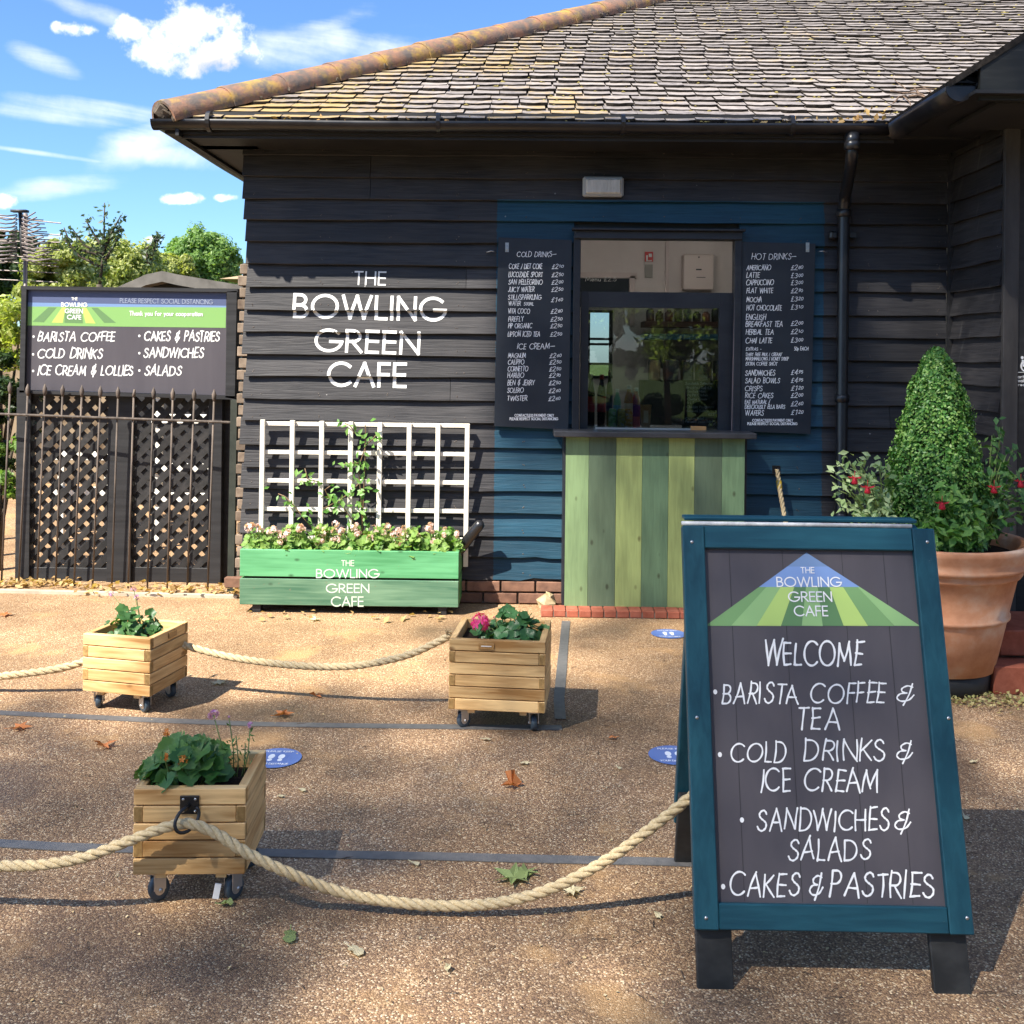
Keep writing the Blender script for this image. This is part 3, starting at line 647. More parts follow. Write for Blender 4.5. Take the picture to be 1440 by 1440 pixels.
bm_ = M(); bm_.box((0, 0, 0), (.212, .05, .064), bev=.004); bmesh_brick = bm_.build('brick', brickm, link=False).data
def put(mesh, name, parent, loc, rot=(0, 0, 0), sc=None):
    o = bpy.data.objects.new(name, mesh); COL.objects.link(o); o.parent = parent
    inv = pmat(parent).inverted() @ Matrix.LocRotScale(Vector(loc), rot if isinstance(rot, Euler) else Euler(rot), Vector(sc) if sc else None)
    l_, r_, s_ = inv.decompose(); o.location = l_; o.rotation_euler = r_.to_euler(); o.scale = s_; return o
for row in range(2):
    x = XL+.1-(.11 if row else 0)
    while x < XR-.1:
        put(bmesh_brick, 'brick', cafe, (x, WY-.012+R.uniform(-.003, .003), .04+row*.075), (0, R.uniform(-.01, .01), 0)); x += .224
# brick pier seen between sign and corner
m = M(); m.box((XL-.03, WY+.34, 1.1), (.10, .3, 2.2)); pier = m.build('brick_pier', mortar); tag(pier, 'weathered brick pier squeezed behind the corner of the black boards', 'pier')
palebrick = rnd_mat('pale_stock_brick', [(.13, .095, .07), (.28, .22, .165)], .85, .2, (14, 14, 14), space='World', obj_rand=.35, bump=.3)
bm_ = M(); bm_.box((0, 0, 0), (.115, .1, .064), bev=.004); bb = bm_.build('brick', palebrick, link=False).data
for k in range(28): put(bb, 'brick', pier, (XL-.035+(.006 if k % 2 else -.006), WY+.19, .05+k*.078))
# side wall of cafe (left, receding), wing walls
def plain_boards(o, ux, length, nrm, name='weatherboard', zs=ZB, hole=None):
    """boards on another wall: o start point, ux direction, nrm outward normal"""
    o = Vector(o); ux = Vector(ux); nrm = Vector(nrm)
    for i in range(len(zs)-1):
        m = M(); n = 6; sec = []
        for k in range(n+1):
            p = o+ux*(length*k/n); w = wav(i, k*.4+2); zb = zs[i]+w; zt = zs[i+1]+.022
            for (off, z) in ((.034, zb), (.019, zb), (-.012, zt), (.002, zt)): q = p+nrm*off; sec.append((q.x, q.y, z))
        m.add(sec, [(k*4+j, (k+1)*4+j, (k+1)*4+(j+1) % 4, k*4+(j+1) % 4) for k in range(n) for j in range(4)]+[(3, 2, 1, 0), (n*4, n*4+1, n*4+2, n*4+3)])
        m.build(name, boardm, cafe)
WX = XR; WFY = WX*ray(1407, 500).y/ray(1407, 500).x
plain_boards((WX+.03, WY-.03, 0), (0, -1, 0), WY-.03-WFY-.02, (-1, 0, 0))
m = M(); m.box((WX+.10, (WY+WFY)/2, 1.6), (.1, WY-WFY-.06, 3.0)); m.build('wall_core', blackm, cafe)
m = M(); m.box((WX+.01, WY-.05, 1.62), (.03, .045, 3.0)); m.build('corner_batten', blackm, cafe)
cornerm = rnd_mat('black_corner_board', [(.03, .028, .028), (.07, .065, .062)], .6, .3, (8, 8, 2), bump=.2, obj_rand=0)
m = M(); m.box((WX+.045, WFY-.012, 1.6), (.085, .03, 3.02), bev=.003); m.build('corner_board', cornerm, cafe)
# black door panel of the wing front
m = M(); m.box((WX+.75, WFY+.01, 1.62), (1.32, .04, 2.9)); m.build('wing_panel', blackm, cafe)
m = M(); m.box((XL+.05, 9.3, 1.6), (.08, 5.2, 3.0)); m.build('side_wall', blackm, cafe)
# ---- soffit, fascia, gutter, roof
OH = .50; GY = WY-OH; GZ = at(740, 190, GY).z          # gutter bottom height
EX = at(218, 180, GY).x+.05                               # left eave
PITCH = math.radians(29.5); tp = math.tan(PITCH)
WGX = at(1262, 185, GY).x
def yfor(px, py, X): d = ray(px, py); return X*d.y/d.x
GEY = yfor(1350, 118, WGX)
m = M(); m.box(((EX+WX+1)/2, GY+.26, GZ+.01), (WX+1-EX, .46, .02)); m.box(((EX+.25), 9.0, GZ+.01), (.42, 5.0, .02)); m.build('soffit', blackm, cafe)
m = M(); m.box(((EX+.08+WGX)/2, GY+.065, GZ+.06), (WGX-EX-.08, .02, .16)); m.box((EX+.09, 8.9, GZ+.06), (.02, 5.6, .16)); m.build('fascia', blackm, cafe)
def gutter(p0, p1, r=.056, side=1):
    m = M(); m.smooth = True; p0, p1 = Vector(p0), Vector(p1); t = (p1-p0).normalized(); x = Vector((-t.y, t.x, 0)); n = 10; ns = max(2, int((p1-p0).length/.3)); vs = []
    for i in range(ns+1):
        p = p0+(p1-p0)*i/ns+Vector((0, 0, .003*math.sin(i*1.1)))
        for k in range(n+1):
            a = PI+PI*k/n; vs.append(p+x*math.cos(a)*r+Vector((0, 0, 1))*math.sin(a)*r)
        for k in range(n+1):
            a = 2*PI-PI*k/n; vs.append(p+x*math.cos(a)*(r-.004)+Vector((0, 0, 1))*math.sin(a)*(r-.004))
    q = 2*(n+1)
    m.add(vs, [(i*q+k, i*q+(k+1) % q, (i+1)*q+(k+1) % q, (i+1)*q+k) for i in range(ns) for k in range(q)]+[tuple(range(q)), tuple(ns*q+k for k in range(q))]); m.smooth = False
    return m
gz = GZ+.07
gu = gutter((EX-.06, GY, gz), (WGX-.02, GY, gz)).build('gutter', black_plastic, cafe)
for x in (EX+.28, -.55, .55, 1.55):
    m = M(); m.tube([(x-.012, GY, gz-.003), (x+.012, GY, gz-.003)], .062, 16, True); m.build('gutter_bracket', black_plastic, gu)
gutter((EX-.01, GY-.02, gz), (EX-.01, 11.5, gz)).build('gutter', black_plastic, cafe)
g3 = gutter((WGX+.0, GY+.02, gz), (WGX, GEY, gz), r=.074).build('gutter', black_plastic, cafe)
m = M(); vs = [(WGX+.076*math.cos(PI+PI*k/12), GEY, gz+.076*math.sin(PI+PI*k/12)) for k in range(13)]; vs += [(x, y-.008, z) for x, y, z in vs]
m.add(vs, [tuple(range(13)), tuple(range(25, 12, -1))]+[(k, k+1, 14+k, 13+k) for k in range(12)]+[(12, 0, 13, 25)]); m.build('gutter_end_cap', black_plastic, g3)
# roof deck
RO = (EX+.03, GY+.03, gz+.015)
def roofz(x, y): return RO[2]+(y-RO[1])*tp
slate = principled('slate', (.15, .15, .15), .55, .4)
def slate_material():
    m = slate; n, l = nodes_of(m); b = n['Principled BSDF']; g = n.new('ShaderNodeNewGeometry'); oi = n.new('ShaderNodeObjectInfo')
    def noi(s, d=5, r=.6):
        x = n.new('ShaderNodeTexNoise'); x.inputs['Scale'].default_value = s; x.inputs['Detail'].default_value = d; x.inputs['Roughness'].default_value = r; l.new(g.outputs['Position'], x.inputs[0]); return x.outputs[0]
    def mth(op, a, b_=None, c=None):
        x = n.new('ShaderNodeMath'); x.operation = op
        for i, v in enumerate((a, b_, c)):
            if v is None: continue
            if isinstance(v, (int, float)): x.inputs[i].default_value = v
            else: l.new(v, x.inputs[i])
        return x.outputs[0]
    sp = n.new('ShaderNodeSeparateXYZ'); l.new(g.outputs['Position'], sp.inputs[0])
    rnd = mth('FRACT', mth('ADD', oi.outputs['Random'], g.outputs['Random Per Island']))
    rp = n.new('ShaderNodeValToRGB'); l.new(mth('MULTIPLY_ADD', noi(22, 5), .7, mth('MULTIPLY_ADD', rnd, .20, .07)), rp.inputs[0]); e = rp.color_ramp.elements
    e[0].position = .3; e[0].color = (.12, .105, .10, 1); e[1].position = .78; e[1].color = (.37, .33, .30, 1)
    # lichen: orange yellow, thicker towards the left hip
    side = n.new('ShaderNodeMapRange'); l.new(sp.outputs[0], side.inputs[0]); side.inputs[1].default_value = -1.6; side.inputs[2].default_value = 1.4; side.inputs[3].default_value = .125; side.inputs[4].default_value = -.055
    li = mth('ADD', mth('ADD', mth('MULTIPLY', noi(1.4, 4), .55), mth('MULTIPLY', noi(16, 5, .7), .5)), side.outputs[0])
    lm = n.new('ShaderNodeMapRange'); l.new(mth('ADD', li, mth('MULTIPLY', rnd, .10)), lm.inputs[0]); lm.inputs[1].default_value = .60; lm.inputs[2].default_value = .74; lm.inputs[4].default_value = .85
    mx = n.new('ShaderNodeMix'); mx.data_type = 'RGBA'; l.new(lm.outputs[0], mx.inputs[0]); l.new(rp.outputs[0], mx.inputs[6]); mx.inputs[7].default_value = (.36, .245, .085, 1)
    l.new(mx.outputs[2], b.inputs['Base Color'])
    bp = n.new('ShaderNodeBump'); bp.inputs['Strength'].default_value = .5; bp.inputs['Distance'].default_value = .004; l.new(noi(40, 4), bp.inputs['Height']); l.new(bp.outputs[0], b.inputs['Normal'])
slate_material()
TMAX = 4.3
m = M(); XRR = 6.5
d0 = .02
m.add([(RO[0], RO[1], RO[2]-d0), (XRR, RO[1], RO[2]-d0), (XRR, RO[1]+TMAX, RO[2]+TMAX*tp-d0), (RO[0]+TMAX, RO[1]+TMAX, RO[2]+TMAX*tp-d0), (RO[0], RO[1]+2*TMAX, RO[2]-d0), (XRR, RO[1]+2*TMAX, RO[2]-d0)],
      [(0, 1, 2, 3), (4, 0, 3), (4, 3, 2, 5)])
roof = m.build('roof', rnd_mat('roof_underlay', [(.02, .02, .02), (.04, .035, .03)], .9, .1, (9, 9, 9), space='World'), cafe)
EXPO = .112; SW = .176
slate_edge = rnd_mat('shadow_dark_slate_edge', [(.012, .011, .010), (.05, .042, .035)], .9, .1, (30, 30, 30), space='World', obj_rand=.3)  # front lips coloured dark for the shadow lines between slate rows
slate_meshes = []
for k in range(6):
    mm = M(); w = SW*R.uniform(.93, .99); L = .22; t = .015
    n = 4; front = [(-w/2+w*j/n, R.uniform(-.005, .005)+(R.uniform(-.004, .004) if 0 < j < n else R.uniform(.004, .018))) for j in range(n+1)]
    vs = []; 
    for (x, y) in front: vs += [(x, y, R.uniform(-.001, .001)), (x, y, t+R.uniform(-.001, .002))]
    for (x, y) in front: vs += [(x, L, 0), (x, L, t*.6)]
    q = 2*(n+1); fs = []
    for j in range(n):
        fs += [(2*j+1, 2*j+3, q+2*j+3, q+2*j+1), (2*j+2, 2*j, q+2*j, q+2*j+2)]
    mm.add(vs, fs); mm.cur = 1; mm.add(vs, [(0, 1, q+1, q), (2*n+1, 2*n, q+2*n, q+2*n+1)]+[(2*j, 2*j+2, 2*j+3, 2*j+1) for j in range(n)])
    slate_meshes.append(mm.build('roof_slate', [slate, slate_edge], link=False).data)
cnt = 0; stuffm = M(); row = 0
rows = int(TMAX/math.cos(PITCH)/EXPO)
for row in range(rows):
    s = row*EXPO+.0; y = RO[1]-.035+s*math.cos(PITCH); z = RO[2]+(y-RO[1])*tp+.004
    hipx = RO[0]+(y-RO[1]); x = hipx+.10+(SW/2 if row % 2 else 0)+R.uniform(-.02, .02)
    xend = 2.45+s*.55 if s < 1.2 else 6.3
    if row < 8: xend = 2.36+row*.16
    while x < xend:
        rx = PITCH-math.radians(5.5)+R.uniform(-.008, .008); loc = Vector((x, y+R.uniform(-.011, .011), z+.010+R.uniform(0, .005))); rot = Euler((rx, R.uniform(-.012, .012), R.uniform(-.02, .02)))
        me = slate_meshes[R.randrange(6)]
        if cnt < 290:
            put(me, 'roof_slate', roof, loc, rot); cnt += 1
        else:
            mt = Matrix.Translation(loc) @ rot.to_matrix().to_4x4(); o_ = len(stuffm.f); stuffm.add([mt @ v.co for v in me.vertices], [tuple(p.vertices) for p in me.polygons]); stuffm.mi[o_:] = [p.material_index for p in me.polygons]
        x += SW*R.uniform(.94, 1.02)+.004
tag(stuffm.build('roof_slates', [slate, slate_edge], roof), kind='stuff')
# moss tufts in the joints
mossm = rnd_mat('dry_moss', [(.10, .08, .03), (.20, .17, .06)], .95, .05, (60, 60, 60), space='World', obj_rand=0, island=.3)
mm = M()
for k in range(650):
    s = R.uniform(0, 1)**1.1*3.9; y = RO[1]-.03+s*math.cos(PITCH); x = R.uniform(RO[0]+(y-RO[1])+.1, 3.4+s*.3); row_s = round(s/EXPO)*EXPO
    y = RO[1]-.04+row_s*math.cos(PITCH); zz = RO[2]+(y-RO[1])*tp+.018; r = R.uniform(.006, .017)
    vs = [(x+r*1.3*math.cos(a)*R.uniform(.7, 1.2), y+r*math.sin(a)*.8, zz+R.uniform(-.3, .2)*r) for a in (0, 1.05, 2.1, 3.14, 4.2, 5.24)]+[(x, y, zz+r*.9)]
    mm.add(vs, [(j, (j+1) % 6, 6) for j in range(6)])
tag(mm.build('moss', mossm, roof), kind='stuff')
# hip tiles
tilem = principled('lichened_clay_tile', (.3, .15, .08), .8, .2)
def tile_material():
    m = tilem; n, l = nodes_of(m); b = n['Principled BSDF']; g = n.new('ShaderNodeNewGeometry')
    def noi(s, d=5, r=.6):
        x = n.new('ShaderNodeTexNoise'); x.inputs['Scale'].default_value = s; x.inputs['Detail'].default_value = d; x.inputs['Roughness'].default_value = r; l.new(g.outputs['Position'], x.inputs[0]); return x.outputs[0]
    r1 = n.new('ShaderNodeValToRGB'); l.new(noi(9), r1.inputs[0]); e = r1.color_ramp.elements; e[0].position = .38; e[0].color = (.12, .10, .09, 1); e[1].position = .62; e[1].color = (.27, .145, .095, 1)
    r2 = n.new('ShaderNodeMapRange'); l.new(noi(5.5, 7, .7), r2.inputs[0]); r2.inputs[1].default_value = .49; r2.inputs[2].default_value = .66; r2.inputs[4].default_value = .85
    mx = n.new('ShaderNodeMix'); mx.data_type = 'RGBA'; l.new(r2.outputs[0], mx.inputs[0]); l.new(r1.outputs[0], mx.inputs[6]); mx.inputs[7].default_value = (.38, .25, .055, 1)
    l.new(mx.outputs[2], b.inputs['Base Color']); bp = n.new('ShaderNodeBump'); bp.inputs['Strength'].default_value = .6; bp.inputs['Distance'].default_value = .006; l.new(noi(60), bp.inputs['Height']); l.new(bp.outputs[0], b.inputs['Normal'])
tile_material()
hd = Vector((1, 1, tp)).normalized(); hx = Vector((1, -1, 0)).normalized(); hz = hx.cross(hd); hz = hz if hz.z > 0 else -hz
TL = .42
for k in range(14):
    m = M(); m.smooth = True; n = 12; vs = []
    p0 = Vector((RO[0]-.03, RO[1]-.03, RO[2]+.0))+hd*(k*TL)+hz*R.uniform(-.004, .004); ra, rb = .134, .125
    for j, (t, r_) in enumerate(((0, ra), (.03, ra+.003), (.06, ra-.001), (TL+.05, rb))):
        for q in range(n+1):
            a = PI*(-.08)+PI*1.16*q/n; vs.append(p0+hd*t+hx*math.cos(a)*r_*1.05+hz*(math.sin(a)*r_*.85-.01))
    for q in range(n+1):
        a = PI*(-.08)+PI*1.16*q/n; vs.append(p0+hx*math.cos(a)*(ra-.02)*1.05+hz*(math.sin(a)*(ra-.02)*.85-.01))
    m.add(vs, [(j*(n+1)+q, j*(n+1)+q+1, (j+1)*(n+1)+q+1, (j+1)*(n+1)+q) for j in range(3) for q in range(n)]); m.smooth = False
    m.add([vs[q] for q in range(n+1)]+[vs[4*(n+1)+q] for q in range(n+1)], [(q+1, q, n+1+q, n+2+q) for q in range(n)])
    m.build('hip_tile', tilem, cafe)
# mortar bedding under the hip tiles
m = M(); mort = rnd_mat('crumbling_bedding', [(.06, .05, .045), (.2, .16, .12)], .95, .1, (30, 30, 30), space='World', bump=.6)
for k in range(190):
    p = Vector((RO[0]-.03, RO[1]-.03, RO[2]))+hd*(k*.031+R.uniform(-.01, .01)); r = R.uniform(.014, .03); q = p+hx*R.uniform(.095, .122)+hz*R.uniform(-.03, -.01)
    m.lathe([(0, r), (r*.8, r*.5), (r, -r*.3), (0, -r)], q, 5, Euler((R.uniform(-.6, .6), .5, R.uniform(0, 3))).to_matrix())
    if k < 6: m.lathe([(0, .05), (.05, .03), (.055, -.03), (0, -.05)], p-hx*R.uniform(-.07, .07)+hz*R.uniform(0, .05), 6, Euler((R.uniform(-.6, .6), .5, .3)).to_matrix())
m.build('bedding', mort, cafe)
# wing roof, bargeboard
YB = GEY-.02; WT = .655; vp = at(1338, 111, YB); y1 = 12.0; L = 4.2; x0 = vp.x; zz = vp.z
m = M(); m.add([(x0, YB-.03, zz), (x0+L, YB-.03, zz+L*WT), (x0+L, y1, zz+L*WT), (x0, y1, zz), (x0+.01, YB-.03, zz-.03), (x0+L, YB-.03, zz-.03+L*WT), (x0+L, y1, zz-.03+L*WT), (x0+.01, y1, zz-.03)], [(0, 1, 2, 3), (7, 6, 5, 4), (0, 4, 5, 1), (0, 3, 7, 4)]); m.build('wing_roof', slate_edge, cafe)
m = M(); a, b = at(1376, 142, YB), at(1376, 90, YB); n_ = 4.0
P2 = [(a.x, a.z), (a.x+n_, a.z), (a.x+n_, zz-.034+(a.x+n_-x0)*WT), (a.x, zz-.034+(a.x-x0)*WT)]
m.hexa([(P2[0][0], YB-.02, P2[0][1]), (P2[1][0], YB-.02, P2[1][1]), (P2[1][0], YB+.012, P2[1][1]), (P2[0][0], YB+.012, P2[0][1]), (P2[3][0], YB-.02, P2[3][1]), (P2[2][0], YB-.02, P2[2][1]), (P2[2][0], YB+.012, P2[2][1]), (P2[3][0], YB+.012, P2[3][1])])
m.build('bargeboard', rnd_mat('flaking_black_paint', [(.016, .018, .018), (.022, .024, .024), (.10, .10, .095)], .6, .3, (3, 3, 25), contrast=(.45, .78), obj_rand=0), cafe)
m = M(); m.box((WX+.8, (GEY+WFY)/2+.02, GZ+.0), (2.2, WFY-GEY-.02, .02)); m.box((WGX+.26, 5.9, GZ+.024), (.44, 1.5, .018)); m.build('wing_soffit', blackm, cafe)
# downpipe
PXX = at(1186, 400, WY-.09).x; m = M(); m.smooth = True; r = .036; yy = WY-.085
xt = at(1198, 210, GY).x
m.tube([(xt, GY+.0, gz-.045), (xt, GY+.0, gz-.13)], .043, 16)
m.tube([at(1198, 203, GY), at(1198, 218, GY+.02), at(1196.5, 232, GY+.07), at(1192, 258, yy-.12), at(1189, 272, yy-.04), at(1187.5, 285, yy), (PXX, yy, at(1187, 310, yy).z), (PXX, yy, .35), (PXX, yy-.04, .22), (PXX, yy-.12, .14)], r, 16)
for z in (gz-.12, at(1187, 300, yy).z, 1.35, .6):
    xx, y2 = (xt, GY) if z > gz-.3 else (PXX, yy)
    m.tube([(xx, y2, z-.025), (xx, y2, z-.02), (xx, y2, z+.02), (xx, y2, z+.025)], [.038, .046, .046, .038], 16)
m.smooth = False
m.box((PXX-.06, WY-.06, gz-.6), (.05, .05, .05), bev=.01); m.box((PXX+.06, WY-.06, gz-.6), (.04, .05, .03))
m.build('downpipe', black_plastic, cafe)
# leaves caught in the gutter and at the valley
dryleaf = leafmat('dry_leaf', (.30, .16, .05), (.50, .34, .14), .2, .7)
P = []; 
for k in range(150):
    if k < 60: P.append((R.gauss(1.95, .22), GY+R.uniform(-.03, .04), gz+R.uniform(.0, .05)))
    elif k < 100: P.append((R.gauss(WGX-.06, .05), GY+.1+abs(R.gauss(0, .3)), gz+.05+R.uniform(0, .10)))
    else: P.append((R.uniform(-1.6, 2.2), GY+R.uniform(-.03, .04), gz+R.uniform(.0, .03)))
P = [p for p in P if p[0] < WGX]
o = leafcloud('gutter_leaves', P, rng.normal(size=(len(P), 3)), .045, dryleaf, None); tag(o, 'dry brown leaves and straw caught along the gutter and valley', 'leaves', kind='stuff')
# twig lying on the roof
m = M(); m.smooth = True
for q in range(9):
    x = at(1275, 110, 6.6).x+R.uniform(-.1, .1); y = 6.45+R.uniform(0, .3); pts = []
    a = R.uniform(0, 6.28)
    for j in range(7):
        pts.append((x, y, roofz(x, y)+.035+.02*math.sin(j+q))); a += R.uniform(-.7, .7); x += .06*math.cos(a); y += .06*math.sin(a)
    m.tube(pts, [.007-.0008*j for j in range(7)], 5)
tag(m.build('fallen_twig', rnd_mat('dead_twig', [(.05, .035, .03), (.14, .10, .07)], .9, .1, (40, 40, 40))), 'bare dead branch lying on the slates above the valley', 'branch')
# ---- wall lettering (painted over the boards)
class WallMap:
    def __call__(s, u, v, lift):
        y, i = board_front(u, v); return Vector((u, y-.0012-lift, v))
    def to2(s, px, py): p = at(px, py, WY-.02); return (p.x, p.z)
wm = WallMap()
signwhite = rnd_mat('white_sign_paint', [(.62, .62, .60), (.80, .80, .78)], .6, .3, (40, 40, 40), space='World', obj_rand=0)
for t in (("THE", 478, 592, 160, 48, 162), ("BOWLING", 250, 815, 280, 82, 295), ("GREEN", 330, 716, 407, 78, 420), ("CAFE", 380, 666, 538, 84, 543)):
    m = M(); lines(m, wm, [t], (320, 340), 2.6667, weight=.145 if t[0] != 'THE' else .12, maxseg=.011, track=.22); m.build('painted_lettering', signwhite, cafe)
# ================================================================== HATCH WINDOW + ROOM
framem = rnd_mat('dark_frame_paint', [(.012, .014, .020), (.02, .023, .03)], .45, .4, (6, 6, 20), obj_rand=.1)
win = thing('serving_hatch', 'dark framed serving window with upper opening above a fixed glass pane', 'window', ((HX0+HX1)/2, WY, HZ0))
SY = WY-.035
xa, xb = at(806, 450, SY).x, at(1040, 450, SY).x; zt = at(900, 332, SY).z
for nme, c, d in (('frame_jamb', (xa+.02, SY, (zt+1.12)/2), (.045, .09, zt-1.12)), ('frame_jamb', (xb-.02, SY, (zt+1.12)/2), (.045, .09, zt-1.12)), ('frame_head', ((xa+xb)/2, SY-.01, zt+.0), (xb-xa+.0, .11, .05)), ('drip_board', ((xa+xb)/2, SY-.05, zt+.033), (xb-xa+.03, .09, .016))):
    m = M(); m.box(c, d, bev=.003); m.build(nme, framem, win)
# lower sash
ys = WY+.0; sx0, sx1 = at(816, 500, ys).x, at(1029, 500, ys).x; sz1 = at(900, 411, ys).z; gx0, gx1 = at(827, 500, ys).x, at(1010, 500, ys).x; gz1 = at(900, 433, ys).z; sz0 = 1.12; gz0 = 1.135
sash = M(); sash.box(((sx0+gx0)/2, ys, (sz0+sz1)/2), (gx0-sx0, .04, sz1-sz0)); sash.box(((sx1+gx1)/2, ys, (sz0+sz1)/2), (sx1-gx1, .04, sz1-sz0)); sash.box(((gx0+gx1)/2, ys, (gz1+sz1)/2), (gx1-gx0-.001, .039, sz1-gz1)); sash.box(((gx0+gx1)/2, ys, (sz0+gz0)/2), (gx1-gx0-.001, .039, gz0-sz0))
sash = sash.build('sash', framem, win)
glassm = bpy.data.materials.new('window_glass'); glassm.use_nodes = True
def glass():
    n, l = nodes_of(glassm); n.clear(); out = n.new('ShaderNodeOutputMaterial'); tr = n.new('ShaderNodeBsdfTransparent'); gl = n.new('ShaderNodeBsdfGlossy'); gl.inputs['Roughness'].default_value = .0; tr.inputs[0].default_value = (.62, .66, .66, 1)
    fr = n.new('ShaderNodeFresnel'); fr.inputs[0].default_value = 1.62; ms = n.new('ShaderNodeMixShader'); l.new(fr.outputs[0], ms.inputs[0]); l.new(tr.outputs[0], ms.inputs[1]); l.new(gl.outputs[0], ms.inputs[2]); l.new(ms.outputs[0], out.inputs[0])
glass()
m = M(); m.box(((gx0+gx1)/2, ys+.004, (gz0+gz1)/2), (gx1-gx0-.002, .006, gz1-gz0-.002)); m.build('glass_pane', glassm, sash)
# room behind the hatch
roomw = rnd_mat('room_wall', [(.58, .53, .50), (.66, .61, .58)], .8, .2, (2, 2, 2), space='World', obj_rand=0)
dark = principled('dark_interior', (.03, .035, .04), .6)
RX0, RX1, RY1, RZ = -.3, 3.6, 9.3, 2.75
room = M()
wx0, wx1 = at(826, 450, RY1).x, at(862, 450, RY1).x; wz0, wz1 = at(840, 530, RY1).z, at(840, 438, RY1).z
room.box(((RX0+wx0)/2, RY1+.05, RZ/2), (wx0-RX0, .1, RZ)); room.box(((2.3+wx1)/2, RY1+.05, RZ/2), (2.3-wx1, .1, RZ)); room.box(((wx0+wx1)/2, RY1+.05, wz0/2), (wx1-wx0, .1, wz0)); room.box(((wx0+wx1)/2, RY1+.05, (wz1+RZ)/2), (wx1-wx0, .1, RZ-wz1))  # back wall left open on its unseen right side to let daylight in
room.box((RX0-.05, (WY+RY1)/2+.05, RZ/2), (.1, RY1-WY-.15, RZ)); room.box((RX1+.05, (WY+RY1)/2+.05, RZ/2), (.1, RY1-WY-.15, RZ))
room.box((1.65, (WY+RY1)/2+.1, RZ+.03), (4.1, RY1-WY-.05, .06)); room.build('room_wall', roomw, cafe)
m = M(); m.box((1.65, 8.0, .06), (3.9, 2.5, .05)); m.build('room_floor', dark, cafe)
fy = RY1-.005
tube_ = bpy.data.materials.new('lit_tube'); tube_.use_nodes = True; tube_.node_tree.nodes['Principled BSDF'].inputs['Emission Color'].default_value = (1, .97, .92, 1); tube_.node_tree.nodes['Principled BSDF'].inputs['Emission Strength'].default_value = 13
for q, (x, y) in enumerate(((.55, 7.25), (1.6, 7.25))):
    t_ = thing('strip_light', ['lit fluorescent strip on the kiosk ceiling, left one', 'lit fluorescent strip on the kiosk ceiling, right one'][q], 'ceiling light', (x, y, 2.7)); m = M(); m.box((x, y, RZ-.03), (.7, .09, .05)); m.build('fitting', roomw, t_); m = M(); m.smooth = True; m.tube([(x-.33, y, RZ-.08), (x+.33, y, RZ-.08)], .018, 10); m.build('tube', tube_, t_)
# muntins of the far window, shelf below
m = M()
for t in (.0, .2, .5, .58, 1): m.box(((wx0+wx1)/2, fy, wz0+(wz1-wz0)*t), (wx1-wx0, .03, .022))
m.box((wx0+.01, fy, (wz0+wz1)/2), (.03, .03, wz1-wz0)); m.box((wx1-.02, fy, (wz0+wz1)/2), (.03, .03, wz1-wz0)); m.build('far_window_frame', dark, cafe)
# flat panel coloured dark for the unlit doorway, pale frame
pale = principled('pale_joinery', (.55, .47, .44), .6)
a0, a1 = at(812, 400, fy).x, at(884, 400, fy).x; zt_ = at(850, 392, fy).z
m = M(); m.box(((a0+a1)/2-.1, fy-.01, (zt_+wz1+.04)/2), (a1-a0+.2, .02, zt_-wz1-.04)); m.build('unlit_doorway_panel', principled('unlit_doorway_panel', (.01, .02, .03), .7), cafe)
m = M(); m.box(((a0+a1)/2-.06, fy-.02, zt_+.03), (a1-a0+.26, .03, .05)); m.box((a1+.03, fy-.02, zt_-.2), (.05, .03, .45)); m.build('door_frame', pale, cafe)
pl = Plane((0, fy-.035, 0), (1, 0, 0), (0, 0, 1)); letter_lines('chalk_lettering', white, cafe, pl, [("Menu £2.5", 430, 560, 466, 16)], (680, 240), 3.0, weight=.12)
m = M(); m.box(((at(938, 360, fy).x), fy-.01, 2.2), (.03, .03, 1.0)); m.build('wall_batten', pale, cafe)
# fire point sign + fuse box
p = at(912.5, 361, fy-.01); m = M(); m.box(p, (.075, .01, .09)); o = m.build('fire_sign', principled('sign_red', (.5, .02, .02), .5)); tag(o, 'small red and white safety sign on the room wall seen through the hatch', 'sign')
m = M(); m.box(p+Vector((.012, -.008, .012)), (.028, .004, .03)); m.box(p+Vector((-.018, -.008, -.01)), (.014, .004, .045)); m.box(p+Vector((0, -.008, -.038)), (.05, .004, .008)); m.build('pictogram', white, o)
m = M(); m.box(p+Vector((0, .0, -.13)), (.07, .008, .12)); 
for k in range(4): m.box(p+Vector((.0, .0, -.09-.03*k)), (.05, .012, .012))
o = m.build('notice_strip', principled('notice_white', (.28, .27, .24), .6)); tag(o, 'narrow white notice hanging below the red safety sign', 'notice')
p0, p1 = at(960, 358, fy-.06), at(1002, 408, fy-.06); m = M(); m.box((p0+p1)/2, (p1.x-p0.x, .12, p0.z-p1.z), bev=.008); o = m.build('fuse_box', principled('fuse_box_cream', (.62, .53, .48), .45)); tag(o, 'cream metal box mounted on the far wall of the kiosk room', 'fuse box')
m = M(); m.box(((p0+p1)/2)+Vector((0, -.063, .02)), (.05, .004, .012)); m.box(((p0+p1)/2)+Vector((0.02, -.063, -.05)), (.08, .004, .006)); m.box(((p0+p1)/2)+Vector((0.0, -.0635, .13)), (.012, .006, .012)); m.build('latch', dark, o)
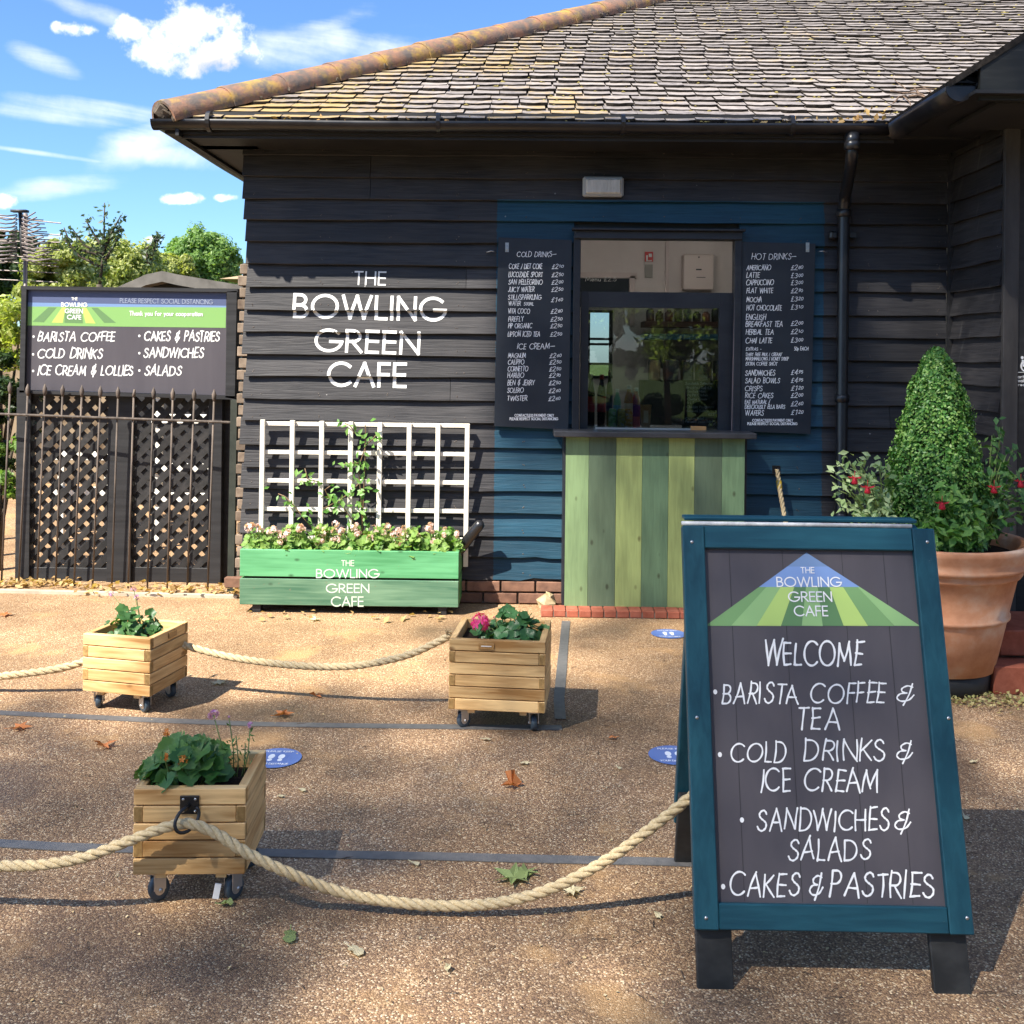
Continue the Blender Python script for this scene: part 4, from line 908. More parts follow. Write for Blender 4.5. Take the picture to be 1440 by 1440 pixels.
# dark units at the back (shelving with teal top)
un = thing('back_shelving', 'dark shelving unit with blue shelf and jars behind the serving glass', 'shelving', (1.45, 9.0, 0))
m = M(); u0, u1 = at(905, 500, 8.9).x, at(1030, 500, 8.9).x
m.box(((u0+u1)/2, 9.05, .75), (u1-u0, .4, 1.3)); m.build('cabinet', dark, un)
m = M(); m.box(((u0+u1)/2, 9.0, at(950, 474, 9).z), (u1-u0, .3, .05)); m.build('shelf', principled('blue_shelf', (.03, .12, .18), .5), un)
m = M(); m.box(((u0+u1)/2, 9.0, at(950, 452, 9).z-.03), (u1-u0, .3, .05)); m.build('shelf', principled('brown_shelf', (.08, .03, .02), .5), un)
jarm = rnd_mat('stock', [(.3, .1, .04), (.08, .1, .12), (.4, .3, .15)], .5, .4, (3, 3, 3), obj_rand=.6)
for k in range(9):
    m = M(); h = R.uniform(.08, .14); m.smooth = True; x = u0+.06+k*(u1-u0-.12)/8; z0 = at(950, 452, 9).z; m.lathe([(0, 0), (.035, 0), (.035, h*.75), (.02, h*.9), (.02, h), (0, h)], (x, 8.95, z0), 10); tag(m.build('jar', jarm), ['leftmost', 'second from left', 'third from left', 'fourth from left', 'middle', 'fourth from right', 'third from right', 'second from right', 'rightmost'][k]+' of the nine jars on the brown shelf behind the glass', 'jar', 'jars on the back shelf')
for k in range(5):
    m = M(); x = u0+.1+k*(u1-u0-.2)/4; z0 = 1.401; w_ = .09+.03*(k % 2); m.box((x, 8.95, z0+.09), (w_, .15, .18), bev=.01)
    tag(m.build('packet', jarm), ['leftmost', 'second from left', 'middle', 'second from right', 'rightmost'][k]+' of the five packets standing on the dark cabinet behind the glass', 'packet', 'packets on the back cabinet')
# inner counter shelf with bottles and cans
isf = M(); isf.box(((gx0+gx1)/2, WY+.24, 1.12), (gx1-gx0+.3, .36, .03)); o = isf.build('inner_counter', principled('pale_counter', (.35, .33, .33), .35)); tag(o, 'pale inner counter ledge carrying drinks behind the serving glass', 'counter')
BZ = 1.1355
def bottle(px, pybase, pytop, wpx, kind, body, label, lab=None, cap=(.6, .6, .6), Y=None, cat='bottle'):
    Y = Y or WY+.14; x = at(px, 560, Y).x; s = F/Y; r = wpx/s/2; h = (pybase-pytop)/s; m = M(); m.smooth = True
    t = thing(kind, label, cat, (x, Y, BZ), group='drinks displayed behind the glass')
    if kind == 'drink_can': prof = [(0, 0), (r*.8, 0), (r, h*.05), (r, h*.9), (r*.82, h*.98), (r*.8, h), (0, h*.98)]
    elif kind == 'crisp_packet': prof = None
    else: prof = [(0, 0), (r*.9, 0), (r, h*.04), (r, h*.62), (r*.85, h*.72), (r*.45, h*.86), (r*.40, h*.92)]
    m.lathe(prof, (x, Y, BZ), 14); m.build('body', body, t)
    if kind != 'drink_can':
        m = M(); m.smooth = True; m.lathe([(r*.48, h*.91), (r*.48, h), (0, h)], (x, Y, BZ), 12); m.build('cap', principled('cap', cap, .4), t)
    if lab:
        m = M(); m.smooth = True; m.lathe([(r*1.03, h*.28), (r*1.03, h*.58)], (x, Y, BZ), 14); m.build('label', principled('label', lab, .5), t)
cola = principled('cola', (.02, .006, .004), .15, .6); redm = principled('red_label', (.45, .01, .01), .4)
Z = 600
for i, (px, w) in enumerate(((831, 11), (846, 12))):
    bottle(px, Z, 527, w, 'bottle', cola, ['leftmost cola bottle with red label and dark cap behind the glass', 'second cola bottle with red cap beside the window edge'][i], (.5, .02, .02), [(.03, .03, .03), (.4, .02, .02)][i], WY+.2)
bottle(857, Z, 523, 9, 'bottle', principled('greenish', (.10, .12, .03), .2, .6), 'slim olive bottle with navy label right of the cola bottles', (.02, .03, .1), (.3, .25, .1), WY+.25)
bottle(868, Z, 546, 11, 'bottle', principled('lime', (.30, .65, .40), .25, .6), 'green water bottle with pale cap and blue white label', (.25, .55, .75), (.8, .85, .85))
bottle(884.5, Z, 541, 13, 'bottle', principled('amber', (.65, .36, .18), .2, .6), 'amber bottle with cream label in the middle of the drinks', (.75, .68, .5), (.7, .7, .7))
bottle(894.5, Z, 544, 12, 'bottle', principled('magenta', (.65, .16, .22), .2, .6), 'pink bottle with purple sleeve beside the orange packet', (.22, .02, .22), (.8, .8, .8))
for i, (px, b_, l_) in enumerate(((861.5, (.2, .42, .2), 'pale green drink can, leftmost of the three cans'), (874, (.42, .40, .12), 'yellow drink can between the green and the amber one'), (884, (.5, .28, .06), 'amber and blue drink can below the cream label bottle'))):
    bottle(px, 601, 574, 11, 'drink_can', rnd_mat('can%d' % i, [b_, tuple(min(1, c*1.8) for c in b_), (.5, .6, .7)], .35, .5, (30, 30, 50), contrast=(.4, .65)), l_, Y=WY+.08, cat='can')
m = M(); p = at(908, 599, WY+.06); h = .155
m.hexa([(p.x-.026, p.y-.012, BZ), (p.x+.026, p.y-.012, BZ), (p.x+.026, p.y+.012, BZ), (p.x-.026, p.y+.012, BZ), (p.x-.037, p.y-.002, BZ+h), (p.x+.037, p.y-.002, BZ+h), (p.x+.037, p.y+.002, BZ+h), (p.x-.037, p.y+.002, BZ+h)])
o = m.build('pouch', rnd_mat('orange_pouch', [(.62, .30, .10), (.75, .45, .2)], .4, .5, (40, 40, 40))); tag(o, 'orange yellow pouch standing right of the purple bottle', 'packet')
m = M(); m.box((p.x, p.y-.0112, BZ+h*.5), (.03, .004, h*.5)); m.build('label', principled('pouch_label', (.8, .62, .4), .4), o)
# sandwich blackboard leaning behind the glass
sb = thing('sandwich_board', 'small blackboard listing sandwiches, clipped to the inside of the glass', 'blackboard', (at(985, 600, WY+.03).x, WY+.03, 1.14))
pA, pB = at(959.5, 535, WY+.03), at(1009, 603, WY+.03); m = M(); m.box((pA+pB)/2, (pB.x-pA.x, .008, pA.z-pB.z)); m.build('panel', principled('chalkboard', (.02, .026, .026), .7), sb)
pl = Plane((0, WY+.025, 0), (1, 0, 0), (0, 0, 1)); letter_lines('chalk_lettering', signwhite, sb, pl, [("Sandwich Selection", 945, 1168, 697, 22), ("*Breakfast Roll 6.9", 950, 1155, 731, 20), ("*Smoked Ham", 955, 1105, 760, 19), ("*Piri Piri Chicken", 955, 1122, 790, 19), ("*Cheddar Cheese", 955, 1118, 822, 19), ("*B L T", 955, 1012, 850, 17), ("*Cheddar Ploughmans", 948, 1175, 886, 19), ("*Smoked Salmon", 948, 1135, 918, 19), ("£3.95", 1130, 1192, 945, 19), ("*Chicken Salad", 938, 1092, 980, 19), ("*Parmesan Bacon Salad", 940, 1165, 1003, 19), ("£4.95", 1130, 1188, 1030, 19)], (800, 420), 5.76, weight=.16)
m = M(); p = at(982, 605, WY-.03); m.box((p.x, WY-.03, 1.145), (.1, .02, .028), bev=.003); tag(m.build('wooden_wedge', rnd_mat('wedge', [(.5, .24, .08), (.6, .32, .12)], .5)), 'small orange wooden block at the foot of the sandwich blackboard', 'block')
m = M(); m.box(((gx0+gx1)/2-.05, WY-.028, 1.138), (gx1-gx0-.2, .018, .014)); tag(m.build('glazing_bar', principled('alu_strip', (.45, .45, .45), .35, .5, .6)), 'thin metal strip lying along the bottom of the serving glass', 'strip')
# ---- menu boards (open shutters)
menum = rnd_mat('menu_board_paint', [(.012, .017, .026), (.020, .026, .036)], .5, .4, (5, 5, 5), space='World', obj_rand=0)
chalk = rnd_mat('chalk_white', [(.78, .79, .80), (.90, .90, .90)], .7, .2, (60, 60, 60), space='World', obj_rand=0)
def menu_board(c, label):
    Y = WY-.055; P = [at(x, y, Y) for x, y in c]      # tl tr br bl
    t = thing('menu_board', label, 'menu board', ((P[2].x+P[3].x)/2, WY, P[3].z), group='open shutter menu boards')
    m = M(); f = Vector((0, -.012, 0)); b = Vector((0, .012, 0)); m.hexa([P[3]+f, P[2]+f, P[2]+b, P[3]+b, P[0]+f, P[1]+f, P[1]+b, P[0]+b]); m.build('panel', menum, t)
    return t, Plane((0, Y-.012, 0), (1, 0, 0), (0, 0, 1))
tL, plL = menu_board(((701, 334), (804, 338), (799, 604), (695, 599)), 'open shutter menu left of the hatch listing cold drinks and ice cream')
tR, plR = menu_board(((1034, 340), (1146, 343), (1139, 610), (1029, 606)), 'open shutter menu right of the hatch listing hot drinks and food')
OL, SL_, OR_, SR_ = (690, 320), 4.966, (1020, 320), 4.8
def price(m, plane, x, base, p, org, sc, h=30):
    m = M()
    a, b = p.split('.'); lines(m, plane, [('£'+a, x, x+(40 if a != '1' else 34), base, h)], org, sc, hand=True, weight=.12); lines(m, plane, [(b, x+50, x+78, base-8, h*.62)], org, sc, hand=True, weight=.18); m.build('price_lettering', chalk, tL if plane is plL else tR)
letter_lines('heading_lettering', chalk, tL, plL, [("COLD DRINKS_", 183, 455, 203, 34), ("ICE CREAM_", 185, 440, 848, 38)], OL, SL_, hand=True, weight=.106)
letter_lines('item_lettering', chalk, tL, plL, [("COKE / DIET COKE", 128, 358, 288, 33), ("LUCOZADE SPORT", 126, 360, 345, 33), ("SAN PELLEGRINO", 124, 360, 397, 33), ("JUICY WATER", 122, 302, 448, 33), ("STILL/SPARKLING", 122, 352, 503, 33), ("WATER", 124, 208, 543, 30), ("VITA COCO", 122, 270, 600, 33), ("FIREFLY", 124, 228, 655, 33), ("PIP ORGANIC", 122, 286, 702, 32), ("LIPTON ICED TEA", 121, 342, 760, 33), ("MAGNUM", 122, 242, 910, 32), ("CALIPPO", 120, 232, 955, 32), ("CORNETTO", 118, 258, 1003, 33), ("HARIBO", 118, 228, 1048, 33), ("BEN & JERRY", 118, 305, 1100, 33), ("SOLERO", 116, 228, 1152, 33), ("TWISTER", 116, 252, 1208, 33)], OL, SL_, hand=True, weight=.12)
letter_lines('item_lettering', chalk, tL, plL, [("500ML", 232, 298, 543, 20)], OL, SL_, hand=True, weight=.16)
m = M()
for b, p in ((288, '2.10'), (345, '2.50'), (397, '2.00'), (448, '2.50'), (520, '1.60'), (600, '2.80'), (655, '2.50'), (702, '2.50'), (760, '2.50'), (910, '2.60'), (955, '2.50'), (1003, '2.50'), (1048, '2.90'), (1100, '2.50'), (1155, '2.60'), (1210, '2.60')):
    price(m, plL, 428-(b-288)*.026, b, p, OL, SL_)
letter_lines('notice_lettering', chalk, tL, plL, [("CONTACTLESS PAYMENT ONLY", 168, 440, 1320, 17), ("PLEASE RESPECT SOCIAL DISTANCING", 134, 470, 1344, 17)], OL, SL_, weight=.2, track=.24)
letter_lines('heading_lettering', chalk, tR, plR, [("HOT DRINKS_", 176, 472, 215, 38)], OR_, SR_, hand=True, weight=.10)
letter_lines('item_lettering', chalk, tR, plR, [("AMERICANO", 143, 305, 286, 32), ("LATTE", 143, 228, 338, 32), ("CAPPUCCINO", 140, 322, 388, 34), ("FLAT WHITE", 143, 320, 442, 33), ("MOCHA", 143, 243, 503, 33), ("HOT CHOCOLATE", 143, 378, 558, 33), ("ENGLISH", 140, 270, 622, 34), ("BREAKFAST TEA", 138, 385, 668, 34), ("HERBAL TEA", 138, 322, 722, 34), ("CHAI LATTE", 136, 312, 780, 34), ("SANDWICHES", 134, 332, 998, 34), ("SALAD BOWLS", 134, 362, 1050, 33), ("CRISPS", 132, 245, 1103, 32), ("RICE CAKES", 134, 318, 1150, 32), ("WAFERS", 134, 255, 1268, 33)], OR_, SR_, hand=True, weight=.12)
letter_lines('item_lettering', chalk, tR, plR, [("EXTRAS -", 140, 240, 830, 20), ("50p EACH", 465, 558, 828, 22), ("DAIRY FREE MILK / CREAM/", 140, 378, 866, 20), ("MARSHMALLOWS / HONEY SYRUP", 138, 424, 896, 21), ("EXTRA COFFEE SHOT", 138, 348, 930, 22), ("EAT NATURAL /", 132, 298, 1190, 24), ("DELICIOUSLY ELLA BARS", 132, 400, 1222, 25)], OR_, SR_, hand=True, weight=.15)
m = M()
for b, p in ((286, '2.80'), (340, '3.00'), (388, '3.00'), (442, '2.90'), (498, '3.20'), (553, '3.10'), (662, '2.00'), (718, '2.10'), (775, '3.00'), (992, '4.95'), (1046, '4.95'), (1100, '1.20'), (1148, '2.00'), (1205, '2.60'), (1263, '1.20')):
    price(m, plR, 443, b, p, OR_, SR_, 31)
letter_lines('notice_lettering', chalk, tR, plR, [("CONTACTLESS PAYMENT ONLY", 183, 455, 1309, 16), ("PLEASE RESPECT SOCIAL DISTANCING", 150, 485, 1332, 16)], OR_, SR_, weight=.2, track=.24)
# slim pale edge + hooks
m = M(); p = at(1035, 345, WY-.07); q = at(1029, 606, WY-.07); m.tube([p, q], .004, 6); m.build('edge_strip', principled('worn_edge', (.16, .12, .12), .6), tR)
for px, t, s in ((713, tL, -1), (1136, tR, 1)):
    m = M(); m.smooth = True; p = at(px, 345, WY-.075); m.tube([p, p+Vector((.006, 0, -.02)), p+Vector((-.004, 0, -.035))], .003, 6); m.smooth = False; m.box(p+Vector((0, .006, -.012)), (.022, .004, .06)); m.build('hook', steel, t)
for px, t in ((697, 'left'), (1150, 'right')):
    m = M(); m.smooth = True; p = at(px, 354, WY-.04); d = -1 if t == 'left' else 1; m.tube([p, p+Vector((d*.03, -.01, .004)), p+Vector((d*.06, .0, -.004))], .004, 6); tag(m.build('shutter_hook', steel), 'small metal hook holding the %s shutter back against the wall' % t, 'hook')
# ---- counter
cnt_ = thing('serving_counter', 'boxed serving counter clad in vertical green striped boards', 'counter', (at(920, 850, 6.4).x, 6.4, .04))
CY = 6.40; cz = at(920, 615, CY).z
cx = [at(x, 700, CY).x for x in (795, 827.6, 865.8, 902.5, 939.5, 976, 1014.5, 1046.5)]
cols = [(.17, .25, .12), (.09, .13, .08), (.28, .34, .125), (.115, .19, .105), (.28, .34, .125), (.09, .13, .08), (.14, .225, .12)]
for k in range(7):
    w = wood_axis('green_stripe_%d' % k, [tuple(c*.8 for c in cols[k]), tuple(c*1.12 for c in cols[k])], 2, True, 0, .6, 12, 1.0)
    m = M(); m.box(((cx[k]+cx[k+1])/2, CY, (.042+cz)/2), (cx[k+1]-cx[k]-.0012, .022, cz-.042), bev=.0015); m.build('plank', w, cnt_)
xm0, xm1 = cx[0], cx[-1]
m = M(); m.box((xm0-.008, (CY+WY)/2-.01, (.04+cz)/2), (.014, WY-CY-.03, cz-.04)); m.box((xm1+.008, (CY+WY)/2-.01, (.04+cz)/2), (.014, WY-CY-.03, cz-.04)); m.build('side_panel', framem, cnt_)
m = M(); tx0, tx1 = at(779, 608, 6.33).x, at(1064, 608, 6.33).x; m.box(((tx0+tx1)/2, 6.485, cz+.019), (tx1-tx0, .34, .034), bev=.004); m.build('countertop', rnd_mat('dark_top', [(.02, .022, .028), (.04, .042, .05)], .3, .5, (9, 9, 9)), cnt_)
stepb = rnd_mat('red_paver', [(.25, .07, .04), (.36, .12, .075)], .8, .2, (18, 18, 18), space='World', obj_rand=.2, bump=.25)
stp = thing('brick_step', 'low row of red bricks set along the foot of the green counter', 'step', (at(900, 868, 6.27).x, 6.33, 0))
bx = at(761, 860, 6.26).x; m = M(); m.box((bx+.9, 6.335, .018), (1.8, .12, .032)); m.build('mortar_bed', mortar, stp)
bk = M(); bk.box((0, 0, 0), (.0725, .13, .042), bev=.004); bk = bk.build('brick', stepb, link=False).data
for k in range(24): put(bk, 'brick', stp, (bx+.037+k*.0775, 6.335+R.uniform(-.003, .003), .022+R.uniform(0, .002)), (0, R.uniform(-.01, .01), R.uniform(-.02, .02)))
# crumpled pale lump at the counter's foot
m = M(); m.smooth = False
m.lathe([(0, .10), (.04, .085), (.062, .045), (.055, .0)], (at(770, 845, 6.5).x, 6.5, 0), 7); m.v = [(x+R.uniform(-.015, .015), y+R.uniform(-.015, .015), max(0.002, z+R.uniform(-.012, .012))) for x, y, z in m.v]
tag(m.build('broken_stone', rnd_mat('pale_stone', [(.22, .17, .09), (.36, .29, .18)], .9, .1, (30, 30, 30))), 'pale broken lump of stone at the lower left foot of the counter', 'stone')
# ---- wall light
wl = thing('bulkhead_light', 'rectangular bulkhead lamp with ribbed clear cover above the hatch', 'wall light', at(848, 278, WY-.02))
p = at(848, 263, WY-.05); m = M(); m.box(p, (.262, .05, .128), bev=.012); m.build('housing', principled('light_grey_housing', (.35, .36, .36), .4), wl)
m = M(); m.box(p+Vector((0, -.030, 0)), (.225, .02, .094), bev=.008)
for k in range(11): m.box(p+Vector((-.1+.02*k, -.042, 0)), (.006, .006, .08))
lens = rnd_mat('ribbed_lens', [(.60, .60, .56), (.85, .84, .80)], .15, .7, (40, 5, 10)); m.build('cover', lens, wl)
# ---- access sign
acc = thing('access_sign', 'white wheelchair symbol and notice on the black wing wall', 'sign', at(1437, 560, WFY-.015))
pl = Plane((0, WFY-.0125, 0), (1, 0, 0), (0, 0, 1)); m = M(); sc = 6.545; o_ = (1280, 480)
def strokes(m, pl, S_, hw, o_, sc):
    for k, s in enumerate(S_): ribbon(m, [pl.to2(o_[0]+x/sc, o_[1]+y/sc) for x, y in s], hw, pl, .001+k*.0002, roundcap=True)
strokes(m, pl, [[(1065+45*math.cos(a), 225+52*math.sin(a)) for a in [.3+.25*i for i in range(18)]], [(1032, 175), (1040, 225), (1085, 228), (1105, 262)], [(1036, 195), (1075, 197)]], .0045, o_, sc)
q = pl.to2(o_[0]+1030/sc, o_[1]+150/sc); m.add([pl(q[0]+.0085*math.cos(a*PI/6), q[1]+.0085*math.sin(a*PI/6), .001) for a in range(12)], [tuple(range(12))])
q = pl.to2(o_[0]+970/sc, o_[1]+287/sc); m.add([pl(q[0], q[1], .001), pl(q[0]+.13, q[1], .001), pl(q[0]+.13, q[1]+.003, .001), pl(q[0], q[1]+.003, .001)], [(0, 1, 2, 3)])
m.build('wheelchair_symbol', white, acc)
letter_lines('notice_lettering', white, acc, pl, [("Portable", 962, 1130, 338, 26), ("available", 968, 1130, 374, 26), ("recep", 995, 1100, 410, 22)], o_, sc, weight=.2)
# ---- red steps far right
for (y0, z0, z1, lab, x0_) in ((4.93, 0, .135, 'lower red tiled step beside the terracotta pot', 1398), (5.06, .15, .275, 'upper red tiled step below the black wing wall', 1406)):
    x0s = at(x0_, 940, y0).x; m = M(); m.box((x0s+.75, y0+.2, (z0+z1)/2), (1.5, .4, z1-z0), bev=.006); o = m.build('red_step', stepb); tag(o, lab, 'step', 'red steps by the wing')
    if z0: 
        m = M(); m.box((x0s+.75, y0+.22, z0/2+.068), (1.5, .36, .015)); m.build('mortar_bed', mortar, o)
# ---- short rope on the wall and bracket
ropem = rnd_mat('natural_rope', [(.42, .32, .17), (.62, .50, .31)], .85, .15, (120, 120, 120), space='World', obj_rand=.05, bump=.3)
def rope(pts, r, label, name='rope', pitch=None, extra=None):
    """three twisted strands swept along a smooth path"""
    P = []
    q = [Vector(pts[0])]+[Vector(p) for p in pts]+[Vector(pts[-1])]
    for i in range(1, len(q)-2):
        a, b, c, d = q[i-1], q[i], q[i+1], q[i+2]; n = max(2, int((c-b).length/.008))
        for j in range(n):
            t = j/n; P.append(.5*((2*b)+(c-a)*t+(2*a-5*b+4*c-d)*t*t+(3*b-a-3*c+d)*t**3))
    P.append(q[-1]); m = M(); m.smooth = True; pitch = pitch or r*7.0; s = 0; fr = None; F_ = []
    for i, p in enumerate(P):
        t = (P[min(i+1, len(P)-1)]-P[max(i-1, 0)]).normalized()
        if fr is None: fr = t.cross(Vector((0, 0, 1))).normalized()
        fr = (fr-t*fr.dot(t)).normalized(); F_.append((p, fr.copy(), t.cross(fr), s))
        if i < len(P)-1: s += (P[i+1]-p).length
    for k in range(3):
        m.tube([p+(x*math.cos(2*PI*(s/pitch+k/3))+y*math.sin(2*PI*(s/pitch+k/3)))*r*.52 for p, x, y, s in F_], r*.56, 7)
    return tag(m.build(name, ropem), label, 'rope', 'thick twisted barrier ropes')
p = at(1093, 662, WY-.06)
hk = M(); hk.box(p+Vector((0, .03, 0)), (.05, .01, .06)); hk.smooth = True; hk.tube([p+Vector((0, .02, 0)), p+Vector((0, -.02, -.005)), p+Vector((0, -.03, .02))], .006, 8); tag(hk.build('wall_hook', black_plastic), 'black hook plate fixed to the blue boards holding the wall rope', 'hook')
rope([at(1093, 660, 6.54), at(1097, 690, 6.5), at(1103, 725, 6.42), at(1112, 775, 6.2), at(1125, 830, 5.8), gr(1150, 900)+Vector((0, 0, .02)), gr(1200, 925)+Vector((0, 0, .02))], .014, 'short rope hanging from the wall hook right of the counter')
m = M(); m.smooth = True; m.tube([at(1095, 676, 6.525), at(1097, 689, 6.508)], .017, 10); tag(m.build('rope_tape_band', principled('yellow_tape', (.55, .38, .03), .5)), 'yellow tape band wound round the top of the wall rope', 'tape')
# ================================================================== LEFT: sign, lattice, railing
SGY = 7.0
sg = thing('menu_sign_board', 'wide black framed cafe sign with green banner above the lattice', 'sign', (at(180, 553, SGY).x, SGY, at(180, 553, SGY).z))
def quad_board(m, c, Y, th):
    P = [at(x, y, Y) for x, y in c]; f = Vector((0, 0, 0)); b = Vector((0, th, 0)); m.hexa([P[3]+f, P[2]+f, P[2]+b, P[3]+b, P[0]+f, P[1]+f, P[1]+b, P[0]+b])
panelm = rnd_mat('charcoal_print', [(.062, .056, .066), (.085, .078, .088)], .5, .3, (5, 5, .7), space='World', obj_rand=0)
m = M(); quad_board(m, ((37, 407), (319, 411), (317, 556), (34, 548)), SGY, .02); m.build('panel', panelm, sg)
tf = SGY-.03
for nme, c, th in (('top_rail', ((29, 402), (334, 406), (334, 411), (29, 407)), .2), ('side_rail', ((30, 407), (37, 407), (34, 552), (27, 552)), .12), ('side_rail', ((319, 410), (333, 409), (330, 561), (317, 559)), .12), ('bottom_rail', ((27, 549), (330, 557), (330, 562), (27, 553)), .12)):
    m = M(); quad_board(m, c, tf, th); m.build(nme, blackm, sg)
pls = Plane((0, SGY, 0), (1, 0, 0), (0, 0, 1)); OS, SS = (0, 380), 3.0
def poly(m, pl, pts, org, sc, lift): m.add([pl(*pl.to2(org[0]+x/sc, org[1]+y/sc), lift) for x, y in pts][::-1], [tuple(range(len(pts)))])
gcol = {k: principled('print_'+k, c, .5, .3) for k, c in dict(blue=(.075, .095, .18), sky=(.15, .24, .42), green=(.19, .36, .115), dark=(.11, .21, .085), lime=(.42, .54, .12), g1=(.17, .32, .13), g2=(.25, .43, .18), g3=(.40, .56, .16), g4=(.105, .22, .095), skyl=(.18, .29, .55)).items()}
def banner():
    m = M(); mats = [gcol[k] for k in ('blue', 'sky', 'green', 'dark', 'lime')]
    poly(m, pls, [(110, 82), (955, 95), (954, 150), (108, 136)], OS, SS, .0010); m.cur = 1
    poly(m, pls, [(108, 136), (954, 150), (954, 157), (108, 153)], OS, SS, .0010); m.cur = 2
    poly(m, pls, [(108, 153), (954, 157), (952, 243), (105, 233)], OS, SS, .0010); m.cur = 3
    poly(m, pls, [(205, 156), (240, 157), (185, 220), (138, 217)], OS, SS, .0014); poly(m, pls, [(275, 157), (345, 158), (350, 224), (272, 222)], OS, SS, .0014); poly(m, pls, [(385, 158), (412, 158), (490, 222), (440, 222)], OS, SS, .0014); m.cur = 4
    poly(m, pls, [(262, 157), (278, 157), (265, 223), (218, 221)], OS, SS, .0018); poly(m, pls, [(345, 158), (365, 158), (404, 225), (362, 224)], OS, SS, .0018)
    m.build('banner', mats, sg)
banner()
letter_lines('logo_lettering', signwhite, sg, pls, [("THE", 303, 327, 126, 11, 126), ("BOWLING", 260, 368, 153, 16, 154), ("GREEN", 275, 349, 180, 17, 181), ("CAFE", 285, 342, 206, 17, 207), ("Thank you for your cooperation", 548, 855, 190, 17, 193)], OS, SS, weight=.2, lift0=.0024, track=.22)
letter_lines('distancing_lettering', principled('pale_blue_print', (.28, .32, .42), .5), sg, pls, [("PLEASE RESPECT SOCIAL DISTANCING", 507, 898, 137, 18, 143)], OS, SS, weight=.12, lift0=.0024)
letter_lines('item_lettering', signwhite, sg, pls, [("BARISTA COFFEE", 160, 482, 298, 36, 299), ("COLD DRINKS", 158, 428, 370, 38, 371), ("ICE CREAM & LOLLIES", 160, 558, 441, 38, 443), ("CAKES & PASTRIES", 608, 922, 297, 38, 299), ("SANDWICHES", 606, 855, 366, 38, 368), ("SALADS", 610, 762, 441, 38, 443)], OS, SS, hand=True, weight=.15)
for x, y in ((142, 280), (140, 355), (140, 425), (588, 277), (588, 350), (588, 423)):
    m = M(); q = pls.to2(OS[0]+x/SS, OS[1]+y/SS); m.add([pls(q[0]+.008*math.cos(a*PI/5), q[1]+.009*math.sin(a*PI/5), .001) for a in range(10)], [tuple(range(10))]); m.build('bullet_point', signwhite, sg)
# support posts + lattice
LY = 7.10
lattm = rnd_mat('black_lattice', [(.013, .013, .013), (.032, .030, .030)], .65, .3, (20, 20, 20), obj_rand=.35)
lat = thing('lattice_screen', 'black diagonal lattice screen below the cafe sign', 'screen', (at(170, 830, LY).x, LY, 0))
def cbox(nme, x0, x1, y0, y1, Y, th=.05, par=None, mat=None):
    a, b = at(x0, y0, Y), at(x1, y1, Y); m = M(); m.box(((a.x+b.x)/2, Y, (a.z+b.z)/2), (abs(b.x-a.x), th, abs(a.z-b.z)), bev=.003); return m.build(nme, mat or blackm, par)
for x0, x1 in ((27, 44), (155, 186), (296, 312)): cbox('post', x0, x1, 545, 838, LY-.005, .07, lat)
for x0, x1 in ((44, 155), (186, 296)): cbox('bottom_board', x0, x1, 797, 832, LY, .03, lat); cbox('top_board', x0, x1, 548, 558, LY, .03, lat)
cbox('end_post', 312, 330, 560, 840, LY+.05, .06, lat)
for x0, x1 in ((45, 156), (187, 296)):
    a, b = at(x0, 556, LY), at(x1, 800, LY); w, h = b.x-a.x, a.z-b.z; cxx, czz = (a.x+b.x)/2, (a.z+b.z)/2
    sp_ = .108
    for dirn in (1, -1):
        c = -(w+h)/2
        while c < (w+h)/2:
            # line x*dirn + z = c within rect
            pts = []
            for X in (-w/2, w/2):
                Zz = c-dirn*X
                if -h/2 <= Zz <= h/2: pts.append((X, Zz))
            for Zz in (-h/2, h/2):
                X = (c-Zz)*dirn
                if -w/2 < X < w/2: pts.append((X, Zz))
            if len(pts) >= 2:
                p, q = Vector((pts[0][0], 0, pts[0][1])), Vector((pts[1][0], 0, pts[1][1])); L_ = (q-p).length
                if L_ > .05:
                    mid = (p+q)/2+Vector((cxx, LY+(.006 if dirn > 0 else -.006), czz)); ang = math.atan2(-(q-p).z, (q-p).x)
                    m = M(); m.box((0, 0, 0), (L_, .010, .042)); put(m.build('lattice_strip', lattm, link=False).data, 'lattice_strip', lat, mid, (0, ang, 0))
            c += sp_
# spear railings
railm = rnd_mat('rusty_railing', [(.045, .036, .030), (.16, .125, .10)], .7, .3, (30, 30, 6), space='World', obj_rand=.2)
rl = thing('iron_railing', 'thin rusty iron railing with leaf shaped finials before the lattice', 'railing', (at(160, 830, 6.9).x, 6.9, 0))
tops = [(-12, 548), (14, 550), (39, 553), (63, 553), (88, 554), (115, 555), (141, 556), (166, 557), (188, 558), (216, 558), (243, 559), (273, 560), (301, 561)]
bots = [(-28, 828), (2, 818), (26, 827), (52, 828), (78, 830), (104, 831), (130, 832), (157, 832), (180, 834), (207, 836), (235, 835), (263, 833), (292, 832)]
for k, ((x0, y0), (x1, y1)) in enumerate(zip(tops, bots)):
    Y0 = 6.98-.14*k/12; g_ = gr(x1, y1); t = at(x0, y0, Y0); g_ = Vector((at(x1, y1, Y0).x, Y0, 0)); m = M(); m.smooth = True; m.tube([g_, t], .0068, 8)
    if k == 8: m.tube([t, t+Vector((.006, 0, .05))], [.012, .007], 6)
    else: m.tube([t-Vector((0, 0, .02)), t+Vector((0, 0, .005)), t+Vector((0, 0, .03)), t+Vector((0, 0, .065))], [.006, .014, .016, .002], 8)
    m.build('railing_bar', railm, rl)
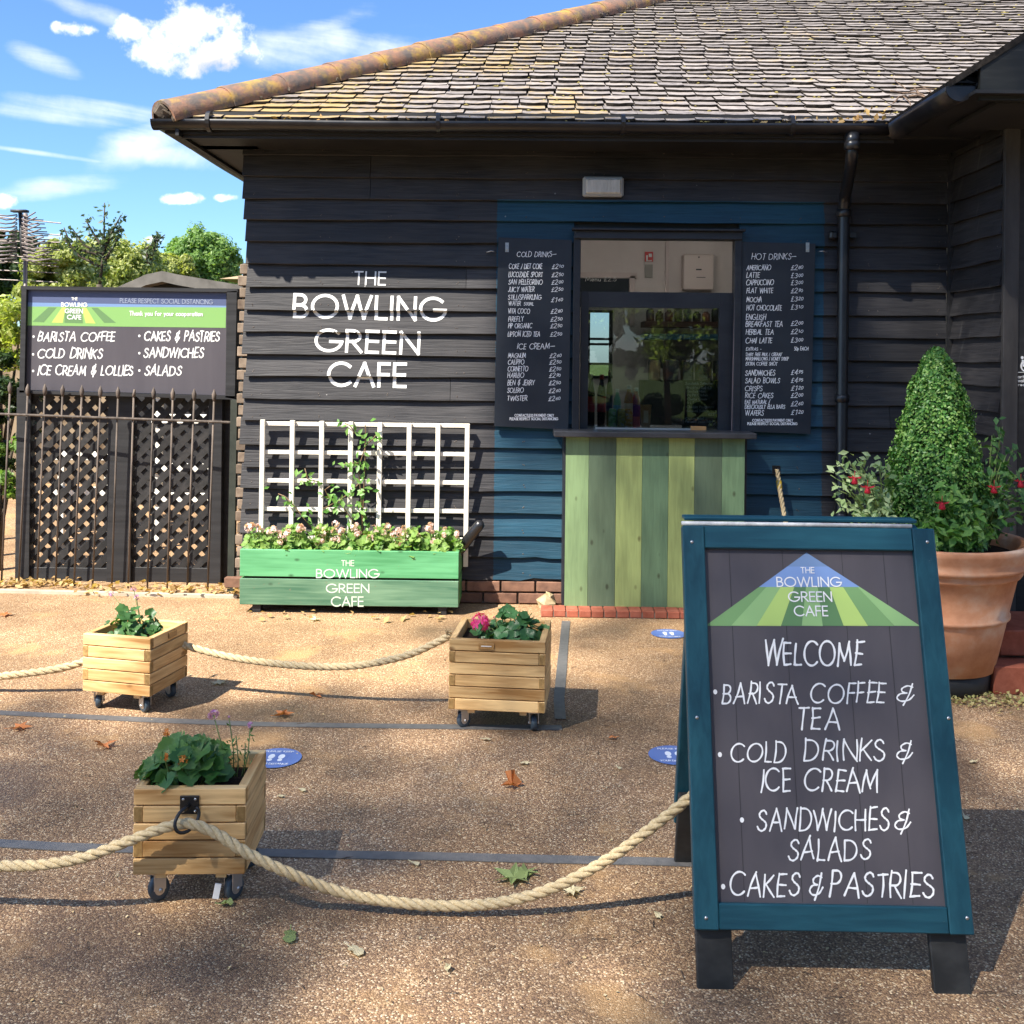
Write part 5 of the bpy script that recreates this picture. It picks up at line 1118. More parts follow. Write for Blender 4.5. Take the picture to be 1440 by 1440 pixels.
m = M(); a, b = at(-60, 580, 6.97), at(326, 594, 6.82); m.tube([a, (a+b)/2, b], .0085, 8); m.build('railing_rail', railm, rl)
m = M(); a, b = at(330, 562, 6.80), at(325, 842, 6.80); m.hexa([(b.x-.022, 6.78, 0), (b.x+.022, 6.78, 0), (b.x+.022, 6.82, 0), (b.x-.022, 6.82, 0), (a.x-.022, 6.78, a.z), (a.x+.022, 6.78, a.z), (a.x+.022, 6.82, a.z), (a.x-.022, 6.82, a.z)])
tag(m.build('steel_post', rnd_mat('dark_green_post', [(.02, .025, .02), (.04, .045, .035)], .6, .3, (9, 9, 9))), 'dark square end post between the railing and the building corner', 'post')
# white slatted things beyond the lattice
wb = principled('sunlit_white', (.85, .82, .74), .7)
def bench(x, Y, w, zs, label, name='slatted_bench', mat=wb, cat='bench'):
    t = thing(name, label, cat, (x, Y, 0)); 
    for z in zs: m = M(); m.box((x, Y, z), (w, .03, .075), bev=.004); m.build('slat', mat, t)
    for s in (-1, 1): m = M(); m.box((x+s*(w/2-.05), Y+.035, max(zs)/2), (.05, .04, max(zs))); m.build('leg', mat, t)
bench(-2.75, 8.3, .62, (.42, .66, 1.06, 1.28), 'white slatted seat glimpsed through the right half of the lattice')
bench(-3.75, 8.6, .5, (.42, .72), 'low white slatted seat glimpsed through the left half of the lattice')
m = M(); m.box((-5.6, 12.4, .9), (5.2, .12, 1.8)); tag(m.build('yard_wall', rnd_mat('ochre_render', [(.10, .07, .045), (.27, .21, .14)], .9, .1, (3, 3, 3), space='World', contrast=(.4, .6))), 'patchy tan yard wall standing far behind the lattice', 'wall')
# ================================================================== FAR LEFT BACKGROUND
shedm = rnd_mat('felt_roof', [(.10, .095, .085), (.19, .18, .165)], .9, .1, (5, 5, 5), space='World')
sh = thing('garden_shed', 'low dark shed whose felt roof gable shows behind the sign', 'shed', (at(225, 400, 10.5).x, 10.5, 0))
P = [at(x, y, 10.5) for x, y in ((160, 406), (205, 386), (228, 381), (250, 386), (345, 402))]
def strip(m, P, th, dy):
    n = len(P); vs = [p for p in P]+[p-Vector((0, 0, th)) for p in P]+[p+Vector((0, dy, 0)) for p in P]+[p+Vector((0, dy, -th)) for p in P]
    m.add(vs, [(n+i, n+i+1, i+1, i) for i in range(n-1)]+[(i, i+1, 2*n+i+1, 2*n+i) for i in range(n-1)]+[(3*n+i, 3*n+i+1, n+i+1, n+i) for i in range(n-1)]+[(0, 2*n, 3*n, n), (n-1, 2*n-1, 4*n-1, 3*n-1)])
m = M(); strip(m, P, .11, 3.0); m.build('roof', shedm, sh)
m = M(); a, b = at(168, 405, 10.7), at(338, 402, 10.7); pk = at(226, 386, 10.7); m.hexa([(a.x, 10.7, 0), (b.x, 10.7, 0), (b.x, 13, 0), (a.x, 13, 0), (a.x, 10.7, a.z-.05), (b.x, 10.7, b.z-.07), (b.x, 13, b.z-.07), (a.x, 13, a.z-.05)]); m.add([(a.x+.1, 10.7, a.z-.06), (b.x-.3, 10.7, b.z-.06), (pk.x, 10.7, pk.z-.09)], [(0, 1, 2)]); m.build('wall', blackm, sh)
# tan thatch-like roof right of it
hs = thing('far_house', 'distant house with tan tiled roof peeping beside the corner', 'house', (at(330, 400, 26).x, 26, 0))
a, b, c = at(308, 392, 26), at(352, 372, 26), at(420, 372, 26); d = at(420, 400, 26)
m = M(); m.hexa([a, Vector((d.x, 26, a.z)), Vector((d.x, 31, a.z)), a+Vector((0, 5, 0)), Vector((b.x, 28, b.z)), Vector((c.x, 28, b.z)), Vector((c.x, 29, b.z)), Vector((b.x, 29, b.z))]); m.build('roof', rnd_mat('tan_tiles', [(.28, .20, .12), (.42, .32, .2)], .9, .1, (8, 8, 8), space='World'), hs)
m = M(); m.box(((a.x+d.x)/2+.2, 28.5, a.z/2), (d.x-a.x-.3, 4, a.z-.02)); m.build('wall', palebrick, hs)
# TV aerial
an = thing('tv_aerial', 'multi element television aerial on a thin pole behind the sign', 'aerial', (at(38, 400, 8.6).x, 8.6, 0))
alu = principled('dull_aluminium', (.20, .17, .16), .55, .4, .3); pc = at(38, 400, 8.6); pt = at(36, 300, 8.6)
m = M(); m.smooth = True; m.tube([(pc.x, 8.6, 0), (pt.x, 8.6, pt.z)], .018, 8); m.build('mast', alu, an)
m = M(); bz0 = at(36, 297, 8.5).z; bt = at(40, 360, 8.6)
m.smooth = True; m.tube([(pt.x-.02, 8.55, bz0), (pc.x+.01, 8.5, bt.z)], .017, 6); m.box((pt.x-.0, 8.5, bz0-.0), (.13, .06, .02)); m.build('boom', dark, an)
for k in range(12):
    z = bz0-.03-(bz0-bt.z)*k/11; m = M(); m.smooth = True
    for s in (-1, 1):
        L_ = .17+.012*k; m.tube([(pt.x+s*.02, 8.5, z), (pt.x+s*L_*.5, 8.46, z-s*.004-.02), (pt.x+s*L_, 8.42, z+.012*math.sin(k*2+s))], .006, 5); m.tube([(pt.x+s*.02, 8.5, z-.01), (pt.x+s*L_*.5, 8.54, z-.035), (pt.x+s*L_*.9, 8.6, z-.03)], .005, 5)
    m.build('director', alu, an)
for k, (y0, y1) in enumerate(((305, 314), (323, 331), (339, 341), (347, 352), (358, 366), (367, 375), (380, 384), (393, 397))):
    m = M(); m.tube([at(-2, y0, 8.62), at(86-k*.7, y1, 8.62)], .0055, 6); m.build('reflector', alu, an)
# trees and shrubs
def crown_pts(c, r, n, clumps, seed, sq=(1, 1, 1)):
    g = np.random.default_rng(seed); cc = g.normal(size=(clumps, 3)); cc /= np.linalg.norm(cc, axis=1, keepdims=True); cc *= (g.uniform(.35, .95, (clumps, 1)))
    cc = cc*np.array(r); cr_ = g.uniform(.12, .30, clumps)*min(r)
    k = g.integers(0, clumps, n); d = g.normal(size=(n, 3)); d /= np.linalg.norm(d, axis=1, keepdims=True); rad = cr_[k][:, None]*g.uniform(.35, 1.15, (n, 1))
    P = cc[k]+d*rad; N = d*.8+cc[k]/np.array(r)*.5+g.normal(size=(n, 3))*.45
    return P+np.array(c), N
def tree(label, c, r, n, clumps, leaf, mat, seed, name='tree', group=None, trunk=True, base=0, cat='tree', limbs=7):
    t = thing(name, label, cat, (c[0], c[1], base), group=group); P, N = crown_pts(c, r, n, clumps, seed); ok = P[:, 2] > base+.02; leafcloud('crown', P[ok], N[ok], leaf, mat, t)
    if trunk:
        R2 = random.Random(seed); m = M(); m.smooth = True; h = c[2]-base; tr = max(.04, r[0]*.07)
        m.tube([(c[0], c[1], base), (c[0]+.05*h*R2.uniform(-1, 1), c[1], base+h*.5), (c[0], c[1], c[2]+r[2]*.3)], [tr, tr*.75, tr*.35], 9)
        for k in range(limbs):
            a = 2*PI*k/limbs+R2.random(); z0 = base+h*R2.uniform(.45, .95); e = Vector((math.cos(a)*r[0]*.7, math.sin(a)*r[1]*.7, r[2]*R2.uniform(.0, .6))); s0 = Vector((c[0], c[1], z0)); m.tube([s0, s0+e*.5+Vector((0, 0, r[2]*.12)), s0+e], [tr*.45, tr*.28, tr*.1], 6)
        m.build('trunk', barkm, t)
    return t
barkm = rnd_mat('bark', [(.05, .04, .03), (.13, .11, .085)], .95, .1, (9, 9, 3), bump=.4)
lf_olive = leafmat('olive_leaves', (.22, .27, .07), (.42, .43, .16), .45); lf_mid = leafmat('mid_green_leaves', (.10, .20, .05), (.24, .36, .11), .45); lf_dark = leafmat('dark_green_leaves', (.012, .035, .010), (.045, .08, .02), .3); lf_lime = leafmat('lime_leaves', (.22, .30, .04), (.45, .48, .14), .45); lf_grey = leafmat('greyish_leaves', (.05, .08, .05), (.12, .16, .09), .4)
def C(px, py, Y): return tuple(at(px, py, Y))
def far_tree(label, px, py, Y, rx, rz, n, cl, leaf, mat, seed, **k):
    s = Y/F; return tree(label, C(px, py, Y), (rx*s, rx*s*.8, rz*s), n, cl, leaf, mat, seed, group='background trees left of the cafe', **k)
far_tree('rounded mid green tree nearest the cafe corner on the skyline', 282, 378, 30, 62, 56, 60000, 240, .11, lf_mid, 11)
far_tree('broad olive yellow tree filling the middle of the left skyline', 165, 395, 24, 76, 58, 60000, 240, .10, lf_olive, 12)
far_tree('smaller olive tree rising between the broad and the rounded tree', 232, 392, 27, 48, 50, 30000, 60, .12, lf_olive, 13)
far_tree('dark evergreen tree behind the television aerial', 12, 372, 22, 52, 52, 26000, 60, .10, lf_dark, 14)
far_tree('pale olive shrub mass to the right of the aerial', 85, 388, 20, 62, 52, 32000, 60, .09, lf_olive, 15)
# sparse young tree with open branches
st = thing('young_tree', 'sparse open branched young tree rising above the olive trees', 'tree', (at(135, 400, 17).x, 17, 0), group='background trees left of the cafe')
m = M(); m.smooth = True; Ps = []
br = [((140, 400), (146, 350), (147, 285)), ((146, 352), (158, 325), (170, 303)), ((146, 350), (132, 330), (120, 308)), ((147, 345), (160, 330), (172, 321)), ((146, 358), (118, 345), (102, 322)), ((146, 360), (100, 348), (90, 320)), ((146, 370), (160, 345), (168, 330)), ((140, 375), (112, 360), (88, 335)), ((210, 372), (216, 352), (222, 326)), ((210, 372), (205, 350), (232, 330))]
for b in br:
    q = [Vector(C(x, y, 17)) for x, y in b]; q = [q[0], (q[0]+q[1])/2, q[1], (q[1]+q[2])/2, q[2]]; m.tube(q, [.03, .025, .02, .015, .008], 5)
    for i in range(4):
        for k in range(16):
            t = R.random(); p = q[i]*(1-t)+q[i+1]*t; Ps.append(tuple(p+Vector((R.gauss(0, .05), R.gauss(0, .05), R.gauss(0, .05)))))
m.tube([(at(140, 400, 17).x, 17, 0), C(140, 400, 17)], .05, 7); m.build('trunk', barkm, st); leafcloud('crown', Ps, rng.normal(size=(len(Ps), 3)), .09, lf_grey, st)
# near hedge at the left edge: dark conifer and lime shrub
def blobbush(label, name, c, r, n, leaf, mat, seed, cl=30, cat='shrub'):
    t = thing(name, label, cat, (c[0], c[1], 0)); P, N = crown_pts(c, r, n, cl, seed); ok = P[:, 2] > .03; leafcloud('crown', P[ok], N[ok], leaf, mat, t, aspect=.5)
    m = M(); m.smooth = True; m.tube([(c[0], c[1], 0), (c[0], c[1], c[2])], [.04, .02], 7)
    for k in range(5): a = k*1.26; m.tube([(c[0], c[1], .25*c[2]), (c[0]+.5*r[0]*math.cos(a), c[1]+.5*r[1]*math.sin(a), c[2])], [.02, .008], 5)
    m.build('trunk', barkm, t)
blobbush('lime yellow shrub in sun at the left edge above the railing', 'lime_shrub', C(0, 455, 8.6), (.55, .4, .42), 9000, .05, lf_lime, 21)
blobbush('dark green hedge bush at the left edge behind the railing', 'hedge_bush', C(-8, 600, 7.9), (.38, .3, .75), 12000, .045, lf_dark, 22, 40)
blobbush('leafy mid green shrub low at the left edge by the lattice', 'hedge_bush', C(-2, 660, 7.4), (.20, .2, .35), 1800, .05, lf_mid, 23, 16)
# ================================================================== GREEN TROUGH + TRELLIS
TY = 6.27; tx0, tx1 = at(337, 815, TY).x, at(645, 815, TY).x; TD = .33
tro = thing('green_trough', 'long green wooden trough planter with white cafe lettering', 'planter', ((tx0+tx1)/2, TY+TD/2, 0))
g1m = wood_axis('bright_green_paint', [(.05, .21, .08), (.12, .37, .17)], 0, True, 0, .55, 16, .7); g2m = wood_axis('dull_green_paint', [(.05, .13, .075), (.15, .26, .16)], 0, True, 0, .6, 16, .7); g3m = wood_axis('side_green_paint', [(.06, .20, .06), (.10, .28, .09)], 1, False, 0, .6, 10, .7)
wear(g1m, (.20, .17, .10), .645); wear(g2m, (.16, .14, .09), .63)
zs = (.052, .213, .226, .392)
for (z0, z1, mt) in ((zs[0], zs[1], g2m), (zs[2], zs[3], g1m)):
    m = M(); m.box(((tx0+tx1)/2, TY+.011, (z0+z1)/2), (tx1-tx0, .022, z1-z0), bev=.003); m.build('front_board', mt, tro)
    m = M(); m.box(((tx0+tx1)/2, TY+TD-.011, (z0+z1)/2), (tx1-tx0, .022, z1-z0), bev=.003); m.build('back_board', mt, tro)
    for x in (tx0+.011, tx1-.011): m = M(); m.box((x, TY+TD/2, (z0+z1)/2), (.022, TD-.046, z1-z0), bev=.003); m.build('end_board', g3m, tro)
m = M(); 
for x in (tx0+.1, tx1-.1): m.box((x, TY+.05, .026), (.05, .06, .05)); m.box((x, TY+TD-.05, .026), (.05, .06, .05))
m.box(((tx0+tx1)/2, TY+TD/2, .06), (tx1-tx0-.05, TD-.05, .015)); m.build('base', blackm, tro)
soilm = rnd_mat('dark_soil', [(.012, .008, .006), (.04, .028, .02)], .95, .1, (60, 60, 60), space='World', bump=.8)
m = M(); m.box(((tx0+tx1)/2, TY+TD/2, .20), (tx1-tx0-.05, TD-.05, .27)); m.build('soil', soilm, tro)
pl = Plane((0, TY, 0), (1, 0, 0), (0, 0, 1)); letter_lines('painted_lettering', rnd_mat('pale_green_white', [(.55, .65, .52), (.70, .76, .66)], .6, .3, (60, 60, 60), space='World'), tro, pl, [("THE", 428, 474, 1215, 20), ("BOWLING", 334, 568, 1259, 30), ("GREEN", 371, 530, 1315, 31), ("CAFE", 390, 508, 1366, 34)], (320, 340), 2.6667, weight=.14)
tm = rnd_mat('cream_painted_batten', [(.62, .57, .47), (.80, .76, .67)], .6, .3, (14, 14, 14), obj_rand=.06)
tr = thing('trellis', 'cream square trellis panel standing behind the green trough', 'trellis', ((tx0+tx1)/2, WY-.1, 0))
XV = [at(320+x/2.6667, 700, 6.53).x for x in (128, 240, 350, 459, 568, 678, 786, 896)]
zt0 = at(365, 590, 6.53).z; zt1 = at(659, 597, 6.53).z
for k, x in enumerate(XV): m = M(); z1 = zt0+(zt1-zt0)*k/7; m.box((x, 6.533, (z1+.25)/2), (.030, .02, z1-.25), Euler((0, .004, 0)).to_matrix(), bev=.002); m.build('upright', tm, tr)
for k in range(5):
    zz = at(365, 340+(676+107*k)/2.6667+0, 6.53).z; m = M(); m.box(((XV[0]+XV[-1])/2, 6.553, zz-.01), (XV[-1]-XV[0]+.03, .02, .026), bev=.002); m.build('crossbar', tm, tr)
# black pole beside the trough
m = M(); m.smooth = True; a, b = at(676, 736, 6.44), at(645, 775, 6.50); d = (b-a).normalized(); m.tube([a-d*.015, a, a+d*.02, b, b+d*.30], [.012, .03, .033, .033, .033], 14)
tag(m.build('black_pole', black_plastic), 'stubby black pipe end poking up behind the right end of the trough', 'pipe')
# ================================================================== PLANTS
gleaf = leafmat('geranium_leaf', (.04, .12, .025), (.09, .22, .05), .25, .45); gleaf2 = leafmat('geranium_leaf_dark', (.022, .065, .022), (.06, .13, .035), .2, .4)
stemm = principled('green_stem', (.12, .18, .05), .6)
def geranium_leaves(centers, size, seed, fold=.25):
    R2 = random.Random(seed); m = M(); m.smooth = True
    for (c, up) in centers:
        r = size*R2.uniform(.55, 1.25); up = Vector(up).normalized(); x = up.cross(Vector((R2.uniform(-1, 1), R2.uniform(-1, 1), .1))).normalized(); y = up.cross(x); n = 21; a0 = R2.uniform(0, 6.28); ph = R2.uniform(0, 6); cup = R2.uniform(-.05, .35)
        vs = [Vector(c)-up*r*.10]; inner = []; outer = []
        for k in range(n):
            a = a0+.22+(2*PI-.44)*k/(n-1); lob = 1+.10*math.cos(5*(a-a0))+.05*(-1)**k; rr = r*lob
            for q, (f, z) in enumerate(((.55, cup*.3), (1, cup))):
                zz = r*(z+(.10*math.sin(a*3+ph) if q else .04*math.sin(a*3+ph))+(.04*(-1)**k if q else 0)); p = Vector(c)+x*math.cos(a)*rr*f+y*math.sin(a)*rr*f+up*zz; (outer if q else inner).append(p)
        vs += inner+outer; m.add(vs, [(0, k+1, k+2) for k in range(n-1)]+[(k+1, n+k+1, n+k+2, k+2) for k in range(n-1)])
    return m
def flower_head(m, c, r, n, R2, petals=5, ps=.35):
    for k in range(n):
        d = Vector((R2.gauss(0, 1), R2.gauss(0, 1), R2.gauss(.3, 1))).normalized(); p = Vector(c)+d*r*R2.uniform(.6, 1); x = d.cross(Vector((.3, .1, 1))).normalized(); y = d.cross(x); s = r*ps*2
        for q in range(petals):
            a = 2*PI*q/petals+k; u = x*math.cos(a)+y*math.sin(a); v = x*math.cos(a+.5)+y*math.sin(a+.5); w = x*math.cos(a-.5)+y*math.sin(a-.5); m.add([p, p+v*s*.6+d*s*.1, p+u*s+d*s*.15, p+w*s*.6+d*s*.1], [(0, 1, 2, 3)])
def petalmat(name, c1, c2): return leafmat(name, c1, c2, .3, .6)
pinkm = petalmat('hot_pink_petal', (.75, .04, .22), (.9, .12, .35)); palepink = petalmat('pale_pink_petal', (.66, .38, .40), (.82, .64, .60)); orangem = petalmat('orange_petal', (.7, .14, .02), (.75, .3, .06)); lilac = petalmat('lilac_petal', (.45, .15, .42), (.68, .42, .6)); redp = petalmat('red_petal', (.45, .01, .02), (.6, .03, .06))
def geranium(label, c, r, h, nl, size, seed, mat=gleaf, flowers=(), group=None, name='geranium_plant', fmat=pinkm):
    """c ground point of the plant on the soil"""
    R2 = random.Random(seed); t = thing(name, label, 'plant', c, group=group); cs = []; sm_ = M(); sm_.smooth = True; c = Vector(c)
    for k in range(nl):
        a = R2.uniform(0, 2*PI); q = math.sqrt(R2.random()); z = h*(1-.60*q*q)*R2.uniform(.35, 1.12); p = c+Vector((math.cos(a)*r[0]*q, math.sin(a)*r[1]*q, z)); up = Vector((math.cos(a)*q*.55, math.sin(a)*q*.55-.30, .9))+Vector((R2.gauss(0, .42), R2.gauss(0, .42), R2.gauss(0, .15))); cs.append((p, up))
        if k % 2 == 0: b = c+Vector((math.cos(a)*r[0]*q*.35, math.sin(a)*r[1]*q*.35, 0)); sm_.tube([b, (b+p)/2+Vector((0, 0, h*.1)), p], .0022, 4, False)
    cs = [x for q_, x in enumerate(cs)]
    geranium_leaves(cs, size, seed).build('leaves', mat, t)
    fm = M()
    for (dx, dy, dz, rr, n) in flowers:
        fm = M(); p = c+Vector((dx, dy, dz)); flower_head(fm, p, rr, n, R2); fm.build('flower', fmat, t); sm_.tube([c+Vector((dx*.5, dy*.5, 0)), p], .0025, 5, False)
    sm_.build('stems', stemm, t)
    return t
# trough plants
n = 7
where = ['at the left end of the trough', 'second from the left end of the trough', 'third from the left in the trough', 'in the middle of the trough', 'fifth from the left in the trough', 'second from the right end of the trough', 'at the right end of the trough']
gl = leafmat('trough_leaf', (.10, .22, .04), (.26, .38, .10), .35, .5)
for k in range(n):
    x = tx0+.11+(tx1-tx0-.22)*k/(n-1); R2 = random.Random(50+k)
    fl = [(R2.uniform(-.09, .09), R2.uniform(-.12, .02), R2.uniform(.09, .20), R2.uniform(.015, .026), R2.randint(6, 12)) for q in range(9)]
    geranium('pale pink flowering geranium '+where[k], (x, TY+.16, .335), (.13, .15), .17, 110, .024, 60+k, gl, fl, 'pink geraniums in the green trough', fmat=palepink)
# climber
cl = thing('climbing_plant', 'twining green climber growing up the middle of the trellis', 'plant', (at(515, 760, 6.5).x, 6.50, .34))
m = M(); m.smooth = True; cs = []
def O5(x, y): return (320+x/2.6667, 340+y/2.6667)
for path in ([(505, 1100), (508, 1000), (512, 900), (516, 800), (518, 700), (515, 685)], [(505, 1080), (500, 950), (490, 850), (520, 760), (545, 740), (560, 720)], [(500, 1090), (430, 990), (380, 960), (365, 930), (400, 905)], [(320, 1080), (280, 1030), (250, 990), (215, 955), (190, 945)], [(360, 1000), (420, 970), (460, 940), (500, 900)], [(500, 830), (460, 830), (420, 835)], [(480, 720), (460, 690), (440, 680)], [(340, 900), (300, 890), (290, 850)], [(320, 905), (270, 900)]):
    pts = [at(*O5(x, y), 6.50+R.uniform(-.01, .01)) for x, y in path]; m.tube(pts, .0035, 5)
    for i in range(len(pts)-1):
        for j in range(int((pts[i+1]-pts[i]).length/.019)+1):
            t = R.random(); p = pts[i]*(1-t)+pts[i+1]*t; sp = .035; cs.append(tuple(p+Vector((R.gauss(0, sp), R.uniform(-.05, .01), R.gauss(0, .02)))))
m.build('stems', principled('red_stem', (.16, .10, .05), .6), cl); leafcloud('leaves', cs, [(R.gauss(0, .6), -1, R.gauss(.5, .5)) for _ in cs], .046, leafmat('climber_leaf', (.07, .19, .03), (.20, .36, .09), .3), cl, aspect=.5)
# ---- small planters
endm = rnd_mat('treated_end_grain', [(.22, .13, .045), (.42, .26, .10)], .8, .2, (60, 60, 60))
def slat_mesh(L, t=.027, h=.05):
    m = M(); m.box((0, 0, 0), (L, t, h), bev=.002)
    for q, f in enumerate(m.f):
        if all(abs(abs(m.v[i][0])-L/2) < 1e-4 for i in f): m.mi[q] = 1
    return m.build('slat', [pineX, endm], link=False).data
tyre = principled('blue_grey_rubber', (.035, .055, .075), .45)
def caster_meshes():
    a = M(); a.box((0, 0, .068), (.045, .05, .004)); a.box((-.016, .006, .047), (.003, .03, .040)); a.box((.016, .006, .047), (.003, .03, .040)); a.box((0, .004, .064), (.034, .034, .004)); a.smooth = True; a.tube([(-.02, .008, .026), (.02, .008, .026)], .005, 8)
    b = M(); b.smooth = True; rot = Euler((0, PI/2, 0)).to_matrix(); b.lathe([(.012, -.010), (.022, -.011), (.026, -.007), (.026, .007), (.022, .011), (.012, .010)], (0, .008, .026), 20, rot)
    c = M(); c.smooth = False; c.lathe([(0, -.011), (.013, -.011), (.013, .011), (0, .011)], (0, .008, .026), 14, rot)
    return [a.build('caster', steel, link=False).data, b.build('tyre', tyre, link=False).data, c.build('wheel_hub', steel, link=False).data]
CM = caster_meshes()
def planter(label, o, ang, w, d, layers, z0, lh, first):
    """o: front-left corner on the ground, ang: yaw of the front face"""
    ux = Vector((math.cos(ang), math.sin(ang), 0)); uy = Vector((-math.sin(ang), math.cos(ang), 0)); o = Vector((o[0], o[1], 0)); c = o+ux*w/2+uy*d/2
    t = thing('planter_box', label, 'planter', c, ang, 'wooden planter boxes on wheels')
    th = .027
    for k in range(layers):
        z = z0+lh*(k+.5); full_front = (k+first) % 2 == 0; top = k == layers-1
        fw = w if full_front else w-2*th; dd = d-2*th if full_front else d
        rv = R.uniform(-.0015, .0015)
        mf, ms = slat_mesh(fw-.001, th, lh-.004), slat_mesh(dd-.001, th, lh-.004)
        put(mf, 'slat', t, c-uy*(d/2-th/2+rv)+Vector((0, 0, z)), (0, 0, ang)); put(mf, 'slat', t, c+uy*(d/2-th/2)+Vector((0, 0, z)), (0, 0, ang))
        put(ms, 'slat', t, c-ux*(w/2-th/2)+Vector((0, 0, z)), (0, 0, ang+PI/2)); put(ms, 'slat', t, c+ux*(w/2-th/2+rv)+Vector((0, 0, z)), (0, 0, ang+PI/2))
    top = z0+lh*layers
    m = M(); m.box(c+Vector((0, 0, (z0+top)/2-.02)), (w-2*th-.004, d-2*th-.004, top-z0-.05), Euler((0, 0, ang)).to_matrix()); m.build('soil', soilm, t)
    for s in (-1, 1): m = M(); m.box(c+ux*s*w*.27+Vector((0, 0, z0-.008)), (.03, d-.04, .018), Euler((0, 0, ang)).to_matrix()); m.build('base_bearer', pineX, t)
    # plastic liner edge
    for sx in (-1, 1):
        for sy in (-1, 1):
            p = c+ux*sx*(w/2-.05)+uy*sy*(d/2-.05); rz = ang+R.uniform(-1.2, 1.2); scl = (z0-.002)/.07
            ca = put(CM[0], 'caster', t, p, (0, 0, rz), (1.15, 1.15, scl)); 
            for me in CM[1:]:
                q = bpy.data.objects.new(me.name.split('.')[0], me); COL.objects.link(q); q.parent = ca
    return t, c, ux, uy, top
YC = gr(645, 1023).y-.045; YF = gr(227, 1273).y-.028; gl_ = gr(211, 1004); AL = math.radians(-12)
ZC0, ZC1, ZF0, ZF1 = at(700, 999, YC).z, at(700, 899, YC).z, at(265, 1233, YF).z, at(265, 1110, YF).z; YL = gl_.y-.04; ZL0, ZL1 = at(211, 981, YL).z, at(211, 898, YL).z
PC, cC, uxC, uyC, topC = planter('larger pine planter on wheels with hot pink geranium near the counter', at(631, 950, YC), math.radians(-5), at(767, 950, YC).x-at(631, 950, YC).x, .38, 6, ZC0, (ZC1-ZC0)/6, 1)
PL_, cL, uxL, uyL, topL = planter('small pine planter on wheels at the left rear in the sun', (at(211, 940, YL).x-.335*math.cos(AL), YL-.335*math.sin(AL)), AL, .335, .31, 5, ZL0, (ZL1-ZL0)/5, 0)
PF, cF, uxF, uyF, topF = planter('nearest pine planter on wheels with ring hook holding the rope', at(187, 1180, YF), math.radians(3), at(343, 1180, YF).x-at(187, 1180, YF).x, .29, 5, ZF0, (ZF1-ZF0)/5, 0)
# plates
plm = rnd_mat('bronze_plate', [(.22, .11, .03), (.40, .22, .08)], .35, .5, (90, 90, 90))
m = M(); p = cC-uyC*(.38/2+.003)-uxC*.045+Vector((0, 0, topC-.026)); m.box(p, (.066, .004, .026), Euler((0, 0, math.radians(-5))).to_matrix(), bev=.001); o = m.build('maker_plate', plm, PC); 
m = M(); m.box(p-uyC*.003+Vector((0, 0, .001)), (.044, .002, .003), Euler((0, 0, math.radians(-5))).to_matrix()); m.build('plate_engraving', white, o)
m = M(); p = cL+uxL*(.335/2+.003)+uyL*.02+Vector((0, 0, topL-.026)); m.box(p, (.004, .066, .028), Euler((0, 0, math.radians(-12))).to_matrix(), bev=.001); m.build('maker_plate', plm, PL_)
# hook plates
blk = principled('black_iron', (.008, .008, .009), .4, .5)
hp = onplane(267, 1131, cF-uyF*.29/2, -uyF)-uyF*.003
rotF = Euler((0, 0, math.radians(3))).to_matrix()
m = M(); m.box(hp, (.054, .005, .052), rotF, bev=.001); o = m.build('hook_plate', blk, PF)
m = M(); m.smooth = True; rc = onplane(263, 1152, hp-uyF*.045, -uyF)
ringp = [rc+uxF*math.cos(a)*.026+Vector((0, 0, math.sin(a)*.030))+uyF*(.030*math.cos(a-.5)) for a in [math.radians(100+18*i) for i in range(18)]]
m.tube([hp-uyF*.003+Vector((0, 0, .0))]+[hp-uyF*.02+Vector((-.006, 0, -.005))]+ringp, .0048, 10)
m.build('hook_ring', blk, o)
for sx in (-1, 1):
    for sz in (-1, 1):
        m = M(); m.smooth = True; q = hp-uyF*.0035+uxF*sx*.017+Vector((0, 0, sz*.017)); m.tube([q, q-uyF*.002], .0038, 10); m.build('screw', steel, o)
m = M(); p = cF-uyF*.10+uxF*.075+Vector((0, 0, .045)); p = onplane(305, 1253, cF-uyF*.12, -uyF); m.box(p, (.018, .002, .045), Euler((0, .18, .1)).to_matrix()); o = m.build('paper_tag', principled('white_paper', (.75, .75, .74), .7), PF)
# plants in planters
geranium('dark leaved geranium without flowers in the left rear planter', cL+Vector((-.02, .0, topL-.06)), (.12, .11), .15, 60, .027, 81, leafmat('rear_leaf', (.03, .09, .025), (.08, .18, .05), .25, .42))
geranium('bushy geranium with one hot pink bloom in the larger planter', cC+Vector((.035, .0, topC-.075)), (.155, .13), .135, 75, .030, 82, leafmat('greener_leaf', (.035, .11, .03), (.08, .20, .06), .2, .4), [(-.13, -.07, .118, .036, 16), (-.07, .05, .11, .008, 4)])
geranium('broad leaved geranium with orange buds in the nearest planter', cF+Vector((-.045, -.015, topF-.06)), (.12, .12), .165, 85, .030, 83, leafmat('nearest_leaf', (.03, .10, .02), (.13, .25, .06), .25, .42), [(-.035, -.09, .13, .012, 5), (.02, -.10, .125, .014, 6), (-.06, .0, .17, .012, 5)], fmat=orangem)
tn = thing('nemesia_plant', 'spindly stems with small lilac flowers beside the broad leaves', 'plant', cF+Vector((.08, .05, topF-.06))); m = M(); m.smooth = True; fm = M(); lf = []
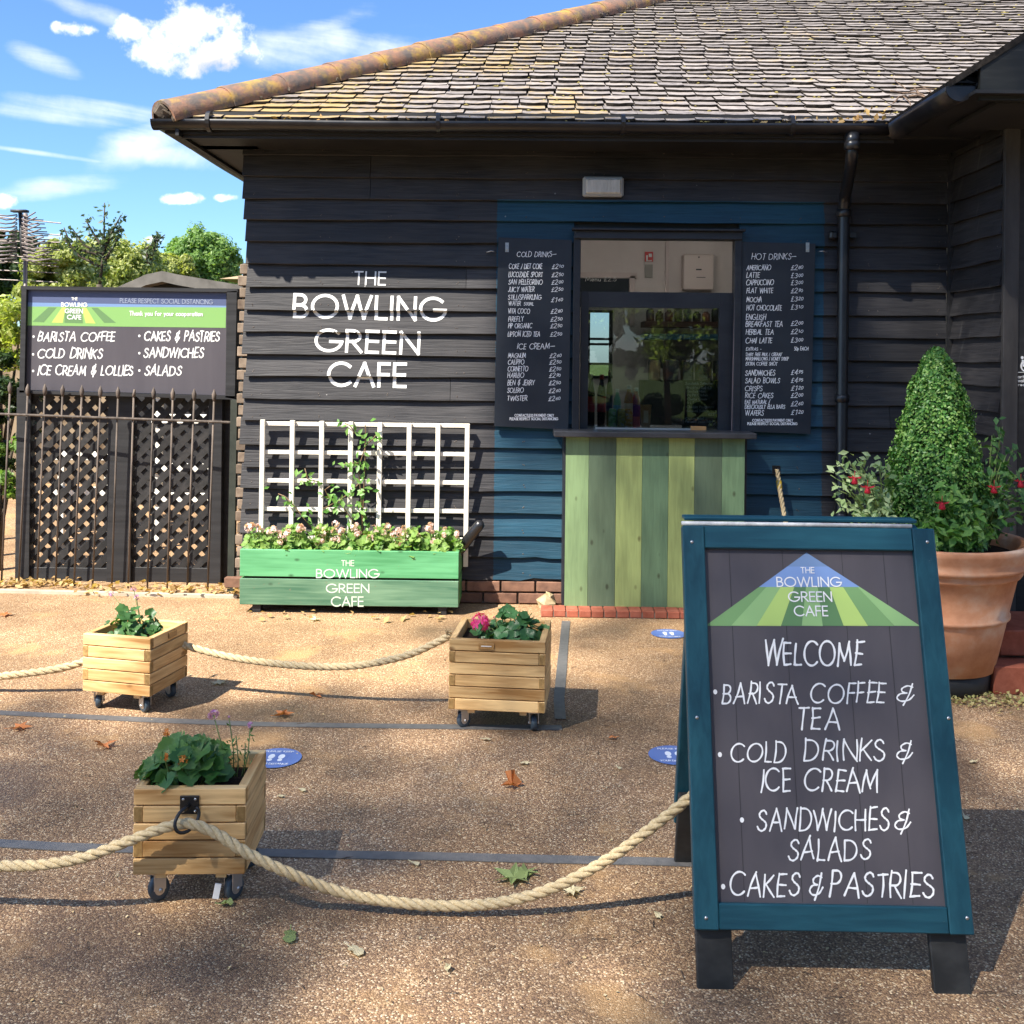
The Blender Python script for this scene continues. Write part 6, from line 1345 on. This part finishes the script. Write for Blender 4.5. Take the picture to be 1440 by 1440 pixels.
for (px, py, Y, fr) in ((300, 1005, 3.08, .016), (322, 1008, 3.12, .004), (352, 1020, 3.14, .010), (332, 1035, 3.16, 0), (292, 1035, 3.1, 0), (345, 1045, 3.18, 0), (310, 1040, 3.16, 0)):
    p = at(px, py, Y); b = cF+Vector((.08+(px-320)*.0008, .04, topF-.06)); m.tube([b, (b+p)/2+Vector((.006, 0, 0)), p], .0018, 4)
    if fr: fm = M(); flower_head(fm, p, fr, 10, R); fm.build('flower', lilac, tn)
    for k in range(14): t = R.uniform(.1, .95); q = b*(1-t)+p*t; lf.append(tuple(q+Vector((R.gauss(0, .006+.012*(1-t)), R.gauss(0, .008), R.gauss(0, .004)))))
m.build('stems', stemm, tn); leafcloud('leaves', lf, rng.normal(size=(len(lf), 3)), .018, gleaf, tn, aspect=.35)
tn = thing('nemesia_plant', 'tiny lilac blooms on thin stems in the left rear planter', 'plant', cL+Vector((0, .08, topL-.05))); m = M(); fm = M()
for (px, py) in ((157, 835), (188, 829), (192, 840)):
    p = at(px, py, 4.75); b = cL+Vector((-.0, .07, topL-.06)); m.tube([b, (b+p)/2+Vector((.0, 0, .01)), p], .0016, 4); fm = M(); flower_head(fm, p, .012, 8, R); fm.build('flower', lilac, tn)
m.build('stems', stemm, tn)
# ropes
rope([at(-60, 957, 4.75), at(0, 951, 4.72), at(60, 944, 4.72), at(100, 936, 4.72), at(122, 928, 4.72)], .0175, 'rope coming in from the left edge to the left rear planter')
rope([at(246, 900, 4.72), at(262, 908, 4.72), at(330, 925, 4.70), at(420, 936, 4.66), at(500, 936, 4.62), at(570, 922, 4.58), at(615, 903, 4.56), at(634, 893, 4.54)], .0165, 'rope sagging between the left rear planter and the larger planter')
fr = M(); p = at(628, 893, 4.50)
for k in range(26): d = Vector((R.uniform(-.3, 1), R.uniform(-1, .3), R.uniform(.2, 1.2))).normalized()*R.uniform(.02, .04); fr.tube([p, p+d*.6, p+d+Vector((0, 0, -.004))], .0016, 4)
tag(fr.build('rope_end_fray', ropem), 'frayed tuft of rope end at the larger planter', 'rope end')
YR = YF-.035
rope([at(-90, 1225, YR), at(0, 1218, YR-.02), at(60, 1216, YR-.03), at(120, 1205, YR-.03), at(180, 1183, YR-.02), at(225, 1166, YR-.008), at(262, 1158, YR), at(300, 1170, YR), at(345, 1198, YR-.01), at(400, 1225, YR-.01), at(470, 1252, 2.90), at(550, 1268, 2.90), at(640, 1274, 2.90), at(720, 1266, 2.90), at(790, 1243, 2.90), at(860, 1205, 2.90), at(920, 1161, 2.90), at(975, 1118, 2.90)], .0150, 'near rope running through the ring hook to the A board')
# ================================================================== A-BOARD
ab0 = at(957, 743, 2.885); W0 = .713
ax0 = .5*(at(957, 743, 2.885).x+at(980, 1312, 2.60).x); ax1 = .5*(at(1311, 743, 2.885).x+at(1375, 1312, 2.60).x)
zt_ab, zb_ab = at(1134, 741, 2.885).z, at(1178, 1312, 2.60).z; yt_ab, yb_ab = 2.885, 2.60
up = Vector((0, yt_ab-yb_ab, zt_ab-zb_ab)); H = up.length; up.normalize()
ab = thing('a_board', 'teal framed A board with handwritten cafe menu on charcoal', 'sign', ((ax0+ax1)/2, 2.9, 0))
def a_face(front):
    o = Vector((ax0, yb_ab, zb_ab)); v = up.copy()
    if not front: o = Vector((ax0, 2*yt_ab+.075-yb_ab, zb_ab)); v.y = -v.y
    nrm = Vector((1, 0, 0)).cross(v) if front else -Vector((1, 0, 0)).cross(v)
    nrm = Vector((0, -abs(v.z), v.y if True else 0)) if front else Vector((0, abs(v.z), -v.y))
    return o, v, nrm.normalized()
Wd = ax1-ax0; FW = .062; TH = .032
def fbox(m, o, v, nrm, u0, u1, v0, v1, n0, n1, bev=.003):
    c = o+Vector((1, 0, 0))*(u0+u1)/2+v*(v0+v1)/2+nrm*(n0+n1)/2; X = Vector((1, 0, 0)); rot = Matrix((X, nrm, v)).transposed(); c.x += ABX; m.box(c, (u1-u0, n1-n0, v1-v0), rot, bev=bev)
for front in (True, False):
    o, v, nrm = a_face(front); ABX = 0 if front else .034; Wd = ax1-ax0 if front else ax1-ax0-.06
    for (nm, u0, u1, v0, v1, mt) in (('frame_stile', 0, FW, 0, H, teal2), ('frame_stile', Wd-FW, Wd, 0, H, teal2), ('frame_rail', FW, Wd-FW, H-.062, H-.001, teal), ('frame_rail', FW, Wd-FW, .001, .062, teal)):
        m = M(); fbox(m, o, v, nrm, u0+.0004, u1-.0004, v0, v1, -TH, 0 if nm == 'frame_stile' else -.002); m.build(nm, mt, ab)
    m = M(); fbox(m, o, v, nrm, FW-.004, Wd-FW+.004, .058, H-.058, -.026, -.018, 0); m.build('panel', panelm if front else blackm, ab)
    for (u0, u1) in ((.006, .098), (Wd-.104, Wd-.010)):
        m = M(); L_ = zb_ab/v.z; fbox(m, o, v, nrm, u0, u1, -L_, .12, -TH-.022, -TH+.0); m.v = [(x, y, max(z, .0)) for x, y, z in m.v]; m.build('leg', rnd_mat('scuffed_black_leg', [(.010, .011, .012), (.028, .029, .03), (.20, .20, .20)], .5, .4, (6, 6, 12), contrast=(.42, .86), obj_rand=0), ab)
    if front:
        for (x, y) in ((973, 762), (1304, 762), (980, 1009), (1334, 1010), (993, 1291), (1360, 1291)):
            p = onplane(x, y, o, nrm); m = M(); m.smooth = True; m.tube([p-nrm*.001, p+nrm*.0015], .0045, 10); m.build('screw', steel, ab)
# top cap + hinge strip
Wd = ax1-ax0
m = M(); yc = yt_ab+.0375; m.box(((ax0+ax1)/2-.01, yc+.03, zt_ab+.012), (Wd-.045, .05, .010), bev=.002); m.build('top_cap', teal, ab)
m = M(); m.smooth = True; m.tube([(ax0+.0, yt_ab+.012, zt_ab+.004), (ax1-.06, yt_ab+.012, zt_ab+.004)], .006, 8); m.build('hinge', rnd_mat('flaked_hinge', [(.3, .3, .3), (.6, .6, .58)], .5, .5, (30, 30, 30)), ab)
o, v, nrm = a_face(True); po = o-nrm*.018; plA = Plane(po, (1, 0, 0), v)
# recessed grooves of boarded panel: thin dark lines as real grooves
Z4, S4, Z5, S5 = (930, 720), 3.0638, (930, 1060), 3.0638
def logo():
    m = M(); ks = ['skyl', 'sky', 'g1', 'g2', 'g3', 'g4', 'g2', 'g4', 'g3', 'g1', 'g2']; mats = [gcol[k] for k in ('skyl', 'sky', 'g1', 'g2', 'g3', 'g4')]
    e = lambda y: (625-(y-175)*1.381, 625+(y-175)*1.548)
    m.cur = 1; l_, r_ = e(235); poly(m, plA, [(625, 175), (r_, 235), (l_, 235)], Z4, S4, .001); m.cur = 0; a, b = e(323); poly(m, plA, [(l_, 235), (r_, 235), (b, 323), (a, 323)], Z4, S4, .001)
    bb = [190, 300, 410, 515, 605, 695, 785, 890, 1003, 1115]; idx = [2, 3, 4, 5, 3, 5, 4, 2, 3]
    tt = [a]+[650+(x-650)*.56-2 for x in bb[1:-1]]+[b]; tt = [max(a, min(b, t)) for t in tt]
    for k in range(9): m.cur = idx[k]; poly(m, plA, [(tt[k], 323), (tt[k+1], 323), (bb[k+1], 491), (bb[k], 490)], Z4, S4, .001)
    m.build('logo', mats, ab)
logo()
letter_lines('logo_lettering', principled('print_white', (.78, .78, .78), .5), ab, plA, [("THE", 602, 658, 263, 24), ("BOWLING", 499, 775, 321, 39), ("GREEN", 549, 733, 385, 40), ("CAFE", 574, 716, 447, 41)], Z4, S4, weight=.14, lift0=.0022)
penw = principled('pen_white', (.80, .80, .80), .6)
for Z_, S_, LL in ((Z4, S4, [[("WELCOME", 443, 862, 660, 96)], [("BARISTA", 262, 585, 825, 82), ("COFFEE", 640, 958, 822, 82), ("&", 1008, 1075, 815, 70)], [("TEA", 585, 762, 935, 86)], [("COLD", 298, 533, 1075, 82), ("DRINKS", 614, 955, 1072, 84), ("&", 1008, 1070, 1065, 74)]]),
                   (Z5, S5, [[("ICE", 430, 555, 160, 90), ("CREAM", 612, 925, 160, 90)], [("SANDWICHES", 412, 975, 328, 88), ("&", 1000, 1062, 325, 80)], [("SALADS", 545, 898, 455, 88)], [("CAKES", 295, 583, 612, 94), ("&", 634, 686, 608, 88), ("PASTRIES", 725, 1172, 614, 100)]])):
    for L_ in LL:
        for t in L_: letter_lines('handwritten_word', penw, ab, plA, [t], Z_, S_, hand=True, weight=.10)
for (x, y, Zo) in ((232, 775, Z4), (252, 1045, Z4), (347, 285, Z5), (266, 572, Z5)):
    m = M(); q = plA.to2(Zo[0]+x/3.0638, Zo[1]+y/3.0638); m.add([plA(q[0]+.0055*math.cos(a*PI/6), q[1]+.0065*math.sin(a*PI/6), .001) for a in range(12)], [tuple(range(12))]); m.build('bullet_point', penw, ab)
gm_ = M()
for fx in (.12, .375, .66, .86):
    x = FW+(Wd-2*FW)*fx; gm_.add([plA(x-.0008, .075-.01, .0006), plA(x+.0008, .065, .0006), plA(x+.0008, H-.065, .0006), plA(x-.0008, H-.065, .0006)], [(0, 1, 2, 3)])
gm_.build('plank_joint', principled('joint_print', (.022, .020, .024), .6), ab)
# ================================================================== FLOOR STICKERS
stk = principled('blue_vinyl', (.10, .17, .42), .5); stw = principled('vinyl_white', (.72, .75, .8), .5)
def sticker(px, py, r, label):
    c = gr(px, py); t = thing('floor_sticker', label, 'sticker', c, group='round blue distancing stickers'); m = M(); m.disc(c+Vector((0, 0, .004)), r, 36); m.build('disc', stk, t)
    m = M(); z = .0046
    for s in (-1, 1):
        for (dx, dy, rx, ry) in ((s*.020, .012, .013, .024), (s*.020, -.022, .010, .012)): m.add([(c.x+dx+rx*math.cos(a*PI/7), c.y+dy+ry*math.sin(a*PI/7), z) for a in range(14)], [tuple(range(14))])
    m.build('footprints', stw, t)
    m = M()
    for k, (txt, v) in enumerate((("PLEASE KEEP", .055), ("YOUR DISTANCE", -.068))):
        pl = Plane((c.x, c.y, z), (1, 0, 0), (0, 1, 0)); w = .055 if k == 0 else .06; text(m, txt, (-w, v), (w, v), .014, pl, weight=.18, lift0=.0002)
    m.build('sticker_lettering', stw, t)
sticker(388, 1067, .1, 'blue footprint sticker just right of the nearest planter'); sticker(947, 1063, .1, 'blue footprint sticker tucked behind the left side of the A board'); sticker(940, 892, .1, 'blue footprint sticker in front of the counter step')
# ================================================================== POT + TOPIARY
pc = Vector((at(1312, 800, 5.12).x, 5.12, 0)); PR = .45; pz = .715
terra = rnd_mat('terracotta', [(.40, .16, .075), (.54, .26, .14), (.60, .42, .30)], .75, .25, (5, 5, 6), contrast=(.3, .72), obj_rand=0, bump=.05)
pot = thing('terracotta_pot', 'large banded terracotta pot on a black base by the wing wall', 'pot', pc)
s = pz/.70
prof = [(.27, .095), (.285, .10), (.335, .34), (.338, .352), (.352, .358), (.352, .372), (.343, .378), (.382, .555), (.395, .56), (.405, .575), (.400, .59), (.41, .60), (.428, .605), (.43, .62), (.420, .632), (.435, .66), (.445, .69), (.452, .712), (.44, .722), (.415, .718), (.40, .69), (.38, .62)]
k_ = PR/.452; m = M(); m.smooth = True; m.lathe([(r*k_, z) for r, z in prof], pc, 64); m.build('body', terra, pot)
m = M(); m.smooth = True; m.lathe([(0, .0), (.262, .0), (.266, .02), (.275, .10), (.2, .11), (0, .11)], pc, 40); m.build('base', principled('black_base', (.008, .008, .008), .6), pot)
m = M(); m.lathe([(0, .66), (.40*k_, .655)], pc, 32); m.build('soil', soilm, pot)
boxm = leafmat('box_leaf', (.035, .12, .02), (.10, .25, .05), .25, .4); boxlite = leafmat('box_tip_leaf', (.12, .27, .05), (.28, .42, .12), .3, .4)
tc_ = pc+Vector((0, -.02, 0)); topz = at(1312, 492, 5.1).z; tz0 = .70; TH_ = topz-tz0
tp_ = thing('topiary_cone', 'clipped box cone growing in the terracotta pot', 'topiary', (tc_.x, tc_.y, .66))
def cone_r(t): return .262*(max(0, 1-t))**.56*(1-.10*math.exp(-((t-.0)/.12)**2))+.008
def cone(n, jr, sd):
    g = np.random.default_rng(sd); t = g.random(n)**1.25; a = g.uniform(0, 2*PI, n); bump = 1+.07*np.sin(a*5+t*14)+.06*np.sin(a*9-t*23)+.05*np.sin(a*3+t*31)+.04*np.sin(a*17+t*47)
    r = np.array([cone_r(x) for x in t])*bump*(1-np.abs(g.normal(0, jr, n))); P = np.stack([tc_.x+r*np.cos(a), tc_.y+r*np.sin(a), tz0+t*TH_+g.normal(0, .008, n)], 1)
    N = np.stack([np.cos(a), np.sin(a), np.full(n, .45)], 1)+g.normal(size=(n, 3))*.55; return P, N
P, N = cone(23000, .12, 5); leafcloud('foliage', P, N, .0195, boxm, tp_, aspect=.6); P, N = cone(5200, .03, 6); P[:, :2] += (P[:, :2]-np.array([tc_.x, tc_.y]))*.03; leafcloud('tip_leaves', P, N, .018, boxlite, tp_, aspect=.6)
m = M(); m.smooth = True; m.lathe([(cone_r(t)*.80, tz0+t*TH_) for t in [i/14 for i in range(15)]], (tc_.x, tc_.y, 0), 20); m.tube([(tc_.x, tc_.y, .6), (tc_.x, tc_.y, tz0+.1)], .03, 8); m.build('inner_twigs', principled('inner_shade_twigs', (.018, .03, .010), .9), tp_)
# fuchsias and ivy in the pot
fl1 = leafmat('fuchsia_leaf', (.15, .26, .09), (.38, .46, .24), .3, .5); fl2 = leafmat('fuchsia_leaf_green', (.04, .12, .03), (.12, .24, .07), .3, .5)
def fuchsia(label, base, tips, mat, seed, leaf=.045, per=30):
    R2 = random.Random(seed); t = thing('fuchsia_plant', label, 'plant', base); m = M(); m.smooth = True; P = []; fm = M(); base = Vector(base)
    for tip, fl in tips:
        tip = Vector(tip); mid = (base+tip)/2+Vector((0, 0, .06)); pts = [base, mid, tip]; pts = [base, (base*.5+mid*.5)+Vector((0, 0, .02)), mid, (mid+tip)/2+Vector((0, 0, .02)), tip]; m.tube(pts, [.005, .0045, .004, .003, .002], 5)
        for k in range(per):
            q = R2.uniform(.6, 3.99); i = int(q); u = q-i; p = pts[i]*(1-u)+pts[i+1]*u; P.append(tuple(p+Vector((R2.gauss(0, .035), R2.gauss(0, .035), R2.gauss(0, .028)))))
        if fl:
            fm = M(); p = tip+Vector((R2.uniform(-.02, .02), -.03, -.05)); fm.smooth = True; fm.tube([p+Vector((0, 0, .03)), p], .0015, 4); fm.lathe([(.003, .0), (.012, -.012), (.016, -.03), (.010, -.034), (0, -.032)], p, 8)
            for a in range(4): c, s_ = math.cos(a*PI/2), math.sin(a*PI/2); fm.add([p+Vector((0, 0, -.004)), p+Vector((c*.022-s_*.008, s_*.022+c*.008, -.006)), p+Vector((c*.036, s_*.036, .004)), p+Vector((c*.022+s_*.008, s_*.022-c*.008, -.006))], [(0, 1, 2, 3)])
            fm.build('flower', redp, t)
    m.build('stems', stemm, t); leafcloud('leaves', P, [(R2.gauss(0, .6), R2.gauss(-.5, .6), R2.gauss(.7, .4)) for _ in P], leaf, mat, t, aspect=.5)
T1 = [(at(x, y, 5.0+dy), f) for x, y, dy, f in ((1176, 648, -.05, 0), (1168, 668, 0, 0), (1205, 645, .02, 0), (1200, 655, -.1, 1), (1216, 668, -.12, 1), (1235, 650, 0, 0), (1180, 690, -.1, 0), (1190, 715, -.12, 0), (1222, 700, -.15, 0), (1245, 685, -.12, 0), (1210, 722, -.2, 0), (1178, 705, 0, 0), (1240, 720, -.2, 0), (1225, 672, .1, 0))]
fuchsia('grey green fuchsia with red flowers leaning left out of the pot', pc+Vector((-.25, -.05, .66)), T1, fl1, 91)
T2 = [(at(x, y, 5.05+dy), f) for x, y, dy, f in ((1410, 600, 0, 0), (1395, 612, .05, 0), (1408, 650, -.05, 0), (1425, 632, 0, 0), (1436, 660, -.08, 1), (1395, 668, -.1, 1), (1425, 700, -.1, 0), (1380, 700, -.15, 0), (1445, 690, 0, 1), (1400, 720, -.15, 0), (1415, 640, 0, 0), (1440, 720, -.1, 0))]
fuchsia('taller dark green fuchsia with hanging red flowers at the right of the pot', pc+Vector((.25, -.02, .66)), T2, fl2, 92, .05, 32)
T3 = [(at(x, y, 4.85+dy), f) for x, y, dy, f in ((1320, 715, 0, 0), (1350, 700, 0, 0), (1325, 690, -.05, 1), (1365, 725, 0, 0), (1340, 740, -.05, 0), (1380, 735, 0, 0), (1330, 755, -.05, 0), (1400, 745, 0, 0), (1360, 752, -.06, 0), (1300, 735, -.05, 0), (1310, 755, -.05, 0))]
fuchsia('light green ivy like trailing plant at the front rim of the pot', pc+Vector((.03, -.2, .66)), T3, leafmat('ivy_leaf', (.10, .25, .04), (.25, .42, .10), .35, .45), 93, .055, 26)
# ================================================================== LEAF LITTER
def litter_leaf(px, py, size, mat, label, seed, curl=.3, maple=False, rise=0):
    R2 = random.Random(seed); c = gr(px, py); n = 12; a0 = R2.uniform(0, 6.28); m = M(); vs = [c+Vector((0, 0, .010))]
    for k in range(n):
        a = 2*PI*k/n; rr = (1+.45*(-1)**k) if maple else (.45+.55*abs(math.cos(a))); rr *= size*R2.uniform(.85, 1.1); z = .006+curl*size*abs(math.sin(a+.4))*R2.uniform(.5, 1.2)+rise*max(0, math.sin(a))*size
        vs.append(c+Vector((math.cos(a+a0)*rr, math.sin(a+a0)*rr, z)))
    m.add(vs, [(0, k+1, (k+1) % n+1) for k in range(n)]); 
    b0 = c+Vector((math.cos(a0)*size*.4, math.sin(a0)*size*.4, .008)); m.tube([b0, b0+Vector((math.cos(a0)*size*1.2, math.sin(a0)*size*1.2, .004))], .0015, 4)
    return tag(m.build('fallen_leaf', mat), label, 'leaf', 'fallen leaves on the ground')
lg = leafmat('fresh_fallen_leaf', (.16, .22, .07), (.26, .32, .12), .2, .6); lo = leafmat('orange_fallen_leaf', (.42, .13, .04), (.5, .2, .07), .2, .7); lp = leafmat('pale_fallen_leaf', (.55, .46, .27), (.65, .58, .38), .2, .7)
L = [(720, 1108, .030, lo, 'curled orange leaf standing on the ground in the middle', .9, True, 1.3), (722, 1238, .05, lg, 'green lobed leaf by the near rope in the middle', .35, True, 0), (738, 1230, .035, lg, 'small green leaf overlapping the lobed one by the rope', .4, True, 0), (805, 1258, .028, lp, 'pale crumpled leaf under the near rope left of the A board', .5, True, 0), (500, 1340, .028, lp, 'long pale leaf in the foreground left of centre', .2, False, 0), (584, 1217, .016, lp, 'tiny cream leaf just below the near tape line', .3, False, 0), (737, 1076, .018, lp, 'cream leaf behind the orange curled leaf', .4, False, 0), (684, 1042, .017, lp, 'yellow leaf in front of the larger planter', .4, False, 0), (408, 1320, .03, lg, 'dull green leaf at lower left of the sagging rope', .2, False, 0), (28, 1026, .038, lo, 'tan leaf near the left edge below the rear tape', .4, True, 0), (146, 1052, .036, lo, 'brown orange leaf left behind the nearest planter', .7, True, .4), (398, 1008, .034, lo, 'orange brown leaf on the rear tape line', .5, True, .2), (445, 981, .028, lo, 'reddish leaf under the sagging rear rope', .6, True, .3), (308, 962, .035, lp, 'yellow green leaf right of the left rear planter', .2, True, 0), (318, 1275, .02, lg, 'green leaf beside the wheel of the nearest planter', .7, False, 0), (861, 1040, .018, lo, 'small orange leaf left of the A board', .5, False, 0), (425, 1113, .017, lp, 'pale leaf right of the nearest planter', .3, False, 0), (394, 1122, .014, lp, 'small cream leaf beside the nearest planter', .3, False, 0), (8, 866, .04, lo, 'tan leaf at the left edge in the sun', .4, True, 0), (444, 873, .03, lp, 'pale leaf in front of the green trough', .5, True, 0), (630, 1365, .014, lp, 'white leaf fragment low in the foreground', .8, False, 0), (1358, 1152, .018, lp, 'pale leaf right of the A board', .3, False, 0), (925, 1290, .017, lp, 'small cream leaf left of the A board foot', .5, False, 0), (870, 1082, .012, lp, 'tiny pale leaf by the hidden sticker', .4, False, 0), (1368, 1074, .016, lp, 'cream leaf below the terracotta pot', .4, False, 0)]
for i, (x, y, s_, mt, lab, cu, mp_, ri) in enumerate(L): litter_leaf(x, y, s_, mt, lab, 200+i, cu, mp_, ri)
P = []
for k in range(150): x = R.uniform(95, 345); g_ = gr(x, 834+R.uniform(-3, 6)); P.append((g_.x, g_.y+R.uniform(-.03, .1), .012+R.random()*.04))
for k in range(150): g_ = gr(R.uniform(-20, 100), 826+R.uniform(-3, 4)); P.append((g_.x, g_.y+R.uniform(0, .15), .012+R.random()*.02))
for k in range(22): g_ = gr(R.uniform(345, 640), 868+R.uniform(-6, 8)); P.append((g_.x, g_.y, .01+R.random()*.01))
o = leafcloud('leaf_litter', P, [(R.gauss(0, .5), R.gauss(0, .5), 1) for _ in P], .045, leafmat('yellow_litter', (.30, .17, .06), (.58, .42, .19), .25, .7), None, aspect=.7); tag(o, 'drift of yellow dry leaves along the foot of the railing', 'leaves', kind='stuff')
P = [];
for k in range(420): a = R.uniform(0, 6.28); q = .29+abs(R.gauss(0, .13)); x, y = pc.x+q*math.cos(a), pc.y+q*math.sin(a); 
for k in range(520):
    x = pc.x+R.uniform(-.1, .75); y = 4.83+R.gauss(0, .05)-.02; 
    if (x-pc.x)**2+(y-pc.y)**2 > .275**2: P.append((x, min(y, 4.92), .008+R.random()*.02))
for k in range(60): P.append((R.uniform(2.4, 3.2), 5.0+R.uniform(-.03, .03), .14+R.random()*.012))
o = leafcloud('pot_litter', P, [(R.gauss(0, .5), R.gauss(0, .5), 1) for _ in P], .022, leafmat('green_litter', (.28, .30, .10), (.55, .46, .22), .25, .7), None, aspect=.6); tag(o, 'greenish leaf litter swept round the base of the terracotta pot', 'leaves', kind='stuff')
# twigs and crumbs over the tarmac
m = M()
for k in range(150):
    g_ = gr(R.uniform(-20, 1460), 900+530*R.random()); a = R.uniform(0, 3.14); L_ = R.uniform(.01, .045); d = Vector((math.cos(a), math.sin(a), 0))*L_; m.tube([g_+Vector((0, 0, .004)), g_+d*.5+Vector((0, 0, .006)), g_+d+Vector((.003, 0, .003))], .0012, 4)
tag(m.build('fallen_twigs', rnd_mat('twig_brown', [(.05, .03, .02), (.12, .08, .05)], .9)), 'thin dark twigs scattered over the ground', 'twigs', kind='stuff')
P = [tuple(gr(R.uniform(-20, 1460), 880+540*R.random())+Vector((0, 0, .004))) for _ in range(420)]
o = leafcloud('leaf_crumbs', P, [(R.gauss(0, .3), R.gauss(0, .3), 1) for _ in P], .010, leafmat('crumbs', (.45, .33, .16), (.62, .52, .32), .1, .8), None, aspect=.6); tag(o, 'pale crumbs of dry leaf scattered over the ground', 'leaves', kind='stuff')
# ================================================================== TREES BEHIND THE CAMERA (dappled shade, and foliage for the glass reflection)
def canopy():
    g = np.random.default_rng(77); out = []; need = 44500
    while sum(len(o) for o in out) < need:
        n = 60000; gx = g.uniform(-4.5, 6.0, n); gy = g.uniform(-2.0, 8.0, n); z = g.uniform(20.0, 25.0, n)
        wob = .22*np.sin(gx*2.3+1)+.15*np.sin(gx*5.1)+.10*np.sin(gx*11)
        front = gy < 4.92+wob+np.where(gx < -1.55, -.55, 0)
        right = (gx > np.where(gy > 7.15, -.16, .42+.25*np.sin(gy*3))+np.maximum(gy-6.62, 0)*1.0)
        pr = np.where(front, np.where(gy < 3.4, .35, .40), np.where(right, np.where((gx > 3.3) & (gy > 6.6), .5, 1.0)*np.where(gy > 7.15, 1.0, np.where((gx < 2.3), .42, .8)), .0))
        hole = ((gx-2.75)**2+(gy-5.9)**2) < .30**2; pr = np.where(hole, .25, pr)
        # soft light patches in the foreground
        for (hx_, hy_, hr) in ((-.2, 2.35, .28), (-1.0, 3.35, .22), (.35, 3.1, .16), (.9, 5.9, .30), (1.6, 2.1, .25), (-.5, 4.3, .2), (.35, 5.4, .35), (-2.2, 3.2, .3), (1.9, 4.0, .2)):
            pr = np.where((gx-hx_)**2+(gy-hy_)**2*1.0 < hr**2, pr*.45, pr)
        pr = np.where(((gx-1.45)/.95)**2+((gy-3.2)/.75)**2 < 1, .50, pr); pr = np.where(((gx+.72)/.42)**2+((gy-3.25)/.38)**2 < 1, .7, pr)
        k = g.random(n) < pr; x = gx-z/1.65; y = gy-z/1.65; out.append(np.stack([x, y, z], 1)[k])
    P = np.concatenate(out)[:need]; return P
P = canopy(); lf_shade = leafmat('plane_leaves', (.04, .09, .02), (.12, .20, .05), .3)
pt_ = thing('shade_tree', 'leafy tree standing behind the camera and shading the foreground', 'tree', (-12, -11, 0))
leafcloud('crown', P, rng.normal(size=(len(P), 3))+np.array([0, 0, .6]), .10, lf_shade, pt_, aspect=.7)
m = M(); m.smooth = True; m.tube([(-12, -11, 0), (-12, -11, 9), (-12, -11, 17)], [.36, .28, .2], 12)
for e in ((-14, -9, 22), (-11, -10, 23), (-11, -13, 22.5), (-15.5, -13, 22), (-10, -14.5, 22), (-13, -15.5, 22.5)): m.tube([(-12, -11, 16), tuple((Vector((-12, -11, 17))+Vector(e))/2+Vector((0, 0, .4))), e], [.07, .045, .02], 8)
m.build('trunk', barkm, pt_)
for i, (x, y, rx, h) in enumerate(((-8.5, -14, 4.2, 8), (-1, -15, 4.6, 9), (6, -14, 4.6, 9), (12, -9, 4, 8), (14, -1, 3, 7))):
    tree(['tall park tree behind the camera to the far left', 'tall park tree directly behind the camera', 'tall park tree behind the camera to the right', 'park tree behind and right of the yard', 'park tree beyond the right side of the yard'][i], (x, y, h*.5), (rx, rx*.8, h*.52), 15000, 60, .42, lf_dark, 40+i, group='park trees behind the camera')
blobbush('long dark hedge added unseen behind the camera to darken the glass reflection', 'unseen_backdrop_hedge', (3.2, -7.5, 1.0), (5.5, .7, 1.25), 26000, .15, lf_dark, 55, 70, 'hedge')  # added hedge, hides the bright ground from the glass reflection
yt_ = thing('young_shade_tree', 'slender tree with sunlit hanging branches behind the camera', 'tree', (2.6, -5.5, 0)); m = M(); m.smooth = True; m.tube([(2.6, -5.5, 0), (2.5, -5.4, 1.6), (2.45, -5.3, 3.6)], [.07, .05, .03], 8); P = []
for k in range(26):
    a = R.uniform(0, 6.28); z = R.uniform(1.5, 3.5); e = Vector((2.5+math.cos(a)*R.uniform(.5, 1.5), -5.4+math.sin(a)*.9, z+R.uniform(-.5, .3))); b = Vector((2.5, -5.4, z)); m.tube([b, (b+e)/2+Vector((0, 0, .15)), e], [.018, .012, .005], 5)
    for q in range(75): t = R.uniform(.35, 1.05); p = b*(1-t)+e*t; P.append(tuple(p+Vector((R.gauss(0, .09), R.gauss(0, .09), R.gauss(0, .09)))))
m.build('trunk', barkm, yt_); leafcloud('crown', P, rng.normal(size=(len(P), 3)), .11, leafmat('sunlit_leaf', (.22, .34, .08), (.42, .5, .2), .6), yt_, aspect=.45)
